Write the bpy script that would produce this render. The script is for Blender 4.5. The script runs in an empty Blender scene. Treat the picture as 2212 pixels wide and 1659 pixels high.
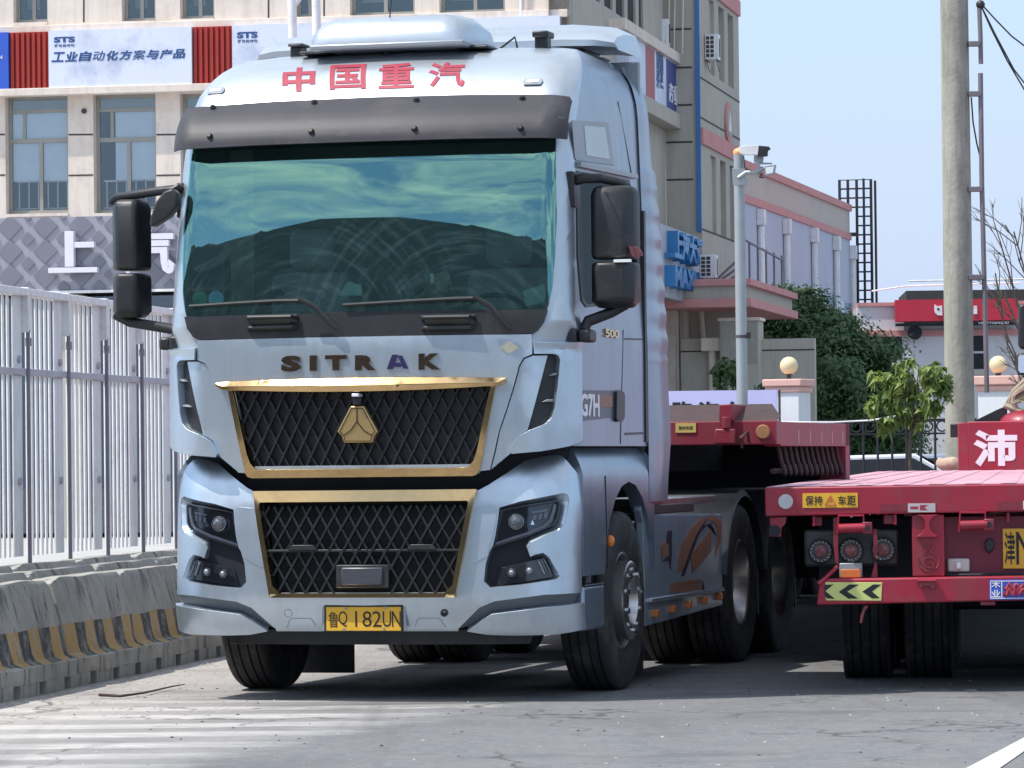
import bpy, bmesh, math, random
from mathutils import Vector, Matrix, noise
R = math.radians
random.seed(7)
scene = bpy.context.scene
COL = scene.collection
# ---------------------------------------------------------------- camera
F, CX, CY, HOR, ROLL, HC = 9000.0, 1106.0, 829.5, 993.0, 0.011, 1.40
PITCH = math.atan((HOR - CY) / F)
cam_d = bpy.data.cameras.new('camera'); cam = bpy.data.objects.new('camera', cam_d); COL.objects.link(cam)
scene.camera = cam
cam_d.sensor_width = 36; cam_d.lens = 36 * F / 2212; cam_d.clip_end = 3000; cam_d.clip_start = 0.5
cr, sr, cp, sp = math.cos(ROLL), math.sin(ROLL), math.cos(PITCH), math.sin(PITCH)
def rotv(x, y, z):
    xr = cr*x + sr*y; yu = -sr*x + cr*y
    return Vector((xr, z*cp - yu*sp, z*sp + yu*cp))
rx, ux, bx_ = rotv(1, 0, 0), rotv(0, 1, 0), rotv(0, 0, -1)
m = Matrix((rx, ux, bx_)).transposed().to_4x4(); m.translation = (0, 0, HC)
cam.matrix_world = m
# ---------------------------------------------------------------- sun, sky, exposure
SUN = Vector((-0.55, -0.16, 1.0)).normalized()
sun_d = bpy.data.lights.new('sun', 'SUN'); sun = bpy.data.objects.new('sun', sun_d); COL.objects.link(sun)
sun_d.energy = 3.3; sun_d.angle = R(0.6); sun_d.color = (1.0, 0.95, 0.88)
sun.rotation_euler = SUN.to_track_quat('Z', 'Y').to_euler(); sun.location = (0, 0, 30)
world = bpy.data.worlds.new('World'); scene.world = world; world.use_nodes = True
wt = world.node_tree; wn = wt.nodes; wl = wt.links
for n in list(wn): wn.remove(n)
sky = wn.new('ShaderNodeTexSky'); sky.sky_type = 'NISHITA'; sky.sun_disc = False
sky.sun_elevation = math.asin(SUN.z); sky.sun_rotation = math.atan2(SUN.x, SUN.y)
sky.air_density = 1.3; sky.dust_density = 0.6; sky.ozone_density = 3.0
tcn = wn.new('ShaderNodeTexCoord')
mpn = wn.new('ShaderNodeMapping'); mpn.inputs['Scale'].default_value = (.55, .55, 2.2)
cn = wn.new('ShaderNodeTexNoise'); cn.inputs['Scale'].default_value = 8; cn.inputs['Detail'].default_value = 7; cn.inputs['Roughness'].default_value = .62; cn.inputs['Distortion'].default_value = .8
crp = wn.new('ShaderNodeValToRGB'); crp.color_ramp.elements[0].position = .47; crp.color_ramp.elements[1].position = .66
sxyz = wn.new('ShaderNodeSeparateXYZ')
rng = wn.new('ShaderNodeMapRange'); rng.inputs['From Min'].default_value = .20; rng.inputs['From Max'].default_value = .38
mul = wn.new('ShaderNodeMath'); mul.operation = 'MULTIPLY'
mixc = wn.new('ShaderNodeMix'); mixc.data_type = 'RGBA'; mixc.inputs['B'].default_value = (9.5, 9.3, 8.2, 1)
tint = wn.new('ShaderNodeMix'); tint.data_type = 'RGBA'; tint.blend_type = 'MIX'; tint.inputs['B'].default_value = (2.6, 3.3, 4.95, 1)
hrng = wn.new('ShaderNodeMapRange'); hrng.inputs['From Min'].default_value = .30; hrng.inputs['From Max'].default_value = .0; hrng.inputs['To Min'].default_value = .0; hrng.inputs['To Max'].default_value = .95
bg = wn.new('ShaderNodeBackground'); bg.inputs['Strength'].default_value = .135
wo = wn.new('ShaderNodeOutputWorld')
wl.new(tcn.outputs['Generated'], mpn.inputs['Vector']); wl.new(mpn.outputs[0], cn.inputs['Vector']); wl.new(cn.outputs['Fac'], crp.inputs['Fac'])
wl.new(tcn.outputs['Generated'], sxyz.inputs[0]); wl.new(sxyz.outputs['Z'], rng.inputs['Value']); wl.new(sxyz.outputs['Z'], hrng.inputs['Value'])
wl.new(crp.outputs['Color'], mul.inputs[0]); wl.new(rng.outputs[0], mul.inputs[1])
wl.new(sky.outputs[0], tint.inputs['A']); wl.new(hrng.outputs[0], tint.inputs['Factor'])
wl.new(tint.outputs['Result'], mixc.inputs['A']); wl.new(mul.outputs[0], mixc.inputs['Factor'])
wl.new(mixc.outputs['Result'], bg.inputs['Color']); wl.new(bg.outputs[0], wo.inputs['Surface'])
vs = scene.view_settings; vs.view_transform = 'Standard'; vs.look = 'None'; vs.exposure = 0.58; vs.gamma = 1; vs.use_curve_mapping = False
scene.cycles.max_bounces = 8
# ---------------------------------------------------------------- materials
def lin(c): return tuple((x/12.92 if x <= .04045 else ((x+.055)/1.055)**2.4) for x in c)
def M(name, col, rough=.6, metal=0.0, var=.12, scale=2.5, bump=0.0, bscale=60, coat=0.0, dirt=None, spec=.5, streak=None, emit=0):
    """col linear rgb; dirt=(colour, amount, scale); streak=(colour, amount): vertical rain streaks"""
    m = bpy.data.materials.new(name); m.use_nodes = True; nt = m.node_tree; n = nt.nodes; l = nt.links
    b = n['Principled BSDF']; b.inputs['Roughness'].default_value = rough; b.inputs['Metallic'].default_value = metal
    b.inputs['Specular IOR Level'].default_value = spec; b.inputs['Coat Weight'].default_value = coat; b.inputs['Coat Roughness'].default_value = .06
    tc = n.new('ShaderNodeTexCoord')
    nz = n.new('ShaderNodeTexNoise'); nz.inputs['Scale'].default_value = scale; nz.inputs['Detail'].default_value = 6; nz.inputs['Roughness'].default_value = .65
    l.new(tc.outputs['Object'], nz.inputs['Vector'])
    mr = n.new('ShaderNodeMapRange'); mr.inputs['From Min'].default_value = .3; mr.inputs['From Max'].default_value = .7
    mr.inputs['To Min'].default_value = 1-var; mr.inputs['To Max'].default_value = 1+var; l.new(nz.outputs['Fac'], mr.inputs['Value'])
    mx = n.new('ShaderNodeMix'); mx.data_type = 'RGBA'; mx.blend_type = 'MULTIPLY'; mx.inputs['Factor'].default_value = 1
    mx.inputs['A'].default_value = (*col, 1); l.new(mr.outputs[0], mx.inputs['B'])
    out = mx.outputs['Result']
    def layer(vec_scale, dc, amt, sc, lo=.5, hi=.72):
        nonlocal out
        mp = n.new('ShaderNodeMapping'); mp.inputs['Scale'].default_value = vec_scale; mp.inputs['Location'].default_value = (3.1, 1.7, 5.3)
        l.new(tc.outputs['Object'], mp.inputs['Vector'])
        z = n.new('ShaderNodeTexNoise'); z.inputs['Scale'].default_value = sc; z.inputs['Detail'].default_value = 8; z.inputs['Roughness'].default_value = .7
        l.new(mp.outputs[0], z.inputs['Vector'])
        r = n.new('ShaderNodeMapRange'); r.inputs['From Min'].default_value = lo; r.inputs['From Max'].default_value = hi; r.inputs['To Max'].default_value = amt
        l.new(z.outputs['Fac'], r.inputs['Value'])
        k = n.new('ShaderNodeMix'); k.data_type = 'RGBA'; k.inputs['B'].default_value = (*dc, 1)
        l.new(r.outputs[0], k.inputs['Factor']); l.new(out, k.inputs['A']); out = k.outputs['Result']
    if dirt: layer((1, 1, 1), dirt[0], dirt[1], dirt[2])
    if streak: layer((6, 6, .5), streak[0], streak[1], streak[2] if len(streak) > 2 else 1.2, .46, .7)
    l.new(out, b.inputs['Base Color'])
    if bump:
        z = n.new('ShaderNodeTexNoise'); z.inputs['Scale'].default_value = bscale; z.inputs['Detail'].default_value = 4
        l.new(tc.outputs['Object'], z.inputs['Vector'])
        bp = n.new('ShaderNodeBump'); bp.inputs['Strength'].default_value = bump; bp.inputs['Distance'].default_value = .02
        l.new(z.outputs['Fac'], bp.inputs['Height']); l.new(bp.outputs[0], b.inputs['Normal'])
    if emit: b.inputs['Emission Color'].default_value = (*col, 1); b.inputs['Emission Strength'].default_value = emit
    return m
DUST = (.30, .27, .23)
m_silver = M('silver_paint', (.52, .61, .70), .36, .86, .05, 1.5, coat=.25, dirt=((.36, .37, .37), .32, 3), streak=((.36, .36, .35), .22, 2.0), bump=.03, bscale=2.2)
m_side = M('shaded_silver_paint', (.27, .33, .41), .34, .65, .08, 1.5, coat=.15, dirt=((.24, .25, .28), .5, 2.5), streak=((.20, .21, .24), .5), bump=.5, bscale=1.6)  # cab silver again, darker and bluer: shade of the flank put into the colour
m_roof = M('roof_paint', (.50, .56, .62), .38, .7, .05, 1.5, coat=.3, dirt=((.45, .43, .38), .35, 3))
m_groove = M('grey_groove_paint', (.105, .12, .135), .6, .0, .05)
m_shade = M('silver_grey_trim', (.30, .33, .36), .45, .3, .05)
m_gold = M('gold_chrome', (.60, .42, .21), .17, 1, .12, 5, dirt=((.35, .25, .14), .35, 9), bump=.06, bscale=6)
m_goldd = M('dark_gold_letter', (.22, .155, .11), .16, .9, .2, 20)
m_black = M('black_plastic', (.016, .018, .022), .45, 0, .2, 8, dirt=((.07, .065, .06), .45, 4))
m_void = M('dark_underbody', (.014, .017, .025), .8, 0, .2)
m_grille = M('grille_plastic', (.007, .009, .014), .45, 0, .2, 30, dirt=((.04, .034, .03), .3, 9))
m_visor = M('smoked_visor', (.045, .044, .053), .5, 0, .12, 3, dirt=((.10, .09, .09), .6, 2.2), spec=.3)
m_rubber = M('tyre_rubber', (.026, .026, .029), .8, 0, .2, 10, dirt=((.13, .12, .105), .7, 4), bump=.2, bscale=50)
m_lamp = M('lamp_housing', (.035, .038, .045), .2, .1, .2, 10, coat=1)
m_chrome = M('chrome', (.75, .76, .78), .08, 1, .05)
m_alu = M('aluminium_rim', (.48, .47, .46), .28, .9, .15, 5, dirt=((.20, .17, .14), .6, 4))
m_rimg = M('grey_steel_rim', (.20, .20, .21), .45, .3, .15, 5, dirt=((.22, .19, .16), .5, 6))
m_whitel = M('white_lens', (.8, .82, .85), .15, 0, .03)
m_orange = M('orange_lens', (.65, .19, .04), .3, 0, .1)
m_redl = M('red_lens', (.13, .035, .045), .5, 0, .1, 20, dirt=((.35, .2, .2), .5, 30))
m_plate = M('yellow_plate', (.76, .43, .035), .45, 0, .05, 8, dirt=((.4, .3, .12), .3, 20))
m_ink = M('black_ink', (.012, .012, .016), .5, 0, .1)
m_whitep = M('white_paint_letters', (.78, .76, .80), .6, 0, .06)
m_redtx = M('faded_red_letters', (.36, .032, .06), .5, 0, .12, 9)
m_indigo = M('indigo_letter', (.02, .015, .08), .4, 0, .1)
m_skirt = M('grey_skirt_paint', (.27, .32, .39), .35, .2, .08, 2, coat=.5, dirt=((.16, .14, .13), .45, 3))
m_swirl = M('orange_decal', (.26, .12, .07), .5, 0, .2, 6, dirt=((.16, .15, .16), .7, 5))
m_swirld = M('dark_decal', (.025, .02, .045), .5, 0, .2)
m_red = M('red_trailer_paint', (.33, .010, .035), .42, .0, .16, 2, coat=.15, dirt=((.19, .07, .07), .6, 4.5), streak=((.13, .035, .04), .5))
m_redold = M('faded_red_paint', (.22, .016, .035), .5, 0, .15, 2, dirt=((.15, .055, .06), .6, 3), streak=((.20, .09, .09), .4))
m_deck = M('worn_pink_deck', (.52, .24, .30), .5, 0, .25, 1.2, dirt=((.72, .60, .62), .9, 2.2), bump=.15, bscale=6)
m_rust = M('dusty_dark_steel', (.055, .033, .033), .8, 0, .25, 6)
m_lime = M('lime_reflector', (.60, .64, .22), .45, 0, .06)
m_blue = M('blue_sign', (.03, .10, .52), .45, 0, .06)
m_cloth = M('curtain_cloth', (.30, .28, .25), .9, 0, .15, 6)
m_dash = M('dashboard_plastic', (.11, .115, .12), .7)
m_seat = M('seat_fabric', (.34, .35, .36), .9, 0, .15, 8)
m_paper = M('paper', (.55, .75, .72), .8, 0, .05)
m_globe = M('cream_globe', (.72, .60, .36), .35, 0, .05)
def glass_mat(name, tintc, refl, fac, rough=.0):
    m = bpy.data.materials.new(name); m.use_nodes = True; nt = m.node_tree; n = nt.nodes; l = nt.links; n.remove(n['Principled BSDF'])
    t = n.new('ShaderNodeBsdfTransparent'); t.inputs[0].default_value = (*tintc, 1)
    g = n.new('ShaderNodeBsdfGlossy'); g.inputs[0].default_value = (*refl, 1); g.inputs['Roughness'].default_value = rough
    fr = n.new('ShaderNodeFresnel'); fr.inputs['IOR'].default_value = 1.5
    a = n.new('ShaderNodeMath'); a.operation = 'ADD'; a.inputs[1].default_value = fac; a.use_clamp = True
    mx = n.new('ShaderNodeMixShader'); l.new(fr.outputs[0], a.inputs[0]); l.new(a.outputs[0], mx.inputs['Fac'])
    l.new(t.outputs[0], mx.inputs[1]); l.new(g.outputs[0], mx.inputs[2])
    l.new(mx.outputs[0], n['Material Output'].inputs['Surface']); return m
m_wind = glass_mat('windscreen_glass', (.60, .84, .80), (.38, .78, .75), .26, .004)
def dust_film(m, col, base, pivots):
    nt = m.node_tree; n = nt.nodes; l = nt.links; outn = n['Material Output']; src = outn.inputs['Surface'].links[0].from_socket
    tc = n.new('ShaderNodeTexCoord'); sx = n.new('ShaderNodeSeparateXYZ'); l.new(tc.outputs['Object'], sx.inputs[0]); tot = None
    def mth(op, a, b=0.0):
        k = n.new('ShaderNodeMath'); k.operation = op
        for i, v in enumerate((a, b)):
            if isinstance(v, (int, float)): k.inputs[i].default_value = v
            else: l.new(v, k.inputs[i])
        return k.outputs[0]
    for px_, pz_, sd in pivots:
        dx = mth('SUBTRACT', sx.outputs[0], px_); dz = mth('SUBTRACT', sx.outputs[2], pz_)
        rr = mth('SQRT', mth('ADD', mth('MULTIPLY', dx, dx), mth('MULTIPLY', dz, dz))); an = mth('ARCTAN2', dz, dx)
        cmb = n.new('ShaderNodeCombineXYZ'); l.new(mth('MULTIPLY', rr, 26.0), cmb.inputs[0]); l.new(mth('MULTIPLY', an, 1.6), cmb.inputs[1]); cmb.inputs[2].default_value = sd
        z = n.new('ShaderNodeTexNoise'); z.inputs['Scale'].default_value = 1.0; z.inputs['Detail'].default_value = 5; z.inputs['Roughness'].default_value = .7; l.new(cmb.outputs[0], z.inputs['Vector'])
        r = n.new('ShaderNodeMapRange'); r.inputs[1].default_value = .50; r.inputs[2].default_value = .78; r.inputs[4].default_value = .16; l.new(z.outputs['Fac'], r.inputs[0])
        w = n.new('ShaderNodeMapRange'); w.inputs[1].default_value = 1.12; w.inputs[2].default_value = 1.0; l.new(rr, w.inputs[0])
        v = mth('MULTIPLY', r.outputs[0], w.outputs[0]); tot = v if tot is None else mth('ADD', tot, v)
    z = n.new('ShaderNodeTexNoise'); z.inputs['Scale'].default_value = 2.2; z.inputs['Detail'].default_value = 6; l.new(tc.outputs['Object'], z.inputs['Vector'])
    f = mth('MULTIPLY', mth('ADD', tot, base), mth('ADD', z.outputs['Fac'], .4))
    d = n.new('ShaderNodeBsdfDiffuse'); d.inputs[0].default_value = (*col, 1); ms = n.new('ShaderNodeMixShader'); l.new(f, ms.inputs[0]); l.new(src, ms.inputs[1]); l.new(d.outputs[0], ms.inputs[2]); l.new(ms.outputs[0], outn.inputs['Surface'])
dust_film(m_wind, (.22, .38, .38), .03, ((-.40, 2.05, 3.0), (.62, 2.05, 9.0)))
m_glass = glass_mat('window_glass', (.3, .34, .36), (.35, .42, .45), -.12)
m_bglass = glass_mat('building_glass', (.95, .97, .98), (.7, .82, .9), .06)
m_lens = glass_mat('lamp_glass', (.85, .87, .9), (.6, .6, .6), -.02)
# ---------------------------------------------------------------- pixel measurements -> plane coordinates
ORG = {'D': (0, 0, 1.8228), 'A1': (600, 1300, .4973), 'A2': (1500, 1300, .4973), 'A3': (600, 1900, .4973), 'A4': (1500, 1900, .4973),
       'A5': (600, 500, .4973), 'A6': (1500, 500, .4973), 'Z1': (600, 0, .9222), 'Z3': (2100, 400, .6027), 'Z4': (2200, 1500, .7838),
       'Z5': (2900, 1600, .7233), 'Z6': (2500, 0, 1.0247), 'Z7': (0, 0, .8443), 'Z8': (0, 1100, 1.1598), 'B1': (2400, 1500, .4973),
       'B2': (3350, 1100, .4823), 'B3': (2932, 1800, .4973), 'Z9': (2500, 0, .4821)}
def px(tag, x, y):
    o = ORG[tag]; return ((o[0]+x*o[2])/1.8228, (o[1]+y*o[2])/1.8228)
class Frame:
    def __init__(s, ox, oy, deg, oz=0): s.o = (ox, oy); s.a = R(deg); s.c = math.cos(s.a); s.s = math.sin(s.a); s.oz = oz
    def world(s, u, v, w=0): return Vector((s.o[0]+u*s.c+v*s.s, s.o[1]-u*s.s+v*s.c, s.oz+w))
    def _ray(s, x, y): return rotv((x-CX)/F, (CY-y)/F, 1)
    def on_v(s, x, y, v=0):
        d = s._ray(x, y); t = (v+s.o[0]*s.s+s.o[1]*s.c)/(d.x*s.s+d.y*s.c)
        return ((d.x*t-s.o[0])*s.c-(d.y*t-s.o[1])*s.s, HC+d.z*t-s.oz)
    def on_u(s, x, y, u=0):
        d = s._ray(x, y); t = (u+s.o[0]*s.c-s.o[1]*s.s)/(d.x*s.c-d.y*s.s)
        return ((d.x*t-s.o[0])*s.s+(d.y*t-s.o[1])*s.c, HC+d.z*t-s.oz)
    def proj(s, u, v, w):
        p = s.world(u, v, w); X, Y, Z = p.x, p.y, p.z-HC
        zf = Y*cp+Z*sp; yu = -Y*sp+Z*cp
        return CX+F*(cr*X-sr*yu)/zf, CY-F*(sr*X+cr*yu)/zf
    def solve(s, S, x, y, q=0., w=1.5):
        for _ in range(14):
            a = s.proj(*S(q, w)); e = (x-a[0], y-a[1])
            if abs(e[0])+abs(e[1]) < .05: break
            h = 1e-3; b = s.proj(*S(q+h, w)); c_ = s.proj(*S(q, w+h))
            j = ((b[0]-a[0])/h, (c_[0]-a[0])/h, (b[1]-a[1])/h, (c_[1]-a[1])/h); det = j[0]*j[3]-j[1]*j[2]
            if abs(det) < 1e-6: break
            dq = (j[3]*e[0]-j[1]*e[1])/det; dw = (j[0]*e[1]-j[2]*e[0])/det
            q += max(-.15, min(.15, dq)); w += max(-.4, min(.4, dw))
        return (q, w)
WF = Frame(0, 0, 0)
def at(x, y, depth):
    u, w = WF.on_v(x, y, depth); return Vector((u, depth, w))
def ground(x, y):
    d = rotv((x-CX)/F, (CY-y)/F, 1); t = -HC/d.z; return Vector((d.x*t, d.y*t, 0))
# ---------------------------------------------------------------- object helpers
def tag(o, label=None, cat=None, group=None, kind=None):
    for k, v in (('label', label), ('category', cat), ('group', group), ('kind', kind)):
        if v: o[k] = v
    return o
def thing(name, label, cat, fr=None, loc=None, rz=0, group=None):
    o = bpy.data.objects.new(name, None); COL.objects.link(o); o.empty_display_size = .3
    if fr: o.location = (fr.o[0], fr.o[1], fr.oz); o.rotation_euler = (0, 0, -fr.a)
    if loc is not None: o.location = loc; o.rotation_euler = (0, 0, rz)
    return tag(o, label, cat, group)
def link(name, me, mat, parent=None, sharp=40, bevel=0, seg=2, label=None):
    o = bpy.data.objects.new(name, me); COL.objects.link(o); o.parent = parent
    for k in (mat if isinstance(mat, (list, tuple)) else [mat]): me.materials.append(k)
    if sharp: me.shade_smooth(); me.set_sharp_from_angle(angle=R(sharp))
    if bevel:
        b = o.modifiers.new('bevel', 'BEVEL'); b.width = bevel; b.segments = seg; b.limit_method = 'ANGLE'; b.angle_limit = R(50)
    if label: o['label'] = label
    return o
def copy_tree(o, parent=None):
    c = o.copy(); COL.objects.link(c)
    if parent: c.parent = parent
    for ch in list(o.children): copy_tree(ch, c)
    return c
class MB:
    def __init__(s): s.v = []; s.f = []; s.mi = []; s.k = 0
    def add(s, vs, fs):
        n = len(s.v); s.v += [tuple(p) for p in vs]; s.f += [tuple(i+n for i in f) for f in fs]; s.mi += [s.k]*len(fs); return s
    def box(s, x0, x1, y0, y1, z0, z1):
        return s.add([(x0, y0, z0), (x1, y0, z0), (x1, y1, z0), (x0, y1, z0), (x0, y0, z1), (x1, y0, z1), (x1, y1, z1), (x0, y1, z1)],
                     [(0, 3, 2, 1), (4, 5, 6, 7), (0, 1, 5, 4), (1, 2, 6, 5), (2, 3, 7, 6), (3, 0, 4, 7)])
    def tube(s, pts, r, n=10, r2=None, caps=True):
        pts = [Vector(p) for p in pts]; k = len(pts); vs = []; up = None
        for i, p in enumerate(pts):
            d = (pts[min(i+1, k-1)]-pts[max(i-1, 0)]).normalized()
            if up is None: up = Vector((0, 0, 1)) if abs(d.z) < .9 else Vector((1, 0, 0))
            a = d.cross(up).normalized(); b = a.cross(d).normalized(); up = b
            rr = r if r2 is None else r+(r2-r)*i/(k-1)
            vs += [p+(a*math.cos(t*2*math.pi/n)+b*math.sin(t*2*math.pi/n))*rr for t in range(n)]
        fs = [(i*n+j, i*n+(j+1) % n, (i+1)*n+(j+1) % n, (i+1)*n+j) for i in range(k-1) for j in range(n)]
        if caps: fs += [tuple(range(n))[::-1], tuple((k-1)*n+j for j in range(n))]
        return s.add(vs, fs)
    def bar(s, a, b, wd, th, up=(0, 0, 1)):
        a = Vector(a); b = Vector(b); d = (b-a).normalized(); x = d.cross(Vector(up))
        x = (x if x.length > 1e-4 else d.cross(Vector((1, 0, 0)))).normalized(); z = x.cross(d).normalized()
        vs = [p+x*i*wd/2+z*j*th/2 for p in (a, b) for i, j in ((-1, -1), (1, -1), (1, 1), (-1, 1))]
        return s.add(vs, [(3, 2, 1, 0), (4, 5, 6, 7), (0, 1, 5, 4), (1, 2, 6, 5), (2, 3, 7, 6), (3, 0, 4, 7)])
    def lathe(s, prof, n=40, axis='x', c=(0, 0, 0), a0=0, a1=360):
        full = a1-a0 >= 360; k = n if full else n+1; vs = []
        for i in range(k):
            t = R(a0+(a1-a0)*i/n); ct, st = math.cos(t), math.sin(t)
            for (r, h) in prof:
                p = {'x': (h, r*ct, r*st), 'y': (r*ct, h, r*st), 'z': (r*ct, r*st, h)}[axis]
                vs.append((p[0]+c[0], p[1]+c[1], p[2]+c[2]))
        q = len(prof); fs = [(i*q+j, i*q+j+1, ((i+1) % k)*q+j+1, ((i+1) % k)*q+j) for i in range(n if full else k-1) for j in range(q-1)]
        return s.add(vs, fs)
    def prism(s, poly, depth, fn):
        """poly of 2-D points; fn(x,y,d) -> 3-D; d in 0..depth"""
        n = len(poly); vs = [fn(x, y, 0) for x, y in poly]+[fn(x, y, depth) for x, y in poly]
        return s.add(vs, [tuple(range(n)), tuple(range(2*n-1, n-1, -1))]+[(i, i+n, (i+1) % n+n, (i+1) % n) for i in range(n)])
    def sphere(s, c, r, n=20, sc=(1, 1, 1)):
        prof = [(math.sin(math.pi*i/n*1.0)*r, -math.cos(math.pi*i/n)*r) for i in range(n+1)]
        k = len(s.v); s.lathe(prof, n*2, 'z')
        for i in range(k, len(s.v)):
            v = s.v[i]; s.v[i] = (c[0]+v[0]*sc[0], c[1]+v[1]*sc[1], c[2]+v[2]*sc[2])
        return s
    def build(s, name, mat, parent=None, bevel=0, sharp=40, seg=2, label=None):
        me = bpy.data.meshes.new(name); me.from_pydata(s.v, [], s.f)
        if s.k or any(s.mi): me.polygons.foreach_set('material_index', s.mi)
        bm = bmesh.new(); bm.from_mesh(me); bmesh.ops.remove_doubles(bm, verts=bm.verts, dist=1e-5)
        bmesh.ops.recalc_face_normals(bm, faces=bm.faces); bm.to_mesh(me); bm.free()
        return link(name, me, mat, parent, sharp, bevel, seg, label)
def rbox(name, x0, x1, y0, y1, z0, z1, mat, parent, bevel=.01, seg=2): return MB().box(x0, x1, y0, y1, z0, z1).build(name, mat, parent, bevel, seg=seg)
def fill2d(outline, holes=(), res=.06, resw=None):
    """triangulated 2-D region cut by a grid so it can follow a curved surface"""
    bm = bmesh.new(); es = []
    for loop in [outline]+list(holes):
        vs = [bm.verts.new((x, y, 0)) for x, y in loop]
        es += [bm.edges.new((vs[i], vs[(i+1) % len(vs)])) for i in range(len(vs))]
    bmesh.ops.triangle_fill(bm, edges=es, use_beauty=True)
    xs = [p[0] for p in outline]; ys = [p[1] for p in outline]
    for k, (lo, hi, rs) in enumerate(((min(xs), max(xs), res), (min(ys), max(ys), resw or res))):
        t = (math.floor(lo/rs)+1)*rs
        while t < hi-1e-6:
            co = (t, 0, 0) if k == 0 else (0, t, 0); no = (1, 0, 0) if k == 0 else (0, 1, 0)
            bmesh.ops.bisect_plane(bm, geom=bm.verts[:]+bm.edges[:]+bm.faces[:], plane_co=co, plane_no=no, dist=1e-5); t += rs
    bmesh.ops.remove_doubles(bm, verts=bm.verts, dist=2e-5)
    return bm
def snorm(S, q, w):
    h = 1e-3; a = Vector(S(q+h, w))-Vector(S(q-h, w)); b = Vector(S(q, w+h))-Vector(S(q, w-h))
    n = b.cross(a); n.normalize()
    return n if n.y < 0 or abs(n.y) < .3 else -n
def panel(name, outline, S, off, thick, mat, parent, holes=(), res=.06, bevel=.005, sharp=35, resw=None, label=None, seg=2):
    bm = fill2d(outline, holes, res, resw); bm.verts.ensure_lookup_table(); bm.verts.index_update()
    n = len(bm.verts); top = []; bot = []
    for v in bm.verts:
        p = Vector(S(v.co.x, v.co.y)); nn = SN(S, v.co.x, v.co.y); top.append(p+nn*off); bot.append(p+nn*(off-thick))
    fs = []
    for f in bm.faces:
        ix = [v.index for v in f.verts]; fs.append(ix); fs.append([i+n for i in reversed(ix)])
    for e in bm.edges:
        if len(e.link_faces) == 1: a, b = e.verts[0].index, e.verts[1].index; fs.append([a, b, b+n, a+n])
    bm.free()
    mb = MB(); mb.add(top+bot, fs)
    return mb.build(name, mat, parent, bevel, sharp, seg, label)
def SN(S, q, w):
    h = 1e-3; a = Vector(S(q+h, w))-Vector(S(q-h, w)); b = Vector(S(q, w+h))-Vector(S(q, w-h))
    return a.cross(b).normalized()      # outward: +q right, +w up -> towards -v
def strip(name, A, B, S, oa, ob, mat, parent, closed=False, sub=6):
    mb = MB(); pa = []; pb = []; n = len(A); k = n if closed else n-1
    for i in range(k):
        for t in range(sub):
            f = t/sub; j = (i+1) % n
            pa.append((A[i][0]+(A[j][0]-A[i][0])*f, A[i][1]+(A[j][1]-A[i][1])*f)); pb.append((B[i][0]+(B[j][0]-B[i][0])*f, B[i][1]+(B[j][1]-B[i][1])*f))
    if not closed: pa.append(A[-1]); pb.append(B[-1])
    va = [Vector(S(*p))+SN(S, *p)*oa for p in pa]; vb = [Vector(S(*p))+SN(S, *p)*ob for p in pb]; N = len(va)
    vm = [a.lerp(b, .5)+SN(S, *p)*0 for a, b, p in zip(va, vb, pa)]
    mb.add(va+vm+vb, [(i, (i+1) % N, (i+1) % N+N, i+N) for i in range(N if closed else N-1)]+[(i+N, (i+1) % N+N, (i+1) % N+2*N, i+2*N) for i in range(N if closed else N-1)])
    return mb.build(name, mat, parent, 0, 60)
def mirror(pts): return [(-a, b) for a, b in reversed(pts)]
def text_polys(body, bold=0.0, res=3):
    cu = bpy.data.curves.new('t', 'FONT'); cu.body = body; cu.size = 1; cu.resolution_u = res; cu.offset = bold; cu.fill_mode = 'FRONT'
    o = bpy.data.objects.new('t', cu); COL.objects.link(o)
    dg = bpy.context.evaluated_depsgraph_get(); dg.update()
    me = bpy.data.meshes.new_from_object(o.evaluated_get(dg)); bpy.data.objects.remove(o)
    return me
def text_on(name, body, x0, x1, y0, y1, fn, mat, parent, bold=.0, thick=.01, shear=0, label=None, cut=0):
    """letters fitted to the box x0..x1, y0..y1 of a surface fn(x,y,out)->3-D"""
    me = text_polys(body, bold); bm = bmesh.new(); bm.from_mesh(me)
    if not bm.verts: bm.free(); return None
    xs = [v.co.x for v in bm.verts]; ys = [v.co.y for v in bm.verts]; a, b, c, d = min(xs), max(xs), min(ys), max(ys)
    bmesh.ops.remove_doubles(bm, verts=bm.verts, dist=1e-5)
    for v in bm.verts:
        fy = (v.co.y-c)/(d-c); v.co.x = x0+(v.co.x-a)/(b-a)*(x1-x0)+shear*(fy-.5)*(y1-y0); v.co.y = y0+fy*(y1-y0); v.co.z = 0
    if cut:
        for k, (lo, hi) in enumerate(((x0, x1), (y0, y1))):
            t = lo+cut
            while t < hi:
                bmesh.ops.bisect_plane(bm, geom=bm.verts[:]+bm.edges[:]+bm.faces[:], plane_co=(t, 0, 0) if k == 0 else (0, t, 0), plane_no=(1, 0, 0) if k == 0 else (0, 1, 0), dist=1e-6); t += cut
    bm.verts.index_update(); n = len(bm.verts)
    top = [fn(v.co.x, v.co.y, thick) for v in bm.verts]; bot = [fn(v.co.x, v.co.y, 0) for v in bm.verts]; fs = []
    for f in bm.faces: ix = [v.index for v in f.verts]; fs.append(ix); fs.append([i+n for i in reversed(ix)])
    for e in bm.edges:
        if len(e.link_faces) == 1: p, q = e.verts[0].index, e.verts[1].index; fs.append([p, q, q+n, p+n])
    bm.free(); mb = MB(); mb.add(top+bot, fs)
    return mb.build(name, mat, parent, 0, 30, label=label)
def planev(v0): return lambda x, y, d: (x, v0-d, y)             # a plane facing -v (towards the camera)
def planeu(u0): return lambda x, y, d: (u0+d, x, y)             # a plane facing +u
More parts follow.
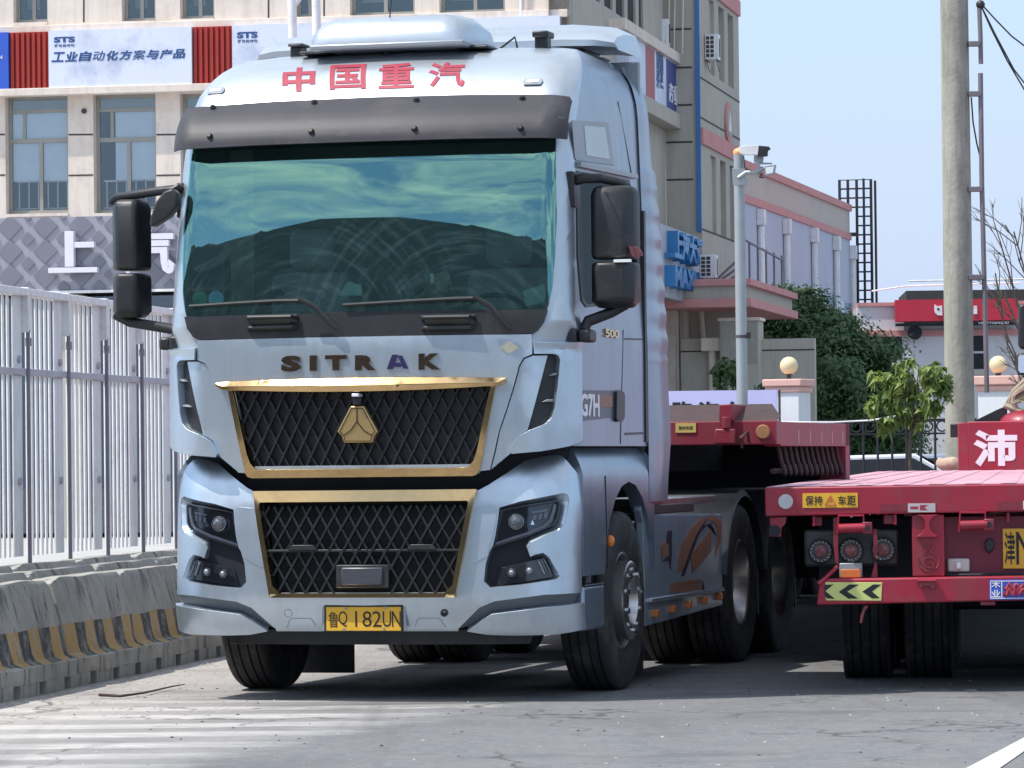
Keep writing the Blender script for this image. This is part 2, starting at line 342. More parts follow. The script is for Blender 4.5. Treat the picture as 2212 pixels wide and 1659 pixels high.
def copy_list(t, pts): return [px(t, *p) for p in pts]
# ================================================================= road (setting)
def ilerp(tab, x):
    if x <= tab[0][0]: return tab[0][1]
    for (a, fa), (b, fb) in zip(tab, tab[1:]):
        if x <= b: return fa+(fb-fa)*(x-a)/(b-a)
    return tab[-1][1]
def section(q, A, r, sag=.05):
    L = A-r; a = abs(q); sg = 1 if q >= 0 else -1
    if a <= L: return sg*a, sag*(a/L)**2
    t = (a-L)/r; t0 = 2*sag/L*.0
    if t <= math.pi/2: return sg*(L+r*math.sin(t)), sag+r*(1-math.cos(t))
    return sg*A, sag+r+(t-math.pi/2)*r
TF = Frame(-.875, 24.2, 15)
PROF = [(.3, .03), (1.2, .03), (1.3, .01), (1.6, .0), (1.95, .005), (2.06, .01)]+[(2.12+.06*i, .02+.10*.06*i+.05*(.06*i)**2) for i in range(19)]+[(3.4, .25), (3.52, .31), (3.6, .37), (3.68, .46), (3.75, .56), (3.8, .66), (3.84, .77), (3.87, .91), (3.89, 1.13)]
ATAB = [(.3, 1.235), (2.1, 1.235), (3.2, 1.20), (3.5, 1.19), (3.6, 1.18), (3.7, 1.155), (3.76, 1.125), (3.81, 1.085), (3.85, 1.04), (3.88, .99), (3.89, .96)]
RC = .30
def rc(w): return ilerp([(2.045, .30), (2.2, .14), (3.35, .14), (3.55, .18), (3.89, .28)], w)
def prof(w): return ilerp(PROF, w)
def Ac(w): return ilerp(ATAB, w)
def Sf(q, w):
    u, v = section(q, Ac(w), rc(w)); return (u, v+prof(w), w)
def Ssr(q, w): return (Ac(w), q, w)
def Ssl(q, w): return (-Ac(w), -q, w)
PB = [(.3, .12), (.36, .09), (.42, .035), (.48, .01), (.6, -.02), (.8, -.01), (1.0, .0), (1.15, .02), (1.28, .055), (1.38, .11), (1.46, .19), (1.5, .25)]
def Sb(q, w):
    u, v = section(q, 1.245, .30); return (u, v+ilerp(PB, w), w)
def T(S, tg, *pts):
    out = []; q, w = (.8, 1.5)
    for p in pts:
        x, y = px(tg, *p); u0, w0 = TF.on_v(x, y, .1)
        out.append(TF.solve(S, x, y, max(-1.25, min(1.25, u0)), w0))
    return out
def both(fn, right):
    fn(right); fn(mirror(right))
truck = thing('tractor_unit', 'silver blue semi truck with gold framed grilles and red Chinese characters above its windshield', 'truck', TF)
QE = lambda w: Ac(w)-rc(w)+rc(w)*math.pi/2
WSTEP = (2.045, 2.1, 2.15, 2.2, 2.5, 2.8, 3.1, 3.3, 3.4, 3.5, 3.55, 3.6, 3.64, 3.68, 3.72, 3.75, 3.78, 3.8, 3.84, 3.87, 3.89)
# ---- cab skin: front with windshield opening
ws_sil = T(Sf, 'A6', (1384, 105), (1392, 700), (1380, 1000), (1358, 1260), (1330, 1400), (1290, 1520), (1245, 1590), (1212, 1630), (1130, 1641), (600, 1650))
wtop = 3.38; ws_r = [(ws_sil[0][0], wtop)]+ws_sil+[(0.0, ws_sil[-1][1]-.005)]
ws_hole = ws_r+[(-a, b) for a, b in reversed(ws_r[:-1])]
wbot = 2.045
rightedge = [(QE(w), w) for w in WSTEP]
front_out = [(0, wbot)]+rightedge+[(0, 3.89)]+[(-a, b) for a, b in reversed(rightedge)]
cab = panel('cab_front', front_out, Sf, 0, .03, m_roof, truck, holes=[ws_hole], res=.05, bevel=0, sharp=30, resw=.04)
VB = 2.12
wn_pts = [TF.on_u(*px('Z3', *p), 1.22) for p in ((266, 475), (300, 452), (640, 512), (664, 640), (690, 1180), (660, 1310), (330, 1345), (302, 1300), (285, 1000))]; wn_pts = [(max(a, .05+rc(b)+prof(b)+.035), b) for a, b in wn_pts]
def side_out(wb):
    fr = [(.05+rc(w)+prof(w), w) for w in WSTEP]
    return [(VB, wb), (VB, 3.89)]+fr[::-1]+[(.345, 2.04), (.345, wb)]
so = side_out(1.475)
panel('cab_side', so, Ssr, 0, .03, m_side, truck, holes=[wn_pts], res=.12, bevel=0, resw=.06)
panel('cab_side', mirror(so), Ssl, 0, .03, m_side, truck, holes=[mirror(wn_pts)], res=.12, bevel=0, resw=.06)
MB().add([(-.96, 1.3, 3.888), (.96, 1.3, 3.888), (.96, VB, 3.89), (-.96, VB, 3.89), (-.68, 1.19, 3.888), (.68, 1.19, 3.888)], [(0, 1, 2, 3)]).build('roof', m_roof, truck)
rbox('cab_back_wall', -1.19, 1.19, VB-.03, VB, 1.3, 3.87, m_shade, truck)
# ---- windshield
glass_r = T(Sf, 'A6', (1372, 180), (1383, 700), (1370, 1000), (1345, 1240), (1322, 1340), (1270, 1405), (1150, 1437), (600, 1452), (50, 1466))
gr = [(glass_r[0][0], 3.25)]+glass_r[1:-1]+[(0, glass_r[-1][1])]
gl_out = gr+[(-a, b) for a, b in reversed(gr[:-1])]
cowl_r = T(Sf, 'A6', (1322, 1450), (600, 1466))
fr_bot = cowl_r[1][1]
panel('windshield_frame', ws_hole, Sf, .004, .012, m_black, truck, holes=[gl_out], res=.06, bevel=0)
panel('windshield', ws_hole[:], Sf, .012, 0, m_wind, truck, res=.02, resw=.06, bevel=0, sharp=80)
cw = [(0, fr_bot+.01)]+[(cowl_r[0][0]-.0, cowl_r[0][1])]+T(Sf, 'A6', (1292, 1545), (1245, 1612), (1205, 1638), (600, 1652))+[(0, ws_sil[-1][1]-.004)]
cw = cw+[(-a, b) for a, b in reversed(cw[1:-1])]
cowl = panel('wiper_cowl', cw, Sf, .03, .03, m_black, truck, bevel=.008)
def onS(S, off): return lambda x, y, d: tuple(Vector(S(x, y))+SN(S, x, y)*(off+d))
for tg, sx in (('A5', (740, 1200)), ('A6', (300, 790))):
    a, b = T(Sf, tg, (sx[0], 1560), (sx[1], 1560)); w0 = a[1]
    hd = MB()
    for dw, dd in ((.025, .06), (-.03, .035)):
        hd.tube([onS(Sf, .03)(a[0]+.03, w0+dw, 0), onS(Sf, .03)(a[0]+.05, w0+dw, dd), onS(Sf, .03)(b[0]-.05, w0+dw, dd), onS(Sf, .03)(b[0]-.03, w0+dw, 0)], .012, 8)
    q0, q1 = a[0]+.02, b[0]-.02
    hd.add([onS(Sf, .03)(q0, w0+.045, .02), onS(Sf, .03)(q1, w0+.045, .02), onS(Sf, .03)(q1-.03, w0+.012, .06), onS(Sf, .03)(q0+.03, w0+.012, .06), onS(Sf, .03)(q0+.05, w0-.03, .02), onS(Sf, .03)(q1-.05, w0-.03, .02)], [(0, 1, 2, 3), (3, 2, 5, 4)])
    hd.build('grab_handle', m_black, truck)
# wipers
for tg, arm, bl in (('A5', [(1490, 1610), (1440, 1560), (1330, 1440), (1220, 1385)], [(1230, 1385), (1000, 1388), (700, 1405), (320, 1430)]),
                    ('A6', [(1030, 1610), (985, 1560), (900, 1440), (770, 1368)], [(780, 1365), (600, 1370), (300, 1385), (-280, 1420)])):
    w_ = MB(); A_ = T(Sf, tg, *arm); w_.tube([onS(Sf, .05)(q, w, .02+.02*i) for i, (q, w) in enumerate(A_)], .02, 8, .014)
    w_.build('wiper_arm', m_black, truck)
    B_ = T(Sf, tg, *bl); MB().tube([onS(Sf, .03)(q, w, .02) for q, w in B_], .013, 8, .010).build('wiper_blade', m_black, truck)
# ---- sun visor
vz = [(0, 0)]
VIS = [(3.20, .075), (3.25, .065), (3.30, .075), (3.35, .098), (3.40, .135), (3.45, .185), (3.50, .25), (3.54, .305), (3.6, .40)]
def Sv(q, w):
    u, v = section(q, 1.215, .16, .055); return (u, v+ilerp(VIS, w)-.04, w)
vr = [(0, 3.262), (.6, 3.262), (1.05, 3.256), (1.19, 3.252), (1.25, 3.248), (1.252, 3.28), (1.235, 3.48), (1.20, 3.51), (1.1, 3.52), (.6, 3.535), (0, 3.54)]
vo = vr+[(-a, b) for a, b in reversed(vr[1:-1])]
visor = panel('sun_visor', vo, Sv, 0, .012, m_visor, truck, res=.05, resw=.02, bevel=.003, sharp=50)
for x, y in ((260, 462), (692, 440), (1128, 430), (1580, 422), (246, 583), (679, 562), (1119, 550), (1572, 548)):
    (q, w), = T(Sv, 'Z1', (x, y)); p = Vector(Sv(q, w)); n = SN(Sv, q, w)
    MB().tube([p-n*.01, p+n*.012, p+n*.022], .022, 12, .012).build('visor_bolt', m_black, visor)
rbox('visor_bracket', -1.0, 1.0, .21, .25, 3.36, 3.41, m_black, truck, .01)
# ---- roof letters and marker lamps
for ch, x0, x1, y0, y1, sh in (('中', 560, 697, 392, 290, .12), ('国', 762, 912, 382, 278, .12), ('重', 970, 1118, 378, 272, .12), ('汽', 1184, 1335, 372, 268, .12)):
    (qa, wa), (qb, wb2), (qc, wc), (qd, wd) = T(Sf, 'Z1', (x0, y0), (x1, y0), (x0, y1), (x1, y1))
    text_on('roof_letter', ch, (qa+qc)/2, (qb+qd)/2, (wa+wb2)/2, (wc+wd)/2, onS(Sf, .001), m_redtx, truck, bold=(.034 if ch in '中' else .02), thick=.003, shear=(qc-qa)/((wc+wd-wa-wb2)/2)+.06, cut=.05)
for x, y in ((272, 392), (1625, 353)):
    (q, w), = T(Sf, 'Z1', (x, y)); f = onS(Sf, 0)
    mk = MB().prism([(q-.05, w-.02), (q+.05, w-.02), (q+.06, w), (q+.05, w+.02), (q-.05, w+.02), (q-.06, w)], .012, f).build('marker_lamp', m_shade, truck, .004)
    MB().prism([(q-.038, w-.009), (q+.038, w-.009), (q+.038, w+.011), (q-.038, w+.011)], .016, f).build('lens', m_whitel, mk, .004)
# ---- roof equipment: air conditioner, rear air deflector, aerial
ac = MB()
pr = [(0, 0), (.0, .08), (.05, .15), (.14, .20), (.45, .225), (.68, .20), (.78, .1), (.78, 0)]
us = [(-.48, 0), (-.47, .55), (-.42, .85), (-.34, 1.0), (.34, 1.0), (.42, .85), (.47, .55), (.48, 0)]
rows = []
for u, k in us:
    rows.append([(u-.02, .62+a*(.9+.1*k)+(1-k)*.06, 3.865+b*(.25+.75*k) if b > .0 else 3.865) for a, b in pr])
vs = [p for r_ in rows for p in r_]; n_ = len(pr)
ac.add(vs, [(i*n_+j, (i+1)*n_+j, (i+1)*n_+j+1, i*n_+j+1) for i in range(len(us)-1) for j in range(n_-1)]+[tuple(range(n_)), tuple((len(us)-1)*n_+j for j in reversed(range(n_)))])
aco = ac.build('roof_air_conditioner', m_roof, truck, sharp=50)
MB().box(-.49, .47, .60, 1.40, 3.86, 3.895).build('grey_base', m_shade, aco, .01)
for u in (-.50, .48): MB().box(u-.10, u+.10, .74, 1.0, 3.855, 3.875).build('mount_bracket', m_black, aco, .01)
pm = MB().tube([(.50, 1.3, 3.9), (.60, 1.3, 3.97), (.62, 1.3, 3.88)], .008, 6).build('cable', m_black, aco)
df = MB(); dp = [(1.70, 3.945), (1.69, 3.985), (1.78, 4.05), (1.98, 4.105), (2.28, 4.13), (2.34, 4.06), (2.34, 3.945)]
uu = [(-1.19, .1), (-1.17, .6), (-1.08, .88), (-.85, 1), (.8, 1), (1.0, .86), (1.12, .5), (1.14, 0)]
vs = []
for u, k in uu: vs += [(u, y+(1-k)*.03, 3.90+(z-3.90)*(.30+.70*k)) for y, z in dp]
n_ = len(dp)
df.add(vs, [(i*n_+j, (i+1)*n_+j, (i+1)*n_+j+1, i*n_+j+1) for i in range(len(uu)-1) for j in range(n_-1)]+[tuple(range(n_)), tuple((len(uu)-1)*n_+j for j in reversed(range(n_)))])
df.build('roof_air_deflector', m_roof, truck, sharp=50)
rbox('deflector_mount', -.9, .9, 1.85, 2.25, 3.86, 3.945, m_black, truck)
rbox('rear_roof_rim', -1.0, 1.0, 2.0, 2.2, 3.80, 3.90, m_roof, truck, .03)
for u in (TF.on_v(*px('D', 645, 100), 1.05)[0], .84):
    h = MB().box(u-.04, u+.04, 1.0, 1.1, 3.86, 3.93+.02*(u > 0)).box(u-.05, u+.05, .98, 1.14, 3.93, 3.95+.02*(u > 0)).build('roof_bracket', m_black, truck, .01)
ax = TF.on_v(*px('D', 836, 104), .75)[0]
an = MB().tube([(ax, .75, 3.80), (ax, .75, 3.87)], .022, 10, .008); an.tube([(ax, .75, 3.86), (ax+.04, .76, 4.3), (ax+.08, .77, 4.6)], .0045, 6, .003)
an.build('aerial', m_black, truck)
FV = [(1.0, 2.42), (1.5, 2.52), (2.4, 2.46), (3.2, 2.34), (3.8, 2.24)]
# ---- side fairing behind the door
for s_ in (1, -1):
    fm = MB(); ws_ = [1.13+.02*i for i in range(136)]; vsx = []
    for i, w in enumerate(ws_):
        a = Ac(min(w, 3.8)); k = (.012 if w < 3.21 else .0)+(.004*math.sin(w*39) if 2.0 < w < 3.1 else .003*math.sin(w*9))
        vsx += [(s_*(a+.012), 1.98, w), (s_*(a+.02+k), 2.10, w), (s_*(a+.02+k*1.4), ilerp(FV, w)-.05, w), (s_*(a+.0+k), ilerp(FV, w), w), (s_*(a-.04), ilerp(FV, w)+.02, w)]
    fm.add(vsx, [(i*5+j, i*5+j+1, (i+1)*5+j+1, (i+1)*5+j) for i in range(len(ws_)-1) for j in range(4)])
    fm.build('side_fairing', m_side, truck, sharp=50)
    sm = MB(); a = Ac(2.4)
    sm.box(min(s_*(a-.01), s_*(a+.02)), max(s_*(a-.01), s_*(a+.02)), 1.925, 1.975, 1.50, 2.93)
    sm.build('door_edge_trim', m_black, truck)
# ---- interior
rbox('inner_mirror', -.15, .15, .42, .46, 3.0, 3.1, m_black, truck, .01)
inn = rbox('dashboard', -1.1, 1.1, .34, .80, 1.5, 2.24, m_dash, truck, .03)
rbox('cab_floor', -1.15, 1.15, .3, 2.05, 1.45, 1.5, m_void, truck)
rbox('headlining', -1.1, 1.1, .45, 2.05, 3.50, 3.56, m_seat, truck)
rbox('sleeper_wall', -1.15, 1.15, 1.25, 1.28, 1.5, 3.5, m_dash, truck)
for u in (-.62, .62):
    st = MB().box(u-.25, u+.25, .95, 1.15, 1.6, 2.55).box(u-.14, u+.14, .97, 1.10, 2.57, 2.82).box(u-.27, u+.27, .75, 1.1, 1.55, 1.85)
    st.build('seat', m_seat, truck, .05)
sw = MB(); sw.tube([(.62+.23*math.cos(t*math.pi/12), .62+.10*math.sin(t*math.pi/12), 2.20+.18*math.sin(t*math.pi/12)) for t in range(25)], .015, 8); sw.build('steering_wheel', m_black, truck)
def on_glass(tg, x, y, v=.22): return TF.on_v(*px(tg, x, y), v)
def card(nm, tg, pts, v, mat, th=.01): return MB().prism([on_glass(tg, x, y, v) for x, y in pts], th, planev(v+th)).build(nm, mat, truck, .002)
card('phone_holder', 'A5', [(1660, 1200), (1680, 1180), (1790, 1180), (1808, 1200), (1808, 1370), (1770, 1410), (1700, 1410), (1660, 1380)], .24, m_black, .03)
card('dash_camera', 'A5', [(2035, 1112), (2130, 1112), (2130, 1300), (2110, 1310), (2110, 1372), (2048, 1372), (2048, 1310), (2035, 1300)], .24, m_black, .03)
card('dash_gadget', 'A5', [(945, 1320), (960, 1290), (1010, 1285), (1032, 1320), (1030, 1390), (950, 1390)], .24, m_black, .03)
card('paper_notes', 'A5', [(1478, 1335), (1540, 1230), (1570, 1222), (1610, 1245), (1655, 1240), (1655, 1335)], .26, m_paper)
card('hanging_pass', 'A6', [(388, 1160), (420, 1160), (420, 1238), (388, 1238)], .22, m_paper, .004)
card('card_holder', 'A6', [(430, 1165), (500, 1140), (545, 1165), (530, 1240), (520, 1315), (450, 1290), (430, 1240)], .24, m_cloth, .004)
card('crumpled_paper', 'A6', [(1120, 1300), (1180, 1280), (1290, 1245), (1310, 1290), (1300, 1390), (1150, 1420)], .24, m_paper, .02)
for nm, cx_, cy_, r_, mm in (('round_sticker', 505, 1358, 62, M('blue_sticker', (.30, .75, 1.0), .5)), ('round_sticker', 375, 1358, 60, M('green_sticker', (.12, .5, .36), .5))):
    card(nm, 'A5', [(cx_+r_*math.cos(t*math.pi/8), cy_+r_*math.sin(t*math.pi/8)) for t in range(16)], .20, mm, .003)
def curtain(v0, pts, mat):
    mb = MB(); vs = []; k = len(pts)
    for i, (u, w0, w1) in enumerate(pts):
        dv = .025*math.sin(i*2.1); vs += [(u, v0+dv, w0), (u, v0+dv, w1)]
    mb.add(vs, [(2*i, 2*i+2, 2*i+3, 2*i+1) for i in range(k-1)])
    return mb.build('curtain', mat, truck, sharp=70)
curtain(.55, [(-.98+.02*i, 2.15, 3.3) for i in range(8)], m_cloth)
mbc = MB(); vs = []
for i in range(10): vs += [(1.13+.01*math.sin(i*2), .62+.03*i, 2.25), (1.11+.012*math.sin(i*2+1), .60+.03*i, 3.1)]
mbc.add(vs, [(2*i, 2*i+2, 2*i+3, 2*i+1) for i in range(9)]); mbc.build('curtain', M('tan_curtain', (.36, .27, .23), .9), truck, sharp=70)
# ---- side window
win_in = [(a+(1.03-a)*.05, b+(2.68-b)*.05) for a, b in wn_pts]
for S_, k in ((Ssr, 0), (Ssl, 1)):
    o_, i_ = (wn_pts, win_in) if not k else (mirror(wn_pts), mirror(win_in))
    panel('side_window_frame', o_, S_, .006, .02, m_black, truck, holes=[i_], res=.3, bevel=0)
sp_ = [p for p in win_in]
fwd = [(a, b) for a, b in win_in]
panel('side_window', fwd, Ssr, -.012, 0, m_glass, truck, res=.3, bevel=0)
panel('side_window', mirror(fwd), Ssl, -.012, 0, m_glass, truck, res=.3, bevel=0)
gut = [TF.on_u(*px('Z3', *p), 1.21) for p in ((288, 392), (662, 478), (664, 506), (288, 428))]
panel('rain_gutter', gut, Ssr, .03, .03, m_shade, truck, res=.3, bevel=.008)
panel('rain_gutter', mirror(gut), Ssl, .03, .03, m_shade, truck, res=.3, bevel=.008)
uw_ = [TF.on_u(*px('Z3', *p), 1.19) for p in ((243, 122), (480, 136), (490, 200), (512, 418), (262, 385), (255, 370))]
uo = panel('upper_side_window', uw_, Ssr, .006, .006, m_shade, truck, res=.3, bevel=.002)
uw2 = [TF.on_u(*px('Z3', *p), 1.19) for p in ((318, 158), (455, 168), (480, 378), (328, 352))]
panel('pane', uw2, Ssr, .009, .003, M('dusty_pane', (.36, .42, .44), .25, .2, .1), uo, res=.3, bevel=0)
# door seams, handle, decals
seam = MB()
def sline(tg, a, b, wd=.010):
    p = TF.on_u(*px(tg, *a), 1.22); q = TF.on_u(*px(tg, *b), 1.22)
    seam.bar((Ac(p[1])+.001, p[0], p[1]), (Ac(q[1])+.001, q[0], q[1]), wd, .006, (1, 0, 0))
sline('A2', (1545, 75), (1555, 820)); sline('A2', (1900, 0), (1875, 900), .008); sline('A2', (1912, 70), (2055, 72)); sline('A2', (1912, 822), (2055, 815), .014)
sline('Z3', (590, 0), (660, 480)); sline('Z3', (178, 102), (232, 103))
seam.build('panel_seams', m_black, truck)
hd = [TF.on_u(*px('A2', *p), 1.24) for p in ((1848, 490), (1870, 475), (1905, 490), (1912, 520), (1910, 690), (1895, 722), (1860, 725), (1845, 700))]
panel('door_handle', hd, Ssr, .022, .022, m_black, truck, res=.3, bevel=.02)
panel('door_handle', mirror(hd), Ssl, .05, .05, m_black, truck, res=.3, bevel=.02)
dc = [TF.on_u(*px('A2', *p), 1.235) for p in ((1572, 475), (1848, 478), (1848, 690), (1570, 722))]
panel('door_decal', dc, Ssr, .003, .002, M('slate_decal', (.07, .085, .12), .4), truck, res=.5, bevel=0)
f_s = lambda x, y, d: (Ac(y)+.004+d, x, y)
a_, b_ = TF.on_u(*px('A2', 1575, 685), 1.235), TF.on_u(*px('A2', 1722, 508), 1.235)
text_on('door_lettering', 'G7H', a_[0], b_[0], a_[1], b_[1], f_s, m_whitep, truck, bold=.03, thick=.003)
a_, b_ = TF.on_u(*px('A2', 1728, 605), 1.235), TF.on_u(*px('A2', 1825, 515), 1.235)
panel('gold_decal', [(a_[0], a_[1]), (b_[0], a_[1]), (b_[0], b_[1]), (a_[0], b_[1])], Ssr, .006, .002, m_swirl, truck, res=.5, bevel=0)
a_, b_ = TF.on_u(*px('A2', 1765, 55), 1.235), TF.on_u(*px('A2', 1870, 0), 1.235)
text_on('gold_badge', '500', a_[0], b_[0], a_[1], b_[1], f_s, m_gold, truck, bold=.03, thick=.01)
# ---- hood and front corner panels
C0 = T(Sf, 'A2', (0, 78))[0][1]
hood_r = T(Sf, 'A2', (1200, 38), (1198, 192), (1135, 222), (1098, 290), (1048, 470), (995, 640), (940, 800), (905, 960), (870, 1105), (795, 1113))
lowc = T(Sf, 'A2', (780, 1135), (0, 1155))
hood_h = T(Sf, 'A2', (925, 448), (800, 1100), (0, 1120))      # opening behind the upper grille
ho = [(0, hood_r[0][1]+.004)]+hood_r+[lowc[0], (0, lowc[0][1])]
hood_out = ho+[(-a, b) for a, b in reversed(ho[1:-1])]
S_ = [(0, hood_h[0][1])]+[(hood_h[0][0]-.035, hood_h[0][1]), (hood_h[1][0]-.03, hood_h[1][1]+.03), (0, hood_h[1][1]+.03)]
g_open = [S_[1], S_[2]]+[(-a, b) for a, b in reversed(S_[1:3])]
hood = panel('hood_panel', hood_out, Sf, .03, .03, m_silver, truck, holes=[g_open], res=.05, bevel=.014, seg=3)
blade_r = T(Sf, 'A2', (1203, 203), (1314, 200), (1265, 400), (1215, 600), (1162, 795), (1085, 848), (1030, 975), (875, 1103), (912, 960), (946, 800), (1001, 640), (1054, 470), (1104, 290), (1140, 228))
both(lambda p: panel('hood_side_blade', p, Sf, .018, .03, m_silver, truck, res=.05, bevel=.004), blade_r)
vent_r = T(Sf, 'A2', (1314, 195), (1362, 195), (1392, 235), (1376, 450), (1340, 690), (1290, 745), (1160, 800))
both(lambda p: panel('side_air_intake', p, Sf, .004, .02, m_black, truck, res=.06, bevel=0), vent_r)
fin1 = T(Sf, 'A2', (1318, 362), (1355, 340), (1372, 340), (1370, 358)); fin2 = T(Sf, 'A2', (1268, 570), (1310, 548), (1348, 550), (1345, 566))
for fp in (fin1, fin2): both(lambda p: panel('intake_fin', p, Sf, .035, .03, m_shade, truck, res=.2, bevel=.003), fp)
wq = T(Sf, 'A2', (1538, 78), (1545, 875)); WQ = (wq[0][0]+wq[1][0])/2
wing_r = [T(Sf, 'A2', (1207, 92))[0], (WQ, wq[0][1]), (WQ, wq[1][1])]+T(Sf, 'A2', (1455, 918), (1255, 958), (1045, 978), (1032, 945), (1088, 850), (1180, 790), (1290, 742), (1330, 695), (1352, 620), (1372, 450), (1388, 235), (1375, 205), (1350, 192), (1210, 192))
both(lambda p: panel('corner_panel', p, Sf, .05, .05, m_silver, truck, res=.05, bevel=.012, seg=3), wing_r)
both(lambda p: panel('door_front_edge', p, Sf, .0, .03, m_side, truck, res=.04, bevel=0), [(WQ-.03, 1.475), (QE(2)+.02, 1.475), (QE(2)+.02, 2.043), (WQ-.03, 2.043)])
# backing between hood and bumper
def Sback(q, w): u, v = section(q, 1.2, .3); return (u, v+.16, w)
panel('grille_backing', [(-1.2, .55), (1.2, .55), (1.2, 1.60), (.9, 1.60), (.9, 2.05), (-.9, 2.05), (-.9, 1.60), (-1.2, 1.60)], Sback, 0, .02, m_void, truck, res=.15, bevel=0)
# ---- gold frames
def ringP(name, ro, ri, S, off, thick, mat, closed=True, bevel=.012, par=None):
    out = ro+[(-a, b) for a, b in reversed(ro)]; inn_ = ri+[(-a, b) for a, b in reversed(ri)]
    return panel(name, out, S, off, thick, mat, par or truck, holes=[inn_], res=.08, bevel=bevel, seg=3)
lo = T(Sb, 'A4', (597, 910), (600, 905), (766, 66)); li = T(Sb, 'A4', (512, 876), (530, 865), (575, 812), (700, 165), (690, 157))
g_lo = ringP('lower_grille_frame', [(lo[0][0], lo[0][1]), (lo[2][0], lo[2][1])], [li[0], li[2], li[3], li[4]], Sb, .04, .06, m_gold)
uo_ = T(Sf, 'A2', (924, 440), (796, 1100), (775, 1140), (740, 1152)); ui = T(Sf, 'A2', (884, 440), (772, 960), (745, 1035), (698, 1086))
upo = [uo_[0], uo_[1], uo_[2], (uo_[3][0], uo_[3][1]), ]; upi = [ui[0], ui[1], ui[2], ui[3]]
out = upo+[(-a, b) for a, b in reversed(upo)]
U = [upo[0], upo[1], upo[2], upo[3]]+[(-a, b) for a, b in reversed(upo)]+[(-ui[0][0], ui[0][1])]+[(-a, b) for a, b in upi[1:]]+[(a, b) for a, b in reversed(upi[1:])]+[ui[0]]
panel('upper_grille_frame', U, Sf, .06, .06, m_gold, truck, res=.08, bevel=.012, seg=3)
tb = T(Sf, 'A2', (0, 375), (500, 376), (1008, 380), (1004, 405), (968, 440), (880, 452), (500, 470), (0, 488))
tbo = [(0, tb[0][1])]+tb[1:-1]+[(0, tb[-1][1])]
tbo = tbo+[(-a, b) for a, b in reversed(tbo[1:-1])]
def Stb(q, w): u, v, z = Sf(q, w); return (u, v-.06*math.sin(max(0, min(1, (w-1.80)/.075))*math.pi*.5+0.0)*0, w)
bar_ = MB(); wt_, wl_ = tb[0][1], tb[-1][1]; N_ = 40; Q_ = tb[2][0]; prs = []
for i in range(N_+1):
    q = -Q_+2*Q_*i/N_; k = abs(q)/Q_
    wtp = wt_+(tb[2][1]-wt_)*k**2; wbt = wl_+(tb[4][1]-wl_)*k**2; wm = wtp-(wtp-wbt)*.55
    if k > .97: wbt = wbt+(wtp-wbt)*.5; wm = wtp-(wtp-wbt)*.3
    for w, o in ((wtp, .03), (wtp, .075), (wm, .105), (wbt, .095), (wbt-.002, .03)):
        p = Vector(Sf(q, w))+SN(Sf, q, w)*o; prs.append(p)
bar_.add(prs, [(i*5+j, i*5+(j+1) % 5, (i+1)*5+(j+1) % 5, (i+1)*5+j) for i in range(N_) for j in range(5)]+[tuple(range(5)), tuple(N_*5+j for j in reversed(range(5)))])
bar_.build('upper_grille_bar', m_gold, truck, .003, 30)
# ---- lattice grilles
def inside(p, poly):
    x, y = p; c = False; n = len(poly)
    for i in range(n):
        (x1, y1), (x2, y2) = poly[i], poly[(i+1) % n]
        if (y1 > y) != (y2 > y) and x < (x2-x1)*(y-y1)/(y2-y1)+x1: c = not c
    return c
def lattice(name, poly, S, off, dx, slope, wd, th, skip=None, nodes=True):
    mb = MB(); x0, x1 = min(p[0] for p in poly), max(p[0] for p in poly); y0, y1 = min(p[1] for p in poly), max(p[1] for p in poly)
    for sg in (1, -1):
        k = math.floor((x0-(y1-y0)/slope)/dx)
        while k*dx < x1+(y1-y0)/slope:
            n = 60; prev = None; run = []
            for i in range(n+1):
                y = y0+(y1-y0)*i/n; x = k*dx+sg*(y-y0)/slope
                ok = inside((x, y), poly) and not (skip and skip(x, y))
                if ok: run.append((x, y))
                if (not ok or i == n) and run:
                    if len(run) > 2:
                        R_ = run[::6]+([run[-1]] if (len(run)-1) % 6 else [])
                        for a, b in zip(R_, R_[1:]):
                            o_ = off+(.004 if sg > 0 else 0)
                            pa = Vector(S(*a))+SN(S, *a)*o_; pb = Vector(S(*b))+SN(S, *b)*o_
                            mb.bar(pa, pb, wd, th, (0, 1, 0))
                    run = []
            k += 1
    return mb.build(name, m_grille, truck, 0, 30)
up_poly = [(ui[0][0]-.0, 1.89), (ui[1][0], ui[1][1]), (ui[3][0], ui[3][1]-.005)]; up_poly = up_poly+[(-a, b) for a, b in reversed(up_poly)]
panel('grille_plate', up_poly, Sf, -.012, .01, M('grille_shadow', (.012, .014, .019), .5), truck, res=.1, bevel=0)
upg = lattice('upper_grille', up_poly, Sf, .012, .087, 1.93, .013, .022)
dy = .084
for r_ in range(6):
    for k in range(-9, 10):
        q, w = (k+.5*(r_ % 2))*.087+.0, 1.345+r_*dy*1.0
        if inside((q, w), up_poly):
            p = Vector(Sf(q, w)); MB().sphere(p+Vector((0, -.03, 0)), .008, 4).build('grille_stud', m_grille, upg)
lw = [li[2], li[3], li[4]]; lowp = [(li[0][0], li[0][1]), li[2], li[3]]; lowp = lowp+[(-a, b) for a, b in reversed(lowp)]
def skp(x, y): return abs(x) < .165 and y < .80 and y > .60
lattice('lower_grille', lowp, Sb, -.01, .087, 1.75, .013, .03, skp)
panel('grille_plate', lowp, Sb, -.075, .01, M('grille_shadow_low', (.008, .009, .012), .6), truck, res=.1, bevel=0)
f = onS(Sb, -.01)
wm_ = T(Sb, 'A4', (60, 540))[0][1]; hw = (li[2][0]+li[3][0])/2+.01
cb = MB().prism([(-hw, wm_-.006), (hw, wm_-.006), (hw, wm_+.008), (-hw, wm_+.008)], .035, f)
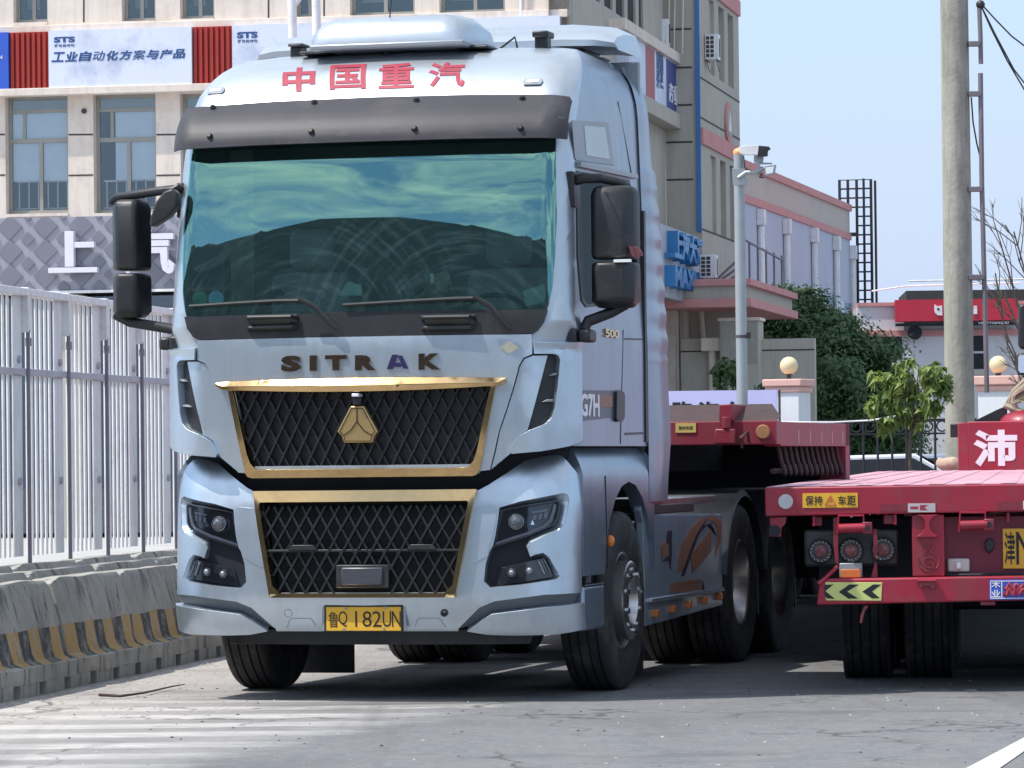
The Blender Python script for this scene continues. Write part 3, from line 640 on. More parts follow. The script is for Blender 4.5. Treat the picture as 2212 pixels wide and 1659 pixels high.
for x in (-.36, .36): cb.prism([(x-.09, wm_+.005), (x+.09, wm_+.005), (x+.065, wm_+.035), (x-.065, wm_+.035)], .04, f)
cb.build('grille_crossbar', m_black, truck, .003)
rb = MB().prism([(-.16, .665), (.16, .665), (.16, .80), (-.16, .80)], .02, f).build('radar_mount', m_black, truck, .006)
MB().prism([(-.125, .68), (.125, .68), (.125, .785), (-.125, .785)], .035, f).build('radar_cover', M('radar_grey', (.055, .06, .075), .35), rb, .01)
# ---- emblem and lettering
em = T(Sf, 'A1', (1597, 600), (1700, 600), (1812, 802), (1785, 832), (1770, 888), (1540, 888), (1525, 835), (1490, 802))
e_ = MB().prism(em[::-1], .05, onS(Sf, .02)).build('emblem', M('satin_gold', (.50, .36, .17), .38, .8, .1, 6), truck, .008)
ey = T(Sf, 'A1', (1648, 615), (1648, 745), (1545, 830), (1765, 830), (1600, 790), (1700, 790), (1648, 725))
gm = MB()
def gl(a, b, wd=.006): gm.bar(onS(Sf, .0715)(*a, 0), onS(Sf, .0715)(*b, 0), wd, .004, (0, 1, 0))
gl(ey[0], ey[6]); gl(ey[6], ey[4]); gl(ey[4], ey[2]); gl(ey[6], ey[5]); gl(ey[5], ey[3])
cxe = sum(p[0] for p in em)/8; cye = sum(p[1] for p in em)/8
ins = [(cxe+(a-cxe)*.86, cye+(b-cye)*.88) for a, b in em]
for i in range(8): gl(ins[i], ins[(i+1) % 8], .004)
gm.build('emblem_grooves', m_goldd, e_)
rd = T(Sf, 'A1', (1622, 505), (1675, 505), (1675, 530), (1622, 530)); MB().prism(rd[::-1], .09, onS(Sf, .02)).build('camera_cap', m_whitel, truck, .003)
rd = T(Sf, 'A1', (1612, 530), (1685, 530), (1680, 595), (1618, 595)); MB().prism(rd[::-1], .06, onS(Sf, .02)).build('camera_body', m_black, truck, .006)
for ch, tg, x0, x1, mm in (('S', 'A1', 1040, 1196, 0), ('I', 'A1', 1265, 1320, 0), ('T', 'A1', 1386, 1556, 0), ('R', 'A1', 1622, 1786, 0), ('K', 'A2', 312, 484, 0)):
    yb, yt = (332, 204) if ch == 'S' else (325, 203) if tg == 'A1' else (316, 187)
    if ch in 'TR': yb, yt = 322, 200
    (qa, wa), (qb, wb_) = T(Sf, tg, (x0, yb), (x1, yt))
    text_on('front_letter', ch, qa, qb, wa, wb_, onS(Sf, .031), m_goldd, truck, bold=.06, thick=.014)
A_ = T(Sf, 'A1', (1912, 198), (1955, 198), (1915, 310), (1870, 310)); B_ = T(Sf, 'A1', (1955, 205), (1990, 205), (2040, 306), (2000, 306)); C_ = T(Sf, 'A1', (1915, 262), (1975, 262), (1985, 292), (1912, 292))
am = MB()
for q_ in (A_, B_, C_): am.prism(q_[::-1], .01, onS(Sf, .031))
am.build('front_letter', m_indigo, truck)
dm = T(Sf, 'A2', (945, 140), (1022, 88), (1100, 140), (1022, 190)); panel('diamond_sticker', dm, Sf, .032, .002, M('cream_sticker', (.62, .58, .42), .5, dirt=((.3, .3, .25), .5, 40)), truck, bevel=0)
# ---- bumper
H_out = T(Sb, 'A4', (938, 198), (1100, 150), (1440, 82), (1480, 97), (1490, 135), (1478, 215), (1450, 330), (1410, 378), (1300, 420), (1165, 487), (1150, 497), (1182, 588), (1218, 570), (1285, 556), (1330, 590), (1415, 738), (1400, 765), (1100, 812), (865, 832), (815, 782), (830, 640), (862, 540), (885, 500), (905, 420), (925, 300))
H_in = T(Sb, 'A4', (942, 208), (1100, 174), (1425, 122), (1440, 130), (1446, 158), (1438, 225), (1408, 318), (1385, 343), (1290, 385), (1168, 430), (1154, 490), (1178, 592), (1212, 592), (1288, 584), (1315, 612), (1388, 740), (1378, 752), (1100, 795), (868, 824), (822, 780), (837, 640), (868, 540), (890, 500), (910, 420), (930, 300))
sa = T(Sb, 'A4', (1572, 872), (1300, 888), (900, 940), (780, 990), (610, 1160)); sb_ = T(Sb, 'A4', (1572, 955), (1300, 982), (880, 1035), (790, 1090), (682, 1166))
QR = 1.245-.3+.3*math.pi/2-.06
top_r = T(Sb, 'A2', (770, 1268), (850, 1226), (1000, 1130), (1150, 1028), (1250, 1002), (1390, 986), (1430, 995), (1470, 1030), (1510, 1080))
top_r = top_r+[(QR-.02, top_r[-1][1]-.08), (QR, top_r[-1][1]-.16)]
wch = T(Sb, 'A4', (100, 1178))[0][1]
lip = T(Sb, 'A4', (1560, 1182), (1400, 1192), (1050, 1202), (850, 1196), (760, 1182))
half = [(lo[0][0]-.02, lo[0][1]+.0)]
fr_half = [(lo[0][0]-.015, lo[0][1]+.03), (lo[2][0]-.03, lo[2][1]-.0)]
outl = [(fr_half[1][0], top_r[0][1])]+top_r+[(QR, sa[0][1])]+sa[1:]+[(sa[-1][0], wch), (0, wch)]
bo = outl[:-1]; full = bo+[(-a, b) for a, b in reversed(bo)]
inner = [(-fr_half[0][0], fr_half[0][1]), (fr_half[0][0], fr_half[0][1])]
full = full+[(-fr_half[0][0], fr_half[0][1]), (fr_half[0][0], fr_half[0][1])]
panel('bumper', full, Sb, .0, .045, m_silver, truck, holes=[H_out, mirror(H_out)], res=.045, bevel=.010, seg=3)
for sgn in (1, -1):
    mm = (lambda p: p) if sgn > 0 else (lambda p: [(-a, b) for a, b in p])
    a, b = mm(H_out), mm(H_in)
    if sgn > 0: strip('lamp_recess', a, b, Sb, -.004, -.05, m_silver, truck, closed=True)
    else: strip('lamp_recess', a, b, Sb, -.004, -.05, m_silver, truck, closed=True)
    panel('lamp_backing', H_in if sgn > 0 else mirror(H_in), Sb, -.052, .02, M('black_link_panel', (.022, .025, .032), .75, spec=.2) if sgn > 0 else bpy.data.materials['black_link_panel'], truck, res=.05, bevel=0)
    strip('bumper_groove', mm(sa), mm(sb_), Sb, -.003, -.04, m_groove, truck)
    lp = [(QR, sb_[0][1]+.004)]+[(a, b-.002) for a, b in sb_[1:]]+list(reversed(lip[1:]))+[(QR, lip[0][1]+.02)]
    lp = lp[::-1]
    panel('bumper_lip', lp if sgn > 0 else mirror(lp), Sb, .012, .06, m_silver, truck, res=.045, bevel=.014, seg=3)
both(lambda p: panel('bumper_seam_panel', p, Sb, .004, .01, m_silver, truck, res=.05, bevel=.003), T(Sb, 'A4', (750, 192), (890, 176), (925, 200), (905, 330), (880, 440), (860, 500), (845, 580), (690, 668), (652, 640)))
# lamps
def polyQ(pts, sgn): return pts if sgn > 0 else mirror(pts)
HL = T(Sb, 'A4', (946, 214), (1100, 182), (1420, 130), (1436, 150), (1415, 285), (1380, 335), (1180, 418), (884, 512), (900, 430))
FG = T(Sb, 'A4', (948, 672), (1255, 605), (1300, 596), (1380, 738), (1370, 748), (908, 815), (925, 745))
def at_(tg, x, y): return T(Sb, tg, (x, y))[0]
for sgn in (1, -1):
    hl = panel('headlight', polyQ(HL, sgn), Sb, -.04, .012, m_lamp, truck, res=.06, bevel=.006)
    q, w = at_('A4', 1068, 308); q *= sgn; o = Vector(Sb(q, w)); n = SN(Sb, q, w); c = o+n*(-.03)
    MB().tube([c, c+n*.02, c+n*.021], .045, 20).build('lens_ring', m_chrome, hl, .004)
    MB().sphere(c+n*.012, .037, 10).build('projector_lens', M('projector_glass', (.10, .11, .13), .03, .3, .02, coat=1) if sgn > 0 else bpy.data.materials['projector_glass'], hl)
    for x0, x1, y0, y1 in ((1180, 1215, 330, 290),):
        p = [at_('A4', x0, y0), at_('A4', x1, y0), at_('A4', (x0+x1)/2, y1)]; p = [(a*sgn, b) for a, b in p]
        MB().prism(p, .012, onS(Sb, -.04)).build('reflector_facet', m_chrome, hl)
    rct = [at_('A4', *k) for k in ((1190, 225), (1330, 205), (1330, 222), (1190, 242))]; MB().prism([(a*sgn, b) for a, b in rct], .01, onS(Sb, -.038)).build('upper_led_strip', m_shade, hl)
    dr = [at_('A4', *k) for k in ((905, 485), (1150, 405), (1300, 345), (1352, 300), (1385, 215), (1392, 170))]
    MB().tube([onS(Sb, -.03)(a*sgn, b, 0) for a, b in dr], .011, 8).build('led_strip', M('led_grey', (.42, .44, .50), .25, .1) if sgn > 0 else bpy.data.materials['led_grey'], hl)
    panel('headlight_glass', polyQ(HL, sgn), Sb, -.012, 0, m_lens, hl, res=.06, bevel=0, sharp=80)
    bz = [(q_+(sum(p[0] for p in HL)/len(HL)-q_)*-.0, w_) for q_, w_ in HL]; hc = (sum(p[0] for p in HL)/len(HL), sum(p[1] for p in HL)/len(HL)); hin = [(hc[0]+(a-hc[0])*.93, hc[1]+(b-hc[1])*.90) for a, b in HL]
    panel('headlight_bezel', polyQ(HL, sgn), Sb, -.018, .02, M('bezel_grey', (.09, .095, .11), .3) if sgn > 0 else bpy.data.materials['bezel_grey'], hl, holes=[polyQ(hin, sgn)], res=.06, bevel=.003)
    for k in range(3):
        rf = [at_('A4', 1195+k*48, 300-k*8), at_('A4', 1232+k*48, 292-k*8), at_('A4', 1238+k*48, 245-k*10), at_('A4', 1200+k*48, 252-k*10)]
        MB().prism([(a*sgn, b) for a, b in rf], .008, onS(Sb, -.04)).build('led_module', m_shade, hl, .003)
    fg = panel('fog_lamp', polyQ(FG, sgn), Sb, -.035, .012, m_lamp, truck, res=.06, bevel=.006)
    for x in (1030, 1172):
        q, w = at_('A4', x, 712 if x == 1030 else 695); q *= sgn; o = Vector(Sb(q, w)); n = SN(Sb, q, w); c = o-n*.03
        MB().tube([c, c+n*.012], .026, 16).build('lamp_ring', m_shade, fg, .003); MB().sphere(c+n*.006, .018, 8, (1, 1, 1)).build('lamp_bulb', m_shade, fg)
    for k in range(3):
        p = [at_('A4', 1245+k*24, 620-k*4), at_('A4', 1257+k*24, 617-k*4), at_('A4', 1310+k*24, 722-k*6), at_('A4', 1296+k*24, 725-k*6)]
        MB().prism([(a*sgn, b) for a, b in p], .014, onS(Sb, -.035)).build('light_bar', m_whitel if k < 1 else m_shade, fg, .002)
    panel('fog_glass', polyQ(FG, sgn), Sb, -.014, 0, m_lens, fg, res=.06, bevel=0, sharp=80)
# number plate
pl = T(Sb, 'A3', (1400, 1172), (1990, 1170), (1990, 985), (1400, 985)); q0, q1, w0, w1 = pl[0][0], pl[1][0], (pl[0][1]+pl[1][1])/2, (pl[2][1]+pl[3][1])/2
pv = Sb(0, .5)[1]
def fpl(o): return lambda x, y, d: (x, pv-o-d, y)
rc = MB().prism([(q0-.032, w0-.004), (q1+.032, w0-.004), (q1+.026, w1+.024), (q0-.026, w1+.024)], .012, fpl(0)).build('plate_holder', m_shade, truck, .006)
MB().prism([(q0-.014, w0-.003), (q1+.014, w0-.003), (q1+.012, w1+.012), (q0-.012, w1+.012)], .004, fpl(.012)).build('plate_surround', m_black, truck, .002)
pt = MB().prism([(q0, w0), (q1, w0), (q1, w1), (q0, w1)], .004, fpl(.016)).build('number_plate', m_plate, truck, .002)
def plt(ch, x0, x1, y0=1018, y1=1140, b=-.004):
    (a, _), = T(Sb, 'A3', (x0, y1)); (c, _), = T(Sb, 'A3', (x1, y0)); k0 = w0+(w1-w0)*(1172-y1)/187; k1 = w0+(w1-w0)*(1172-y0)/187
    text_on('plate_character', ch, a, c, k0, k1, fpl(.020), m_ink, pt, bold=b, thick=.002)
plt('鲁', 1414, 1478, 1022, 1145, .0); plt('Q', 1492, 1548); plt('8', 1682, 1740); plt('2', 1760, 1818); plt('U', 1842, 1895); plt('N', 1915, 1972)
(a, _), (c, _) = T(Sb, 'A3', (1624, 1140), (1638, 1140)); MB().prism([(a, w0+(w1-w0)*32/187), (c, w0+(w1-w0)*32/187), (c, w0+(w1-w0)*154/187), (a, w0+(w1-w0)*154/187)], .002, fpl(.020)).build('plate_character', m_ink, pt)
for x, y in ((1538, 994), (1538, 1160), (1852, 990), (1852, 1155)):
    (q, _), = T(Sb, 'A3', (x, y)); w = w0+(w1-w0)*(1172-y)/187; MB().tube([(q, pv-.02, w), (q, pv-.026, w)], .008, 10).build('plate_screw', m_shade, pt)
q, w = at_('A4', 503, 1033); tw = MB(); o = Vector(Sb(q, w)); tw.lathe([(.0, 0), (.022, 0), (.022, -.008), (.012, -.008), (.01, .0)], 20, 'y', o+Vector((0, -.001, 0))); tw.build('tow_eye_ring', m_black, truck)
sl = MB()
for pts in (((270, 1135), (290, 1085), (305, 1075), (455, 1075), (475, 1090), (515, 1150)),):
    pp = [at_('A4', *k) for k in pts]
    for s_ in (1, -1):
        for a, b in zip(pp, pp[1:]): sl.bar(onS(Sb, .0005)(a[0]*s_, a[1], 0), onS(Sb, .0005)(b[0]*s_, b[1], 0), .005, .003, (0, 1, 0))
cc = at_('A3', 1075, 1035)
pc = [(cc[0]+.024*math.cos(t*math.pi/8), cc[1]+.024*math.sin(t*math.pi/8)) for t in range(17)]
for a, b in zip(pc, pc[1:]): sl.bar(onS(Sb, .0005)(*a, 0), onS(Sb, .0005)(*b, 0), .004, .003, (0, 1, 0))
sl.build('bumper_cover_lines', m_shade, truck)
# lower black valance
def Sval(q, w): u, v = section(q, 1.0, .3); return (u, v+.14, w)
panel('lower_valance', [(-.95, .33), (.95, .33), (1.0, .42), (-1.0, .42)], Sval, 0, .1, m_black, truck, res=.1, bevel=.01)
# ---- side: front fender, steps, skirt
WV = 1.45
def Sr(u0): return lambda q, w: (u0, q, w)
def Sl(u0): return lambda q, w: (-u0, -q, w)
fend = [(.30, .72), (.80, .72)]+[(WV-.66*math.cos(t), .60+.66*math.sin(t)) for t in [R(10+16*i) for i in range(11)]]
fend = [p for p in fend if p[0] <= 2.2]+[(2.13, 1.12), (2.3, 1.12), (2.26, 1.35), (2.13, 1.465), (.36, 1.465), (.30, 1.35)]
def Sfr(q, w): return (1.245-.09*max(0, (w-1.3)/.17)**1.6-.0, q, w)
def Sfl(q, w): return (-(1.245-.09*max(0, (w-1.3)/.17)**1.6), -q, w)
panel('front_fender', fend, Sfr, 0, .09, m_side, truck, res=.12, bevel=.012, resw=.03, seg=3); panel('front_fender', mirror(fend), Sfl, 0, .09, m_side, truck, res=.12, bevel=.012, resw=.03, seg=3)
for s_ in (1, -1):
    def bx2(n, u0, u1, v0, v1, w0_, w1_, mt, bv=.01, par=truck): a, b = sorted((s_*u0, s_*u1)); return rbox(n, a, b, v0, v1, w0_, w1_, mt, par, bv)
    for v in (.84,): MB().bar((s_*1.247, v, 1.30), (s_*1.247, v+.03, .75), .008, .006, (1, 0, 0)).build('fender_seam', m_black, truck)
    bx2('entry_step', .85, 1.235, .34, .84, .40, .66, m_side, .02)
    bx2('step_recess', .80, 1.16, .40, .82, .66, .73, m_shade)
    bx2('step_tread', .9, 1.238, .36, .82, .655, .668, m_black)
    lam = MB(); lam.sphere((s_*1.25, .93, .91), .032, 8, (.9, .8, 1.1)); lam.build('side_marker_lamp', m_orange, truck)
    sk = [(1.95, .36), (4.22, .41), (4.24, 1.02), (2.02, 1.055), (1.88, 1.14), (1.86, 1.08), (1.93, 1.0)]
    panel('side_skirt', sk if s_ > 0 else mirror(sk), Sr(1.22) if s_ > 0 else Sl(1.22), 0, .05, m_skirt, truck, res=.5, bevel=.012)
    bx2('skirt_rail', 1.20, 1.245, 2.03, 4.18, .505, .53, m_silver, .004)
    bx2('tank_box', .62, 1.17, 2.0, 4.15, .40, .98, m_void, .02)
    bx2('walkway_board', .85, 1.22, 2.15, 4.05, 1.10, 1.15, m_alu, .008)
    bx2('walkway_edge', 1.16, 1.225, 2.12, 3.35, 1.05, 1.11, m_black, .006)
    for k in range(5):
        v = 2.15+k*.47; o_ = MB(); a, b = sorted((s_*1.21, s_*1.25)); o_.box(a, b, v, v+.07, .41+.01*k, .455+.01*k); o_.build('side_reflector', m_orange, truck, .006)
# skirt graphics on the camera side
f_k = planeu(1.2215)
def dec(nm, pts, mt): MB().prism([TF.on_u(*px('B1', *p), 1.22) for p in pts], .003, f_k).build(nm, mt, truck)
dec('swirl_decal', [(530, 1500), (560, 1300), (640, 1170), (720, 1085), (830, 1068), (885, 1130), (880, 1250), (830, 1400), (850, 1260), (845, 1140), (800, 1100), (740, 1130), (690, 1230), (640, 1340), (575, 1500)], m_swirl)
dec('swirl_decal', [(565, 1545), (610, 1400), (680, 1220), (760, 1090), (805, 1060), (770, 1085), (700, 1230), (640, 1390), (590, 1540)], m_swirld)
dec('swirl_decal', [(705, 1210), (745, 1140), (800, 1125), (840, 1220), (815, 1160), (770, 1140)], m_swirld)
for k, (x0, y0, x1, y1) in enumerate(((650, 1290, 800, 1190),)):
    dec('swirl_decal', [(640, 1380), (800, 1170), (802, 1350), (655, 1520)], m_swirl)
dec('swirl_decal', [(405, 1300), (450, 1260), (470, 1390), (410, 1400)], m_swirl)
dec('swirl_decal', [(455, 1190), (490, 1180), (488, 1390), (480, 1500), (470, 1420), (410, 1430), (470, 1380), (470, 1290), (445, 1280)], m_swirld)
dec('tool_opening', [(728, 1655), (735, 1580), (750, 1655)], m_void)
dec('lower_decal', [(480, 1600), (720, 1570), (720, 1655), (475, 1680)], m_swirl)
# ---- mirrors
MU0 = -TF.on_v(*px('D', 312, 550), .38)[0]; MU1 = -TF.on_v(*px('D', 254, 550), .42)[0]; MU1, MU0 = MU0, MU1
def mirror_arm(s_, g):
    a, b = g
for s_ in (1, -1):
    u0, u1 = (1.30, 1.555) if s_ > 0 else (MU1, MU0); body = MB()
    V0, V1 = .28, .52
    def pod(nm, w0_, w1_, ta, tb_, inset=.0):
        mb = MB(); rows = []
        for w, k in ((w0_, ta), (w0_+.04, 1), (w1_-.05, 1), (w1_, tb_)):
            cu_, cv = (u0+u1)/2, (V0+V1)/2; hu, hv = (u1-u0)/2*(.8+.2*k), (V1-V0)/2*(.55+.45*k)
            rows.append([(s_*(cu_+a*hu), cv+b*hv, w) for a, b in ((-1, -.45), (-.7, -1), (.55, -1), (1, -.5), (1, 1), (-1, 1))])
        vs = [p for r_ in rows for p in r_]
        mb.add(vs, [(i*6+j, i*6+(j+1) % 6, (i+1)*6+(j+1) % 6, (i+1)*6+j) for i in range(3) for j in range(6)]+[tuple(range(6))[::-1], tuple(18+j for j in range(6))])
        p_ = mb.build(nm, m_black, truck, .02, 45, 3)
        a_, b_ = sorted((s_*(u0+.03), s_*(u1-.03))); MB().box(a_, b_, V1+.001, V1+.004, w0_+.04, w1_-.04).build('mirror_glass', m_chrome, p_)
        return p_
    top = pod('door_mirror', 2.56, 2.985, .9, .35); low = pod('wide_angle_mirror', 2.275, 2.54, -.1, .9)
    if s_ > 0:
        MB().lathe([(0, 0), (.06, 0), (.06, .02), (0, .02)], 14, 'y', (1.553, .30, 2.57), 0, 110).build('red_lamp', m_redl, top)
        MB().box(1.45, 1.55, .27, .30, 2.535, 2.552).build('indicator', m_whitel, top)
    ar = MB(); ar2 = MB()
    ar.tube([(s_*1.20, .34, 3.02), (s_*1.26, .32, 3.03), (s_*1.36, .36, 3.03), (s_*(u0+.18), .38, 3.0), (s_*(u0+.22), .4, 2.97)], .034, 10, .022)
    ar.box(min(s_*1.17, s_*1.22), max(s_*1.17, s_*1.22), .26, .42, 2.86, 3.07)
    ar2.tube([(s_*(u0+.2), .4, 2.30), (s_*(u0+.1), .4, 2.25), (s_*1.27, .36, 2.20), (s_*1.25, .34, 2.14)], .03, 10, .036)
    ar.build('mirror_arm', m_black, truck, .01); ar2.build('mirror_arm', m_black, truck, .01)
    a_, b_ = sorted((s_*1.13, s_*1.245)); rbox('mirror_hinge', a_, b_, .17, .36, 2.07, 2.155, m_black, truck, .015)
    a_, b_ = sorted((s_*1.245, s_*1.32)); rbox('mirror_hinge_cap', a_, b_, .20, .38, 2.075, 2.15, m_black, truck, .018)
# kerb mirror on the passenger side
km = MB(); pts = [TF.on_v(*px('Z7', *p), .12) for p in ((815, 880), (838, 905), (838, 960), (800, 1010), (720, 1062), (707, 1045), (715, 1010), (740, 940), (775, 895))]
km.prism(pts[::-1], .09, planev(.16)); kmo = km.build('kerb_mirror', m_black, truck, .02, 50, 3)
kb = [TF.on_v(*px('Z7', *p), .2) for p in ((752, 872), (800, 868), (835, 850), (842, 880), (800, 900), (752, 898))]
MB().prism(kb[::-1], .1, planev(.3)).build('kerb_mirror_arm', m_black, truck, .015)
# ---- wheels
def tyre_prof(wd=.30, r=.54):
    h = wd/2; p = [(.285, -h+.03), (.33, -h+.005), (.42, -h-.004), (.49, -h+.002), (.522, -h+.012), (r-.004, -h+.03), (r, -h+.045)]
    for g in (-.085, -.03, .03, .085): p += [(r, g-.007), (r-.014, g-.005), (r-.014, g+.005), (r, g+.007)]
    return p+[(r, h-.045), (r-.004, h-.03), (.522, h-.012), (.49, h-.002), (.42, h+.004), (.33, h-.005), (.285, h-.03)]
def wheel(u, v, s_, kind, par, name='wheel', r=.54, mrim=None):
    o = bpy.data.objects.new(name, None); COL.objects.link(o); o.parent = par; o.location = (u, v, r); o.rotation_euler = (0, 0, 0 if s_ > 0 else math.pi)
    MB().lathe(tyre_prof(r=r), 56, 'x').build('tyre', m_rubber, o, sharp=35)
    if kind == 'front':
        rm = MB().lathe([(.288, -.12), (.288, .10), (.296, .125), (.285, .13), (.268, .10), (.262, .05), (.25, .035), (.235, .06), (.225, .115), (.22, .12)], 48, 'x')
        rm.build('rim', m_rimg, o)
        for k in range(10):
            t = R(36*k); c = Vector((.045, .245*math.cos(t), .245*math.sin(t))); d = Vector((.55, -.83*math.cos(t), -.83*math.sin(t))).normalized()
            MB().tube([c-d*.01, c+d*.016], .024, 12).build('hand_hole', m_void, o)
        hb = MB().lathe([(.24, .11), (.24, .18), (.225, .19), (.145, .19), (.13, .15), (.12, .10), (.0, .09)], 40, 'x').build('hub_flange', m_alu, o)
        for k in range(10):
            t = R(36*k+18); MB().tube([(.18, .185*math.cos(t), .185*math.sin(t)), (.212, .185*math.cos(t), .185*math.sin(t))], .018, 6).build('wheel_nut', m_chrome, hb)
        MB().lathe([(.0, .15), (.07, .15), (.085, .14), (.09, .09)], 24, 'x').build('hub_cap', m_void, o)
    else:
        MB().lathe([(.288, -.12), (.288, .10), (.300, .13), (.288, .138), (.272, .12), (.262, .0), (.235, -.05), (.20, -.075), (.165, -.075), (.155, -.02), (.12, .06), (.0, .065)], 48, 'x').build('rim', mrim or m_alu, o)
        for k in range(10):
            t = R(36*k); MB().tube([(-.075, .182*math.cos(t), .182*math.sin(t)), (-.045, .182*math.cos(t), .182*math.sin(t))], .015, 6).build('wheel_nut', m_shade, o)
    return o
for s_ in (1, -1):
    wheel(s_*1.07, WV, s_, 'front', truck, 'front_wheel')
    for v in (4.85, 6.2): wheel(s_*1.08, v, s_, 'rear', truck, 'drive_wheel'); wheel(s_*.75, v, s_, 'rear', truck, 'drive_wheel')
    for v in (4.85, 6.2):
        mb = MB(); n_ = 14; vs = []
        for i in range(n_+1):
            t = R(-5+170*i/n_+10); rr = .62
            for u_, dr_ in ((.58, 0), (1.23, 0), (1.25, -.045)): vs.append((s_*u_, v-rr*math.cos(t)*1.0, .56+(rr+dr_)*math.sin(t)))
        mb.add(vs, [(i*3+j, i*3+j+1, (i+1)*3+j+1, (i+1)*3+j) for i in range(n_) for j in range(2)])
        mb.build('rear_mudguard', m_black, truck, sharp=60)
        MB().box(min(s_*.6, s_*1.2), max(s_*.6, s_*1.2), v+.64, v+.66, .30, .75).build('mud_flap', m_black, truck)
    MB().box(min(s_*.72, s_*1.16), max(s_*.72, s_*1.16), 2.12, 2.14, .06, .75).build('mud_flap', m_black, truck)
# chassis
ch = MB()
for s_ in (1, -1): ch.box(min(s_*.38, s_*.46), max(s_*.38, s_*.46), .6, 7.2, .75, 1.02)
ch.build('frame_rail', m_void, truck)
for v in (WV, 4.85, 6.2): MB().tube([(-.9, v, .54), (.9, v, .54)], .10, 12).build('axle', m_void, truck)
rbox('engine', -.38, .38, .5, 2.0, .55, 1.5, m_void, truck, .03); rbox('gearbox', -.3, .3, 2.0, 3.4, .5, .95, m_void, truck, .03)
rbox('front_mudguard', -.62, -.55, .9, 2.1, .6, 1.3, m_void, truck); rbox('front_mudguard', .55, .62, .9, 2.1, .6, 1.3, m_void, truck)
MB().lathe([(0, 0), (.45, 0), (.45, .05), (0, .05)], 30, 'z', (0, 5.4, 1.20)).build('fifth_wheel', m_black, truck)
rbox('battery_box', -.5, .5, 2.35, 2.7, 1.1, 1.9, m_void, truck)
MB().box(-1.22, 1.22, .42, .46, .45, 1.3).build('bumper_backing', m_void, truck)
# ================================================================= trailer behind the tractor
m_tyrew = m_rubber
t1 = thing('gooseneck_trailer', 'dusty red flatbed trailer with raised gooseneck coupled behind the silver truck', 'trailer', TF)
V1 = 4.58
def q1(*p): return TF.on_v(*px('B1', *p), V1)
wb_, wt2 = q1(900, 507)[1], q1(900, 318)[1]; wtop1 = q1(900, 192)[1]; ur = q1(1322, 400)[0]
rbox('front_beam', -ur, ur, V1, V1+.18, wb_, wt2, m_redold, t1, .008)
gp = MB().add([(-ur, V1+.02, wt2), (ur, V1+.02, wt2), (ur-.02, V1+.25, wt2+.03), (q1(1190, 190)[0], V1+.42, wtop1+.01), (-q1(1190, 190)[0], V1+.42, wtop1+.01), (-ur+.02, V1+.25, wt2+.03)], [(0, 1, 2, 3, 4, 5)])
gp.build('headboard_plate', m_rust, t1, label='dark dusty sloping plate above the front beam')
a, b = q1(875, 190), q1(988, 310); rbox('post', a[0], b[0], V1-.04, V1+.40, wt2, wtop1+.005, m_redold, t1, .006)
a, b = q1(850, 500), q1(1008, 378); rbox('coupling_block', a[0], b[0], V1-.07, V1+.02, a[1], b[1], m_redold, t1, .01)
a, b = q1(903, 378), q1(972, 285); MB().tube([((a[0]+b[0])/2, V1-.05, a[1]), ((a[0]+b[0])/2, V1-.05, b[1])], (b[0]-a[0])/2, 14).build('pin', m_redold, t1, .004)
c_ = q1(1218, 403); MB().tube([(c_[0], V1, c_[1]), (c_[0], V1-.025, c_[1])], .049, 24).build('round_reflector', M('dusty_amber', (.30, .15, .07), .6, 0, .2, 8), t1, .006)
a, b = q1(525, 410), q1(685, 332); yp = MB().box(a[0], b[0], V1-.008, V1, a[1], b[1]).build('warning_plate', M('pale_yellow_plate', (.55, .42, .13), .6, 0, .1), t1)
text_on('plate_lettering', '保持车距', a[0]+.02, b[0]-.02, a[1]+.02, b[1]-.02, planev(V1-.009), m_ink, yp, bold=.0, thick=.001)
c_ = q1(1085, 470); MB().tube([(c_[0]-.03, V1-.02, c_[1]-.05), (c_[0]-.03, V1-.05, c_[1]+.02), (c_[0]+.02, V1-.05, c_[1]+.06), (c_[0]+.02, V1-.01, c_[1]-.01)], .012, 6).build('hook', m_rust, t1)
VE = TF.on_u(*px('B1', 1900, 400), ur)[0]
ws1 = TF.on_u(*px('B1', 1600, 517), ur)[1]; wtt = TF.on_u(*px('B1', 1600, 330), ur)[1]
for s_ in (1, -1):
    rbox('side_rail', min(s_*ur, s_*(ur-.12)), max(s_*ur, s_*(ur-.12)), V1+.16, VE, ws1, wtt, m_redold, t1, .006)
    rbox('gooseneck_post', min(s_*ur, s_*(ur-.2)), max(s_*ur, s_*(ur-.2)), VE-.16, VE, .75, wtt, m_redold, t1, .006)
rbox('gooseneck_deck', -ur+.12, ur-.12, V1+.18, VE, wtt-.05, wtt-.01, m_rust, t1)
for s_ in (-1, 1): rbox('neck_beam', s_*.5-.08, s_*.5+.08, V1+.2, VE+.2, 1.3, wtt-.05, m_void, t1)
for k in range(12):
    v = V1+.35+k*(VE-V1-.6)/11
    h_ = MB().tube([(ur-.06, v, ws1), (ur-.04, v, ws1-.10), (ur-.02, v+.03, ws1-.19), (ur-.03, v+.07, ws1-.20), (ur-.04, v+.09, ws1-.13)], .016, 6); h_.build('lashing_hook', m_rust, t1)
MB().tube([(ur-.08, V1+.25, ws1-.17), (ur-.08, VE-.2, ws1-.16)], .02, 6).build('hook_rod', m_rust, t1)
for k in range(5): rbox('side_slot', ur-.001, ur+.002, V1+.75+k*.42, V1+.80+k*.42, ws1+.02, ws1+.11, M('worn_slot', (.34, .2, .22), .7) if k == 0 else bpy.data.materials['worn_slot'], t1, 0)
rbox('lower_deck', -ur, ur, VE, 20.5, .62, .86, m_redold, t1, .01)
rbox('neck_shade_wall', -ur+.05, ur-.05, VE-.03, VE-.002, .50, ws1+.05, m_void, t1)  # dark wall standing in for neck structure and the shade beneath it
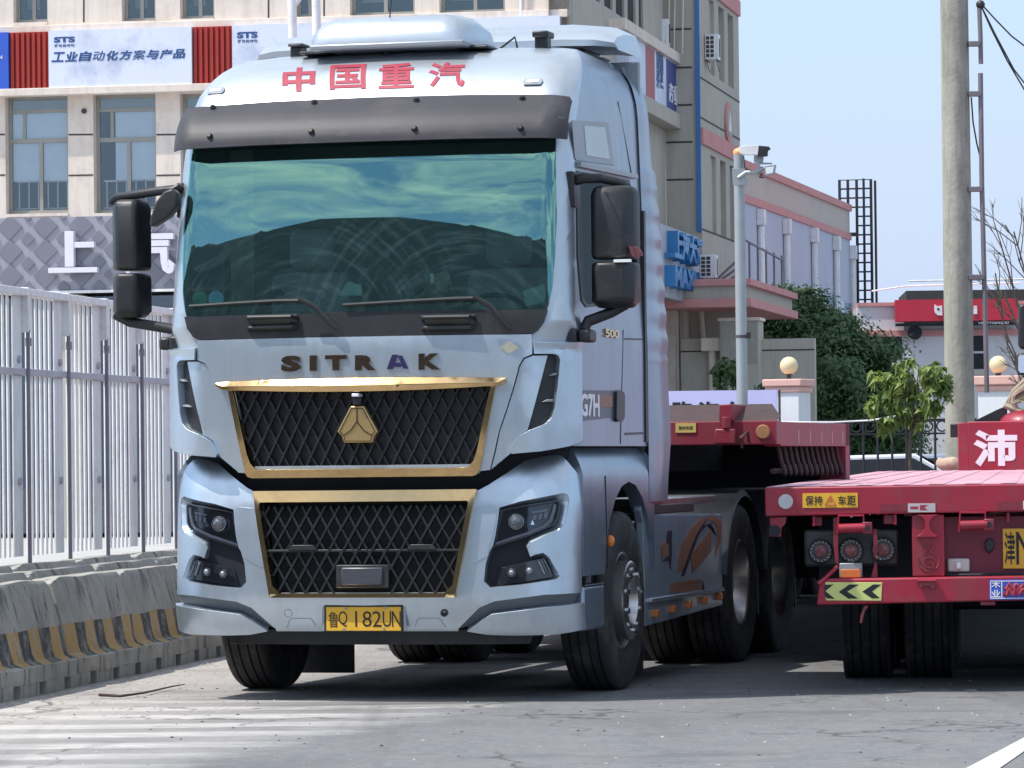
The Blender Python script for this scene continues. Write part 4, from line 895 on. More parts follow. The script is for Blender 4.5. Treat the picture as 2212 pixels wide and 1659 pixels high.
rbox('deck_surface', -ur+.02, ur-.02, VE+.02, 20.4, .861, .87, m_deck, t1)
for s_ in (-1, 1): rbox('chassis_beam', s_*.5-.08, s_*.5+.08, VE, 20, .5, .62, m_void, t1)
for v in (16.2, 17.5, 18.8):
    for s_ in (1, -1): wheel(s_*1.05, v, s_, 'rear', t1, 'trailer_wheel', r=.42)
# ================================================================= trailer seen from the rear
T2Z = 24.75
c0 = at(1652, 1052, T2Z); a2 = 7.2
T2 = Frame(c0.x+1.5*math.cos(R(a2)), c0.y-1.5*math.sin(R(a2)), a2)
t2 = thing('flatbed_trailer', 'bright red flatbed trailer seen from the rear, with chevron bumper and round tail lamps', 'trailer', T2)
def r2(x, y, v=0, tg='B3'): return T2.on_v(*px(tg, x, y), v)
u1_ = r2(160, 300)[0]; wT = r2(160, 240)[1]; wB = r2(400, 462)[1]; L2 = 17.6; W2 = 3.0+u1_ if False else 1.5
tilt = -.006
def fv(v0): return lambda x, y, d: (x, v0-d, y)
# the rear cross beam follows the slightly tilted bed
e1, e2, e3, e4 = r2(160, 240), r2(2212, 213), r2(2212, 430), r2(165, 470)
sl1 = (e2[1]-e1[1])/(e2[0]-e1[0]); sl2 = (e3[1]-e4[1])/(e3[0]-e4[0]); X1 = 1.62
bm_ = MB(); y0, y1, yb, yc = e1[1], e1[1]+sl1*(X1-e1[0]), e4[1]+sl2*(X1-e4[0]), e4[1]
bm_.prism([(e1[0], yc), (X1, yb), (X1, y1), (e1[0], y0)], .14, lambda x, y, d: (x, d, y))
bm_.build('rear_beam', m_red, t2, .008)
dk = MB(); wf0 = y0+.012; n_ = 22
vs = []
for i in range(n_+1):
    u = e1[0]+(X1-e1[0])*i/n_; s__ = sl1*(u-e1[0])
    vs += [(u, .13, y0+s__+.002), (u, L2, y0+s__*.2+.022)]
dk.add(vs, [(2*i, 2*i+2, 2*i+3, 2*i+1) for i in range(n_)])
dko = dk.build('deck', m_deck, t2, 0, 0)
for i in range(14):
    u = e1[0]+.1+i*.215; s__ = sl1*(u-e1[0])
    MB().add([(u, .15, y0+s__+.005), (u+.09, .15, y0+s__+.005), (u+.09, L2, y0+s__*.2+.025), (u, L2, y0+s__*.2+.025)], [(0, 1, 2, 3)]).build('deck_rib', m_deck, dko)
for s_ in (0, 1):
    u = e1[0] if s_ == 0 else X1-.1
    MB().box(u, u+.1, .14, L2, y0-.17, y0-.001).build('side_rail', m_red, t2, .006)
c_ = r2(325, 352); MB().tube([(c_[0], .002, c_[1]), (c_[0], -.006, c_[1])], .044, 28).build('round_reflector', M('grey_reflector', (.55, .54, .56), .6, 0, .12, 30), t2, .002)
a, b = r2(460, 402), r2(895, 282); yp = MB().box(a[0], b[0], -.005, .001, a[1], b[1]).build('warning_plate', m_plate, t2)
def tx2(nm, s, x0, x1, yb, yt, v, mt, par, bold=.01, th=.002, **k):
    a, b = r2(x0, yb, v), r2(x1, yt, v); return text_on(nm, s, a[0], b[0], a[1], b[1], planev(v), mt, par, bold=bold, thick=th, **k)
for s, x0, x1 in (('保', 482, 545), ('持', 552, 615), ('车', 740, 802), ('距', 812, 878)): tx2('plate_character', s, x0, x1, 380, 305, -.006, m_ink, yp, .006)
tri = [r2(*p) for p in ((638, 380), (722, 380), (680, 305))]; m_warn = M('faded_red_print', (.60, .16, .05), .5)
tm = MB()
for i in range(3):
    a, b = tri[i], tri[(i+1) % 3]; tm.bar((a[0], -.007, a[1]), (b[0], -.007, b[1]), .008, .002, (0, 1, 0))
a = r2(680, 352), r2(680, 330); tm.bar((a[0][0], -.007, a[0][1]), (a[1][0], -.007, a[1][1]), .009, .002, (0, 1, 0))
tm.build('warning_triangle', m_warn, yp)
a, b = r2(1293, 437), r2(1510, 365); st_ = MB().box(a[0], b[0], -.004, .001, a[1], b[1]).build('sticker', M('grey_white_sticker', (.50, .48, .50), .5), t2)
a, b = r2(1312, 412), r2(1375, 390); MB().box(a[0], b[0], -.005, -.004, a[1], b[1]).build('sticker_print', m_redtx, st_)
a, b = r2(1388, 420), r2(1450, 378); MB().prism([(a[0], a[1]), (b[0], a[1]), (b[0]-.02, (a[1]+b[1])/2), (b[0], b[1]), (a[0], b[1])], .001, planev(-.004)).build('sticker_print', m_redtx, st_)
a, b = r2(1075, 430), r2(1290, 372); MB().box(a[0], b[0], -.002, .001, a[1], b[1]).build('faded_patch', m_redold, t2)
a, b = r2(2000, 420), r2(2205, 350); MB().box(a[0], b[0], -.002, .001, a[1], b[1]).build('faded_patch', m_redold, t2)
a, b = r2(2206, 412), r2(2400, 345); MB().box(a[0], b[0], -.004, .001, a[1], b[1]).build('sticker', m_whitep, t2)
# corner bracket with a hole
bk = [r2(*p) for p in ((195, 478), (330, 470), (320, 530), (290, 560), (285, 632), (193, 630), (205, 590))]
MB().prism(bk[::-1], .03, fv(.06)).build('corner_bracket', m_red, t2, .004)
c_ = r2(236, 585); MB().tube([(c_[0], .028, c_[1]), (c_[0], .02, c_[1])], .035, 14).build('bracket_hole', m_void, t2)
for p in (((540, 545), (612, 470)), ((1100, 530), (1200, 455))): a, b = r2(*p[0], .05), r2(*p[1], .05); rbox('lug', a[0], b[0], .05, .10, a[1], b[1], m_redold, t2, .004)
for p in (((540, 545), (552, 470)), ((1186, 535), (1198, 455)), ((2078, 512), (2092, 440))): a, b = r2(*p[0]), r2(*p[1]); MB().tube([((a[0]+b[0])/2, .02, a[1]), ((a[0]+b[0])/2, .02, b[1])], .009, 8).build('pin', m_red, t2)
for x0, x1, yt, yb, ym in ((738, 942, 462, 600, 565), (1700, 1905, 438, 590, 540)):
    hm = MB(); A = r2(x0, yb); B = r2(x0+8, yt); C = r2(x1, yt); D = r2(x1+3, yb)
    hm.tube([(A[0], -.01, A[1]), (B[0], -.02, B[1]), (C[0], -.02, C[1]), (D[0], -.01, D[1])], .008, 8); ho_ = hm.build('hinge_rod', m_red, t2)
    A = r2(x0+8, ym); D = r2(x1+20, ym-8); MB().tube([(A[0], -.03, A[1]), (D[0], -.03, D[1])], .028, 14).build('hinge_tube', m_red, t2, .004)
    E1 = r2(x1+30, ym-5); MB().box(E1[0]-.03, E1[0]+.03, -.05, -.0, E1[1]-.035, E1[1]+.035).build('hinge_lug', m_redold, t2, .006)
    MB().tube([(E1[0], -.052, E1[1]), (E1[0], -.056, E1[1])], .016, 10).build('hinge_hole', m_void, t2)
# dark under-bed and lamp cluster
rbox('rear_crossmember', -1.2, 1.55, .30, .42, .62, y0-.19, m_void, t2)
pa, pb = r2(475, 868, .12), r2(1218, 565, .12); lb = MB().prism([(pa[0], pa[1]), (pb[0], pa[1]), (pb[0], pb[1]), (pa[0], pb[1])], .05, fv(.14)).build('lamp_panel', m_black, t2, .02)
for x, y in ((603, 745), (845, 738), (1098, 730)):
    c_ = r2(x, y, .09); tl = bpy.data.objects.new('tail_lamp', None); COL.objects.link(tl); tl.parent = t2; tl.location = (c_[0], .075, c_[1]); tl.scale = (.50, .6, .50)
    MB().lathe([(0, 0), (.148, 0), (.148, -.03), (.135, -.045), (.128, -.03), (0, -.03)], 32, 'y').build('rubber_rim', m_black, tl)
    MB().lathe([(0, -.031), (.075, -.036), (.06, -.045), (0, -.048)], 24, 'y').build('red_lens', m_redl, tl)
    lf = MB()
    for k in range(16):
        t = 2*math.pi*k/16; c2, s2 = math.cos(t), math.sin(t); t2_ = t+.5; c3, s3 = math.cos(t2_), math.sin(t2_)
        lf.add([(.085*c2, -.034, .085*s2), (.122*c3, -.036, .122*s3), (.124*math.cos(t2_+.16), -.036, .124*math.sin(t2_+.16)), (.098*math.cos(t+.28), -.036, .098*math.sin(t+.28))], [(0, 1, 2, 3)])
    lf.build('reflector_leaves', M('dull_reflector', (.33, .33, .34), .4, .2) if x == 603 else bpy.data.materials['dull_reflector'], tl)
for pts in (((700, 480), (742, 480), (738, 700), (742, 855), (715, 830), (700, 680)), ((1015, 570), (1045, 572), (1052, 700), (1040, 810), (1022, 790)), ((1030, 835), (1045, 840), (1052, 955), (1000, 950))):
    MB().prism([r2(*p) for p in pts][::-1], .006, planev(.035)).build('red_strap', m_redold, t2)
a, b = r2(750, 955, .03), r2(930, 838, .03); rbox('reflector_bracket', a[0], b[0], .03, .05, a[1], b[1], m_shade, t2, .006)
a, b = r2(762, 955, .02), r2(920, 888, .02); rbox('amber_reflector', a[0], b[0], .018, .03, a[1], b[1], m_orange, t2, .004)
# central column with the cast pattern
a, b = r2(1328, 945), r2(1578, 455); rbox('centre_column', a[0], b[0], .02, .3, a[1], b[1], m_red, t2, .006)
ib = [r2(*p) for p in ((1355, 635), (1372, 620), (1405, 600), (1428, 560), (1430, 525), (1418, 490), (1390, 468), (1358, 458), (1535, 455), (1500, 472), (1475, 495), (1465, 530), (1470, 565), (1490, 600), (1520, 615), (1535, 632))]
MB().prism(ib[::-1], .03, planev(.019)).build('beam_profile', m_red, t2, .003)
tx2('cast_letter', 'X', 1408, 1500, 765, 685, .0185, m_redold, t2, .0, .012); tx2('cast_letter', 'G', 1408, 1500, 880, 785, .0185, m_redold, t2, .0, .012)
sh = [r2(1460+90*math.cos(R(k)), 800+105*math.sin(R(k))) for k in range(0, 181, 15)]
for a, b in zip(sh, sh[1:]): pass
mb = MB(); mb.tube([(p[0], .016, p[1]) for p in sh], .006, 6); mb.build('cast_arc', m_redold, t2)
lt = [r2(*p) for p in ((1380, 955), (1515, 955), (1520, 985), (1515, 1030), (1490, 1045), (1465, 1020), (1420, 1020), (1400, 1040), (1382, 1020))]
MB().prism(lt[::-1], .02, planev(-.085)).build('latch', m_redold, t2, .005)
a, b = r2(1375, 985), r2(1518, 960); MB().tube([(a[0], -.10, (a[1]+b[1])/2), (b[0], -.10, (a[1]+b[1])/2)], .014, 8).build('latch_tube', m_red, t2)
# recessed back panel on the right
a, b = r2(1580, 930, .12), r2(1585, 470, .12); rbox('rear_panel', a[0], X1-.1, .12, .16, a[1], b[1], M('deep_red_paint', (.17, .012, .035), .45, 0, .1), t2, .004)
a = r2(1590, 932); rbox('panel_lower_rail', a[0], X1-.1, .05, .14, a[1]-.012, a[1]+.006, m_void, t2)
kn = [r2(*p, .11) for p in ((1938, 635), (1975, 665), (1980, 715), (1940, 768), (1903, 735), (1900, 672))]; MB().prism(kn[::-1], .03, planev(.119)).build('rubber_knob', m_black, t2, .012)
a, b = r2(1608, 910, .08), r2(1780, 803, .08); ll = rbox('licence_lamp', a[0], b[0], .08, .12, a[1], b[1], M('lamp_white_body', (.55, .54, .52), .5), t2, .01)
rbox('lens', a[0]+.05, b[0]-.05, .06, .08, a[1]+.015, b[1]-.02, m_whitel, ll, .008)
a, b = r2(2048, 882, .1), r2(2600, 562, .1); yp = MB().box(a[0], b[0], .10, .105, a[1], b[1]).build('number_plate', m_plate, t2)
a, b = r2(2060, 850, .1), r2(2140, 590, .1); text_on('plate_character', '津', a[0], b[0], a[1], b[1], planev(.099), m_ink, yp, bold=.012, thick=.002)
a, b = r2(2152, 850, .1), r2(2290, 590, .1); text_on('plate_character', 'M', a[0], b[0], a[1], b[1], planev(.099), m_ink, yp, bold=.0, thick=.002)
# bumper
B1_, B2_, B3_, B4_ = r2(590, 965, -.08), r2(2212, 940, -.08), r2(2212, 1135, -.08), r2(570, 1172, -.08)
s1 = (B2_[1]-B1_[1])/(B2_[0]-B1_[0]); s2 = (B3_[1]-B4_[1])/(B3_[0]-B4_[0])
bp_ = [(B4_[0], B4_[1]), (X1-.2, B4_[1]+s2*(X1-.2-B4_[0])), (X1-.2, B1_[1]+s1*(X1-.2-B1_[0])), (B1_[0]+.06, B1_[1]), (B1_[0], B1_[1]-.02)]
MB().prism(bp_, .12, lambda x, y, d: (x, -.08+d, y)).build('rear_bumper', m_red, t2, .010)
cv = [r2(*p, -.08) for p in ((645, 1135), (1082, 1137), (1090, 992), (640, 990), (632, 1060))]
cp_ = MB().prism(cv, .004, lambda x, y, d: (x, -.08-d, y)).build('chevron_plate', m_lime, t2, .002)
for pts in (((632, 1010), (705, 1008), (640, 1060), (715, 1122), (650, 1118), (632, 1090)), ((745, 1068), (828, 1008), (905, 1008), (812, 1064), (900, 1120), (822, 1120)), ((932, 1065), (1018, 1008), (1080, 1008), (1008, 1064), (1070, 1115), (1010, 1118))):
    MB().prism([r2(*p, -.085) for p in pts], .001, lambda x, y, d: (x, -.0845-d, y)).build('chevron', m_ink, cp_)
a, b = r2(1938, 1130, -.08), r2(2700, 965, -.08); bl = MB().box(a[0], b[0], -.085, -.079, a[1], b[1]).build('name_plate', m_blue, t2)
A = r2(2033, 1125, -.08); MB().box(A[0], A[0]+.006, -.087, -.085, a[1]+.01, b[1]-.01).build('plate_line', m_whitep, bl)
bdr = MB(); bdr.box(a[0]+.006, b[0], -.087, -.085, a[1]+.006, a[1]+.011).box(a[0]+.006, b[0], -.087, -.085, b[1]-.011, b[1]-.006).box(a[0]+.006, a[0]+.011, -.087, -.085, a[1]+.006, b[1]-.006); bdr.build('plate_border', m_whitep, bl)
for ch_, y0_, y1_ in (('木', 1035, 980), ('业', 1110, 1050)):
    p, q_ = r2(1955, y0_, -.08), r2(2025, y1_, -.08); text_on('plate_character', ch_, p[0], q_[0], p[1], q_[1], planev(-.0855), m_whitep, bl, bold=.02, thick=.0015)
wv = [r2(2055+8*k, 1030+22*math.sin(k*.9)-(k % 3)*6, -.08) for k in range(24)]
wm2 = MB(); wm2.tube([(p[0], -.086, p[1]) for p in wv], .010, 6); wm2.tube([(p[0], -.086, p[1]-.03-.01*math.sin(i)) for i, p in enumerate(wv)], .012, 6); wm2.build('red_ornament', m_redtx, bl)
rp = MB().tube([(*[r2(590, 1000)[0]], -.09, r2(590, 1000)[1]), (r2(640, 960)[0], -.07, r2(640, 960)[1]), (r2(735, 868)[0], -.01, r2(735, 868)[1])], .013, 8); rp.build('red_strap', m_red, t2)
MB().prism([r2(*p, 0) for p in ((935, 1190), (972, 1185), (940, 1230), (918, 1325), (900, 1322), (905, 1265))][::-1], .004, planev(.2)).build('loose_strap', M('pink_strap', (.50, .16, .17), .7), t2)
MB().bar((r2(1870, 1155)[0], -.06, r2(1870, 1155)[1]), (r2(1985, 1155)[0], -.06, r2(1985, 1155)[1]), .02, .02).build('step_bar', m_redold, t2)
# running gear
for v in (1.75, 3.05, 4.35):
    for u, s_ in ((-.97, -1), (-.58, -1), (.63, 1), (1.02, 1)):
        wheel(u, v, s_, 'rear', t2, 'trailer_wheel', r=.50, mrim=m_rimg)
    MB().tube([(-.9, v, .5), (.9, v, .5)], .08, 10).build('axle', m_void, t2)
for s_ in (-1, 1): rbox('chassis_beam', s_*.42-.08, s_*.42+.08, .4, L2, .72, y0-.12, m_void, t2)
rbox('underbed', -1.15, 1.5, .45, L2-.3, y0-.15, y0-.02, m_void, t2)
rbox('spray_guard', -1.15, -.2, 2.6, 2.63, .4, 1.0, m_void, t2)
# headboard at the far end with its rope pile
vH = L2-.35
ha, hb_ = r2(878, 1560, vH, 'B2'), r2(885, 1162, vH, 'B2'); hr = r2(1414, 1165, vH, 'B2')[0]+.9
hbd = rbox('headboard', ha[0]+.10, hr, vH, vH+.08, ha[1]-.05, hb_[1], m_red, t2, .01)
rbox('headboard_side', ha[0], ha[0]+.11, vH+.0, vH+.9, ha[1]-.05, hb_[1]-.01, m_red, t2, .01)
a, b = r2(1005, 1528, vH, 'B2'), r2(1358, 1226, vH, 'B2'); text_on('painted_character', '沛', a[0], b[0], a[1], b[1], planev(vH-.001), m_whitep, t2, bold=.042, thick=.004)
bx_3 = r2(812, 1290, vH+.5, 'B2'), r2(868, 1178, vH+.5, 'B2'); rbox('dark_box', bx_3[0][0], bx_3[1][0]+.1, vH+.5, vH+.7, bx_3[0][1], bx_3[1][1], m_black, t2, .01)
rpl = tag(bpy.data.objects.new('rope_pile', None), 'coiled beige rope heaped on top of the red trailer headboard', 'rope'); COL.objects.link(rpl)
rpl.location = T2.world(0, 0, 0); rpl.rotation_euler = (0, 0, -T2.a)
cx2 = r2(1440, 1000, vH+.3, 'B2')[0]; cw2 = r2(1440, 1090, vH+.3, 'B2')[1]; rm_ = MB(); m_rope = M('beige_rope', (.36, .31, .23), .9, 0, .25, 12)
A0 = r2(1262, 1030, vH+.3, 'B2')
for k in range(22):
    t_ = k/21; e = r2(1560, 745+300*t_, vH+.3, 'B2'); m1 = r2(1330+10*math.sin(k*2.3), 905+110*t_+8*math.sin(k*1.7), vH+.3, 'B2')
    dvk = .05*math.sin(k*2.9)
    rm_.tube([(A0[0]+.01*k, vH+.3+dvk, A0[1]-.012*k), (m1[0], vH+.26+dvk, m1[1]), ((m1[0]+e[0])/2, vH+.26+dvk*2, (m1[1]+e[1])/2+.04), (e[0], vH+.3, e[1]-.05)], .016, 6)
rm_.build('rope_coil', m_rope, rpl)
MB().tube([(A0[0]-.01, vH+.26, A0[1]-.0), (A0[0]+.25, vH+.2, A0[1]-.10), (A0[0]+.7, vH+.2, A0[1]-.12)], .03, 8).build('rope_tie', m_rope, rpl)
MB().lathe([(.0, .13), (.12, .12), (.22, .08), (.27, .03), (.28, 0)], 24, 'z', (cx2, vH+.3, hb_[1]-.01)).build('red_dome', m_red, rpl)
MB().prism([(cx2-.55, hb_[1]), (cx2-.2, hb_[1]), (cx2-.2, hb_[1]+.16), (cx2-.3, hb_[1]+.12)], .05, planev(vH+.35)).build('chock', m_black, rpl)
st = MB(); p = at(2050, 1003, 44.2); st.sphere((0, 0, 0), .15, 7, (1.0, .7, .5)); st.v = [(x+.03*noise.noise((x*9, y*9, z*9)), y, z+.04*noise.noise((x*12, 3, z*12))) for x, y, z in st.v]; so_ = st.build('beige_bundle', M('beige_plaster', (.50, .36, .28), .9, 0, .2, 8, bump=.4, bscale=12)); so_.location = p
tag(so_, 'rough beige lump lying on the pink trailer deck beside the concrete pole', 'bundle')
# tractor in front of that trailer: its left side mirrors enter the picture
cf = Frame(at(2260, 900, 45).x, 45, 6)
t3 = thing('parked_tractor', 'truck cab at the right edge showing only its black side mirrors', 'truck', cf)
mc = [cf.on_v(*px('B2', *p), 0) for p in ((1368, 230), (1385, 200), (1500, 195), (1520, 230), (1520, 540), (1500, 572), (1385, 570), (1366, 530))]
mo = MB().prism(mc, .18, lambda x, y, d: (x, d, y)).build('door_mirror', m_black, t3, .03, 50, 3)
mc2 = [cf.on_v(*px('B2', *p), 0) for p in ((1356, 620), (1375, 600), (1500, 600), (1500, 780), (1375, 782), (1356, 755))]
mo2 = MB().prism(mc2, .16, lambda x, y, d: (x, d, y)).build('wide_angle_mirror', m_black, t3, .03, 50, 3)
cxm = sum(p[0] for p in mc2)/6; cym = sum(p[1] for p in mc2)/6
MB().prism([(cxm+(a-cxm)*.8, cym+(b-cym)*.8) for a, b in mc2], .004, planev(0)).build('mirror_glass', m_chrome, mo2)
u9 = .75
MB().tube([(mc[2][0]-.1, .1, mc[1][1]+.02), (u9-.1, .2, mc[1][1]+.1), (u9+.05, .3, mc[1][1]+.1)], .03, 8).build('mirror_arm', m_black, t3)
MB().tube([(mc2[2][0]-.1, .1, mc2[3][1]-.02), (u9+.05, .3, mc2[3][1]-.1)], .03, 8).build('mirror_arm', m_black, t3)
rbox('cab', u9, u9+2.4, -.6, 1.6, 1.1, 3.6, m_red, t3, .12, 3); rbox('side_window', u9-.006, u9, .3, 1.2, 2.3, 3.0, m_black, t3)
rbox('rear_window', u9+.7, u9+1.7, -.606, -.6, 2.3, 3.0, m_black, t3)
rbox('chassis', u9+.8, u9+1.6, -4.5, 1.4, .7, 1.1, m_void, t3)
for v in (.9, -2.4, -3.7):
    for u, s_ in ((u9+.2, -1), (u9+2.2, 1)): wheel(u, v, s_, 'rear', t3, 'wheel', r=.52, mrim=m_rimg)
# ================================================================= road, markings
def node_mat(name, rough=.85):
    m = bpy.data.materials.new(name); m.use_nodes = True; nt = m.node_tree; b = nt.nodes['Principled BSDF']; b.inputs['Roughness'].default_value = rough
    return m, nt, nt.nodes, nt.links, b
def nnoise(n, l, vec, scale, det=6, rough=.6, sc=None):
    if sc:
        mp = n.new('ShaderNodeMapping'); mp.inputs['Scale'].default_value = sc; l.new(vec, mp.inputs[0]); vec = mp.outputs[0]
    z = n.new('ShaderNodeTexNoise'); z.inputs['Scale'].default_value = scale; z.inputs['Detail'].default_value = det; z.inputs['Roughness'].default_value = rough
    l.new(vec, z.inputs['Vector']); return z.outputs['Fac']
def nrange(n, l, v, a, b, c=0, d=1):
    r = n.new('ShaderNodeMapRange'); r.inputs[1].default_value = a; r.inputs[2].default_value = b; r.inputs[3].default_value = c; r.inputs[4].default_value = d
    l.new(v, r.inputs[0]); return r.outputs[0]
def nmix(n, l, f, A, B, bt='MIX'):
    k = n.new('ShaderNodeMix'); k.data_type = 'RGBA'; k.blend_type = bt
    for s_, v in (('Factor', f), ('A', A), ('B', B)):
        if isinstance(v, (int, float)): k.inputs[s_].default_value = v
        elif isinstance(v, tuple): k.inputs[s_].default_value = (*v, 1)
        else: l.new(v, k.inputs[s_])
    return k.outputs['Result']
def nmath(n, l, op, a, b):
    k = n.new('ShaderNodeMath'); k.operation = op
    for i, v in enumerate((a, b)):
        if isinstance(v, (int, float)): k.inputs[i].default_value = v
        else: l.new(v, k.inputs[i])
    return k.outputs[0]
def road_mat():
    m, nt, n, l, b = node_mat('asphalt', .9)
    tc = n.new('ShaderNodeTexCoord').outputs['Object']
    grain = nnoise(n, l, tc, 13, 10, .9); mid = nnoise(n, l, tc, 2.2, 6, .7); big = nnoise(n, l, tc, .35, 4, .6)
    c = nmix(n, l, nrange(n, l, grain, .36, .62), (.085, .09, .10), (.225, .23, .24))
    c = nmix(n, l, nrange(n, l, mid, .35, .7, 0, .55), c, (.23, .225, .215))
    c = nmix(n, l, nrange(n, l, big, .55, .68, 0, .45), c, (.11, .113, .12))
    spk = n.new('ShaderNodeTexVoronoi'); spk.inputs['Scale'].default_value = 9; l.new(tc, spk.inputs['Vector'])
    c = nmix(n, l, nrange(n, l, spk.outputs['Distance'], .085, .06, 0, .8), c, (.42, .41, .40))
    c = nmix(n, l, nrange(n, l, spk.outputs['Distance'], .06, .045, 0, .0), c, (.03, .03, .03))
    # pale dust drifted against the barriers on the left, with a ragged edge
    sx = n.new('ShaderNodeSeparateXYZ'); l.new(tc, sx.inputs[0])
    dl = nmath(n, l, 'SUBTRACT', sx.outputs[0], nmath(n, l, 'MULTIPLY', sx.outputs[1], .162)) # distance measured from the barrier line
    wob = nnoise(n, l, tc, 1.1, 6, .7); dl = nmath(n, l, 'ADD', dl, nmath(n, l, 'MULTIPLY', wob, 2.4))
    df = nrange(n, l, dl, -3.3, -5.4, 0, .85)
    dust = nmix(n, l, nrange(n, l, nnoise(n, l, tc, 14, 6, .75), .3, .7), (.34, .31, .285), (.50, .47, .44))
    c = nmix(n, l, df, c, dust)
    # worn thermoplastic bars across the left lane and the pale wheel-polished line at their ends
    X, Y = sx.outputs[0], sx.outputs[1]
    wy = nmath(n, l, 'ADD', Y, nmath(n, l, 'MULTIPLY', nnoise(n, l, tc, .9, 5, .7, (.6, 1, 1)), .34)); wy = nmath(n, l, 'ADD', wy, nmath(n, l, 'MULTIPLY', X, .02))
    ph = nmath(n, l, 'PINGPONG', nmath(n, l, 'DIVIDE', wy, .76), .5)
    band = nrange(n, l, ph, .20, .32)
    edge = nmath(n, l, 'SUBTRACT', X, nmath(n, l, 'ADD', nmath(n, l, 'MULTIPLY', Y, .33), nmath(n, l, 'ADD', nmath(n, l, 'MULTIPLY', wob, 1.2), -8.9)))
    reg = nmath(n, l, 'MULTIPLY', nrange(n, l, edge, .5, -.3), nrange(n, l, Y, 24.9, 24.2))
    wear2 = nrange(n, l, nnoise(n, l, tc, 5, 8, .8, (.7, 1.5, 1)), .38, .62, .25, 1)
    c = nmix(n, l, nmath(n, l, 'MULTIPLY', nmath(n, l, 'MULTIPLY', band, reg), wear2), c, (.55, .525, .50))
    dg = nmath(n, l, 'MULTIPLY', nrange(n, l, nmath(n, l, 'ABSOLUTE', edge, 0), .42, .1, 0, .55), wear2)
    c = nmix(n, l, nmath(n, l, 'MULTIPLY', dg, nrange(n, l, Y, 24.2, 23)), c, (.36, .35, .335))
    vc_ = n.new('ShaderNodeTexVoronoi'); vc_.feature = 'DISTANCE_TO_EDGE'; vc_.inputs['Scale'].default_value = .55
    wv_ = n.new('ShaderNodeVectorMath'); wv_.operation = 'ADD'; nz_ = n.new('ShaderNodeTexNoise'); nz_.inputs['Scale'].default_value = 1.7; nz_.inputs['Detail'].default_value = 8; l.new(tc, nz_.inputs['Vector'])
    l.new(tc, wv_.inputs[0]); l.new(nz_.outputs['Color'], wv_.inputs[1]); l.new(wv_.outputs[0], vc_.inputs['Vector'])
    crk = nmath(n, l, 'MULTIPLY', nrange(n, l, vc_.outputs['Distance'], .014, .004, 0, .75), nrange(n, l, nnoise(n, l, tc, .4, 3), .42, .56)); c = nmix(n, l, crk, c, (.05, .05, .052))
    trk = nmath(n, l, 'MULTIPLY', nrange(n, l, nnoise(n, l, tc, 1.4, 4, .6, (1.2, .08, 1)), .54, .66, 0, .4), 1.0); c = nmix(n, l, trk, c, (.10, .10, .105))
    stn = nmath(n, l, 'MULTIPLY', nrange(n, l, nnoise(n, l, tc, .55, 5, .7, (.6, 1.6, 1)), .56, .66), .55); c = nmix(n, l, stn, c, (.085, .085, .09))
    l.new(c, b.inputs['Base Color'])
    bp = n.new('ShaderNodeBump'); bp.inputs['Strength'].default_value = .6; bp.inputs['Distance'].default_value = .012; l.new(grain, bp.inputs['Height']); l.new(bp.outputs[0], b.inputs['Normal'])
    return m
m_road = road_mat()
rd = MB(); rd.add([(-400, -60, 0), (400, -60, 0), (400, 1200, 0), (-400, 1200, 0)], [(0, 1, 2, 3)]); tag(rd.build('road', m_road), kind='structure')
def worn_paint():
    m, nt, n, l, b = node_mat('worn_white_marking', .8)
    tc = n.new('ShaderNodeTexCoord').outputs['Object']
    w = nnoise(n, l, tc, 3, 8, .75, (.5, 2, 1)); g = nnoise(n, l, tc, 30, 4, .7)
    c = nmix(n, l, nrange(n, l, w, .52, .74), (.52, .50, .475), (.27, .26, .25)); c = nmix(n, l, nrange(n, l, g, .35, .75, 0, .5), c, (.20, .19, .185))
    l.new(c, b.inputs['Base Color']); return m
m_mark = worn_paint()
m_line = M('white_road_paint', (.66, .66, .64), .7, 0, .08, 6, dirt=((.20, .20, .20), .95, 10), bump=.2)
def flat(name, pts, mat, z=.005):
    mb = MB(); mb.add([(p[0], p[1], z) for p in pts], [tuple(range(len(pts)))]); return tag(mb.build(name, mat), kind='structure')
g = [ground(*p) for p in ((2062, 1675), (2250, 1575), (2250, 1598), (2140, 1675))]
flat('road_marking', [(p.x, p.y) for p in g], m_line)
# scattered grit and litter on the road
rng_ = random.Random(3)
def scatter(name, n, gen, mat, label, size):
    mb = MB()
    for _ in range(n):
        x, y = gen(); s_ = size*rng_.uniform(.4, 1.6); a = rng_.uniform(0, 6.3); h = s_*rng_.uniform(.05, .35)
        pts = [(x+s_*math.cos(a+k*1.57+rng_.uniform(-.4, .4)), y+s_*rng_.uniform(.5, 1)*math.sin(a+k*1.57)) for k in range(4)]
        mb.add([(p[0], p[1], .001) for p in pts]+[(x, y, h+.004)], [(0, 1, 4), (1, 2, 4), (2, 3, 4), (3, 0, 4), (3, 2, 1, 0)])
    return tag(mb.build(name, mat, sharp=0), label, 'grit', kind='stuff')
def nearbar():
    t = rng_.uniform(0, 1); y = 22.5+t*9; x = -3.02*1+(y-24.5)*.162+rng_.random()**2*1.6+.02; return x, y
scatter('gravel', 700, nearbar, M('pale_rubble', (.36, .33, .30), .9, 0, .3, 20), 'loose rubble and grit along the foot of the barriers', .013)
scatter('litter', 160, lambda: (rng_.uniform(-4, 6), rng_.uniform(18.5, 26)), M('dark_litter', (.04, .04, .045), .9, 0, .3, 20), 'small dark specks of litter on the road', .010)
scatter('litter', 120, lambda: (rng_.uniform(-4, 6), rng_.uniform(18.5, 28)), M('pale_litter', (.50, .49, .47), .9, 0, .2, 20), 'small pale chips scattered on the road', .008)
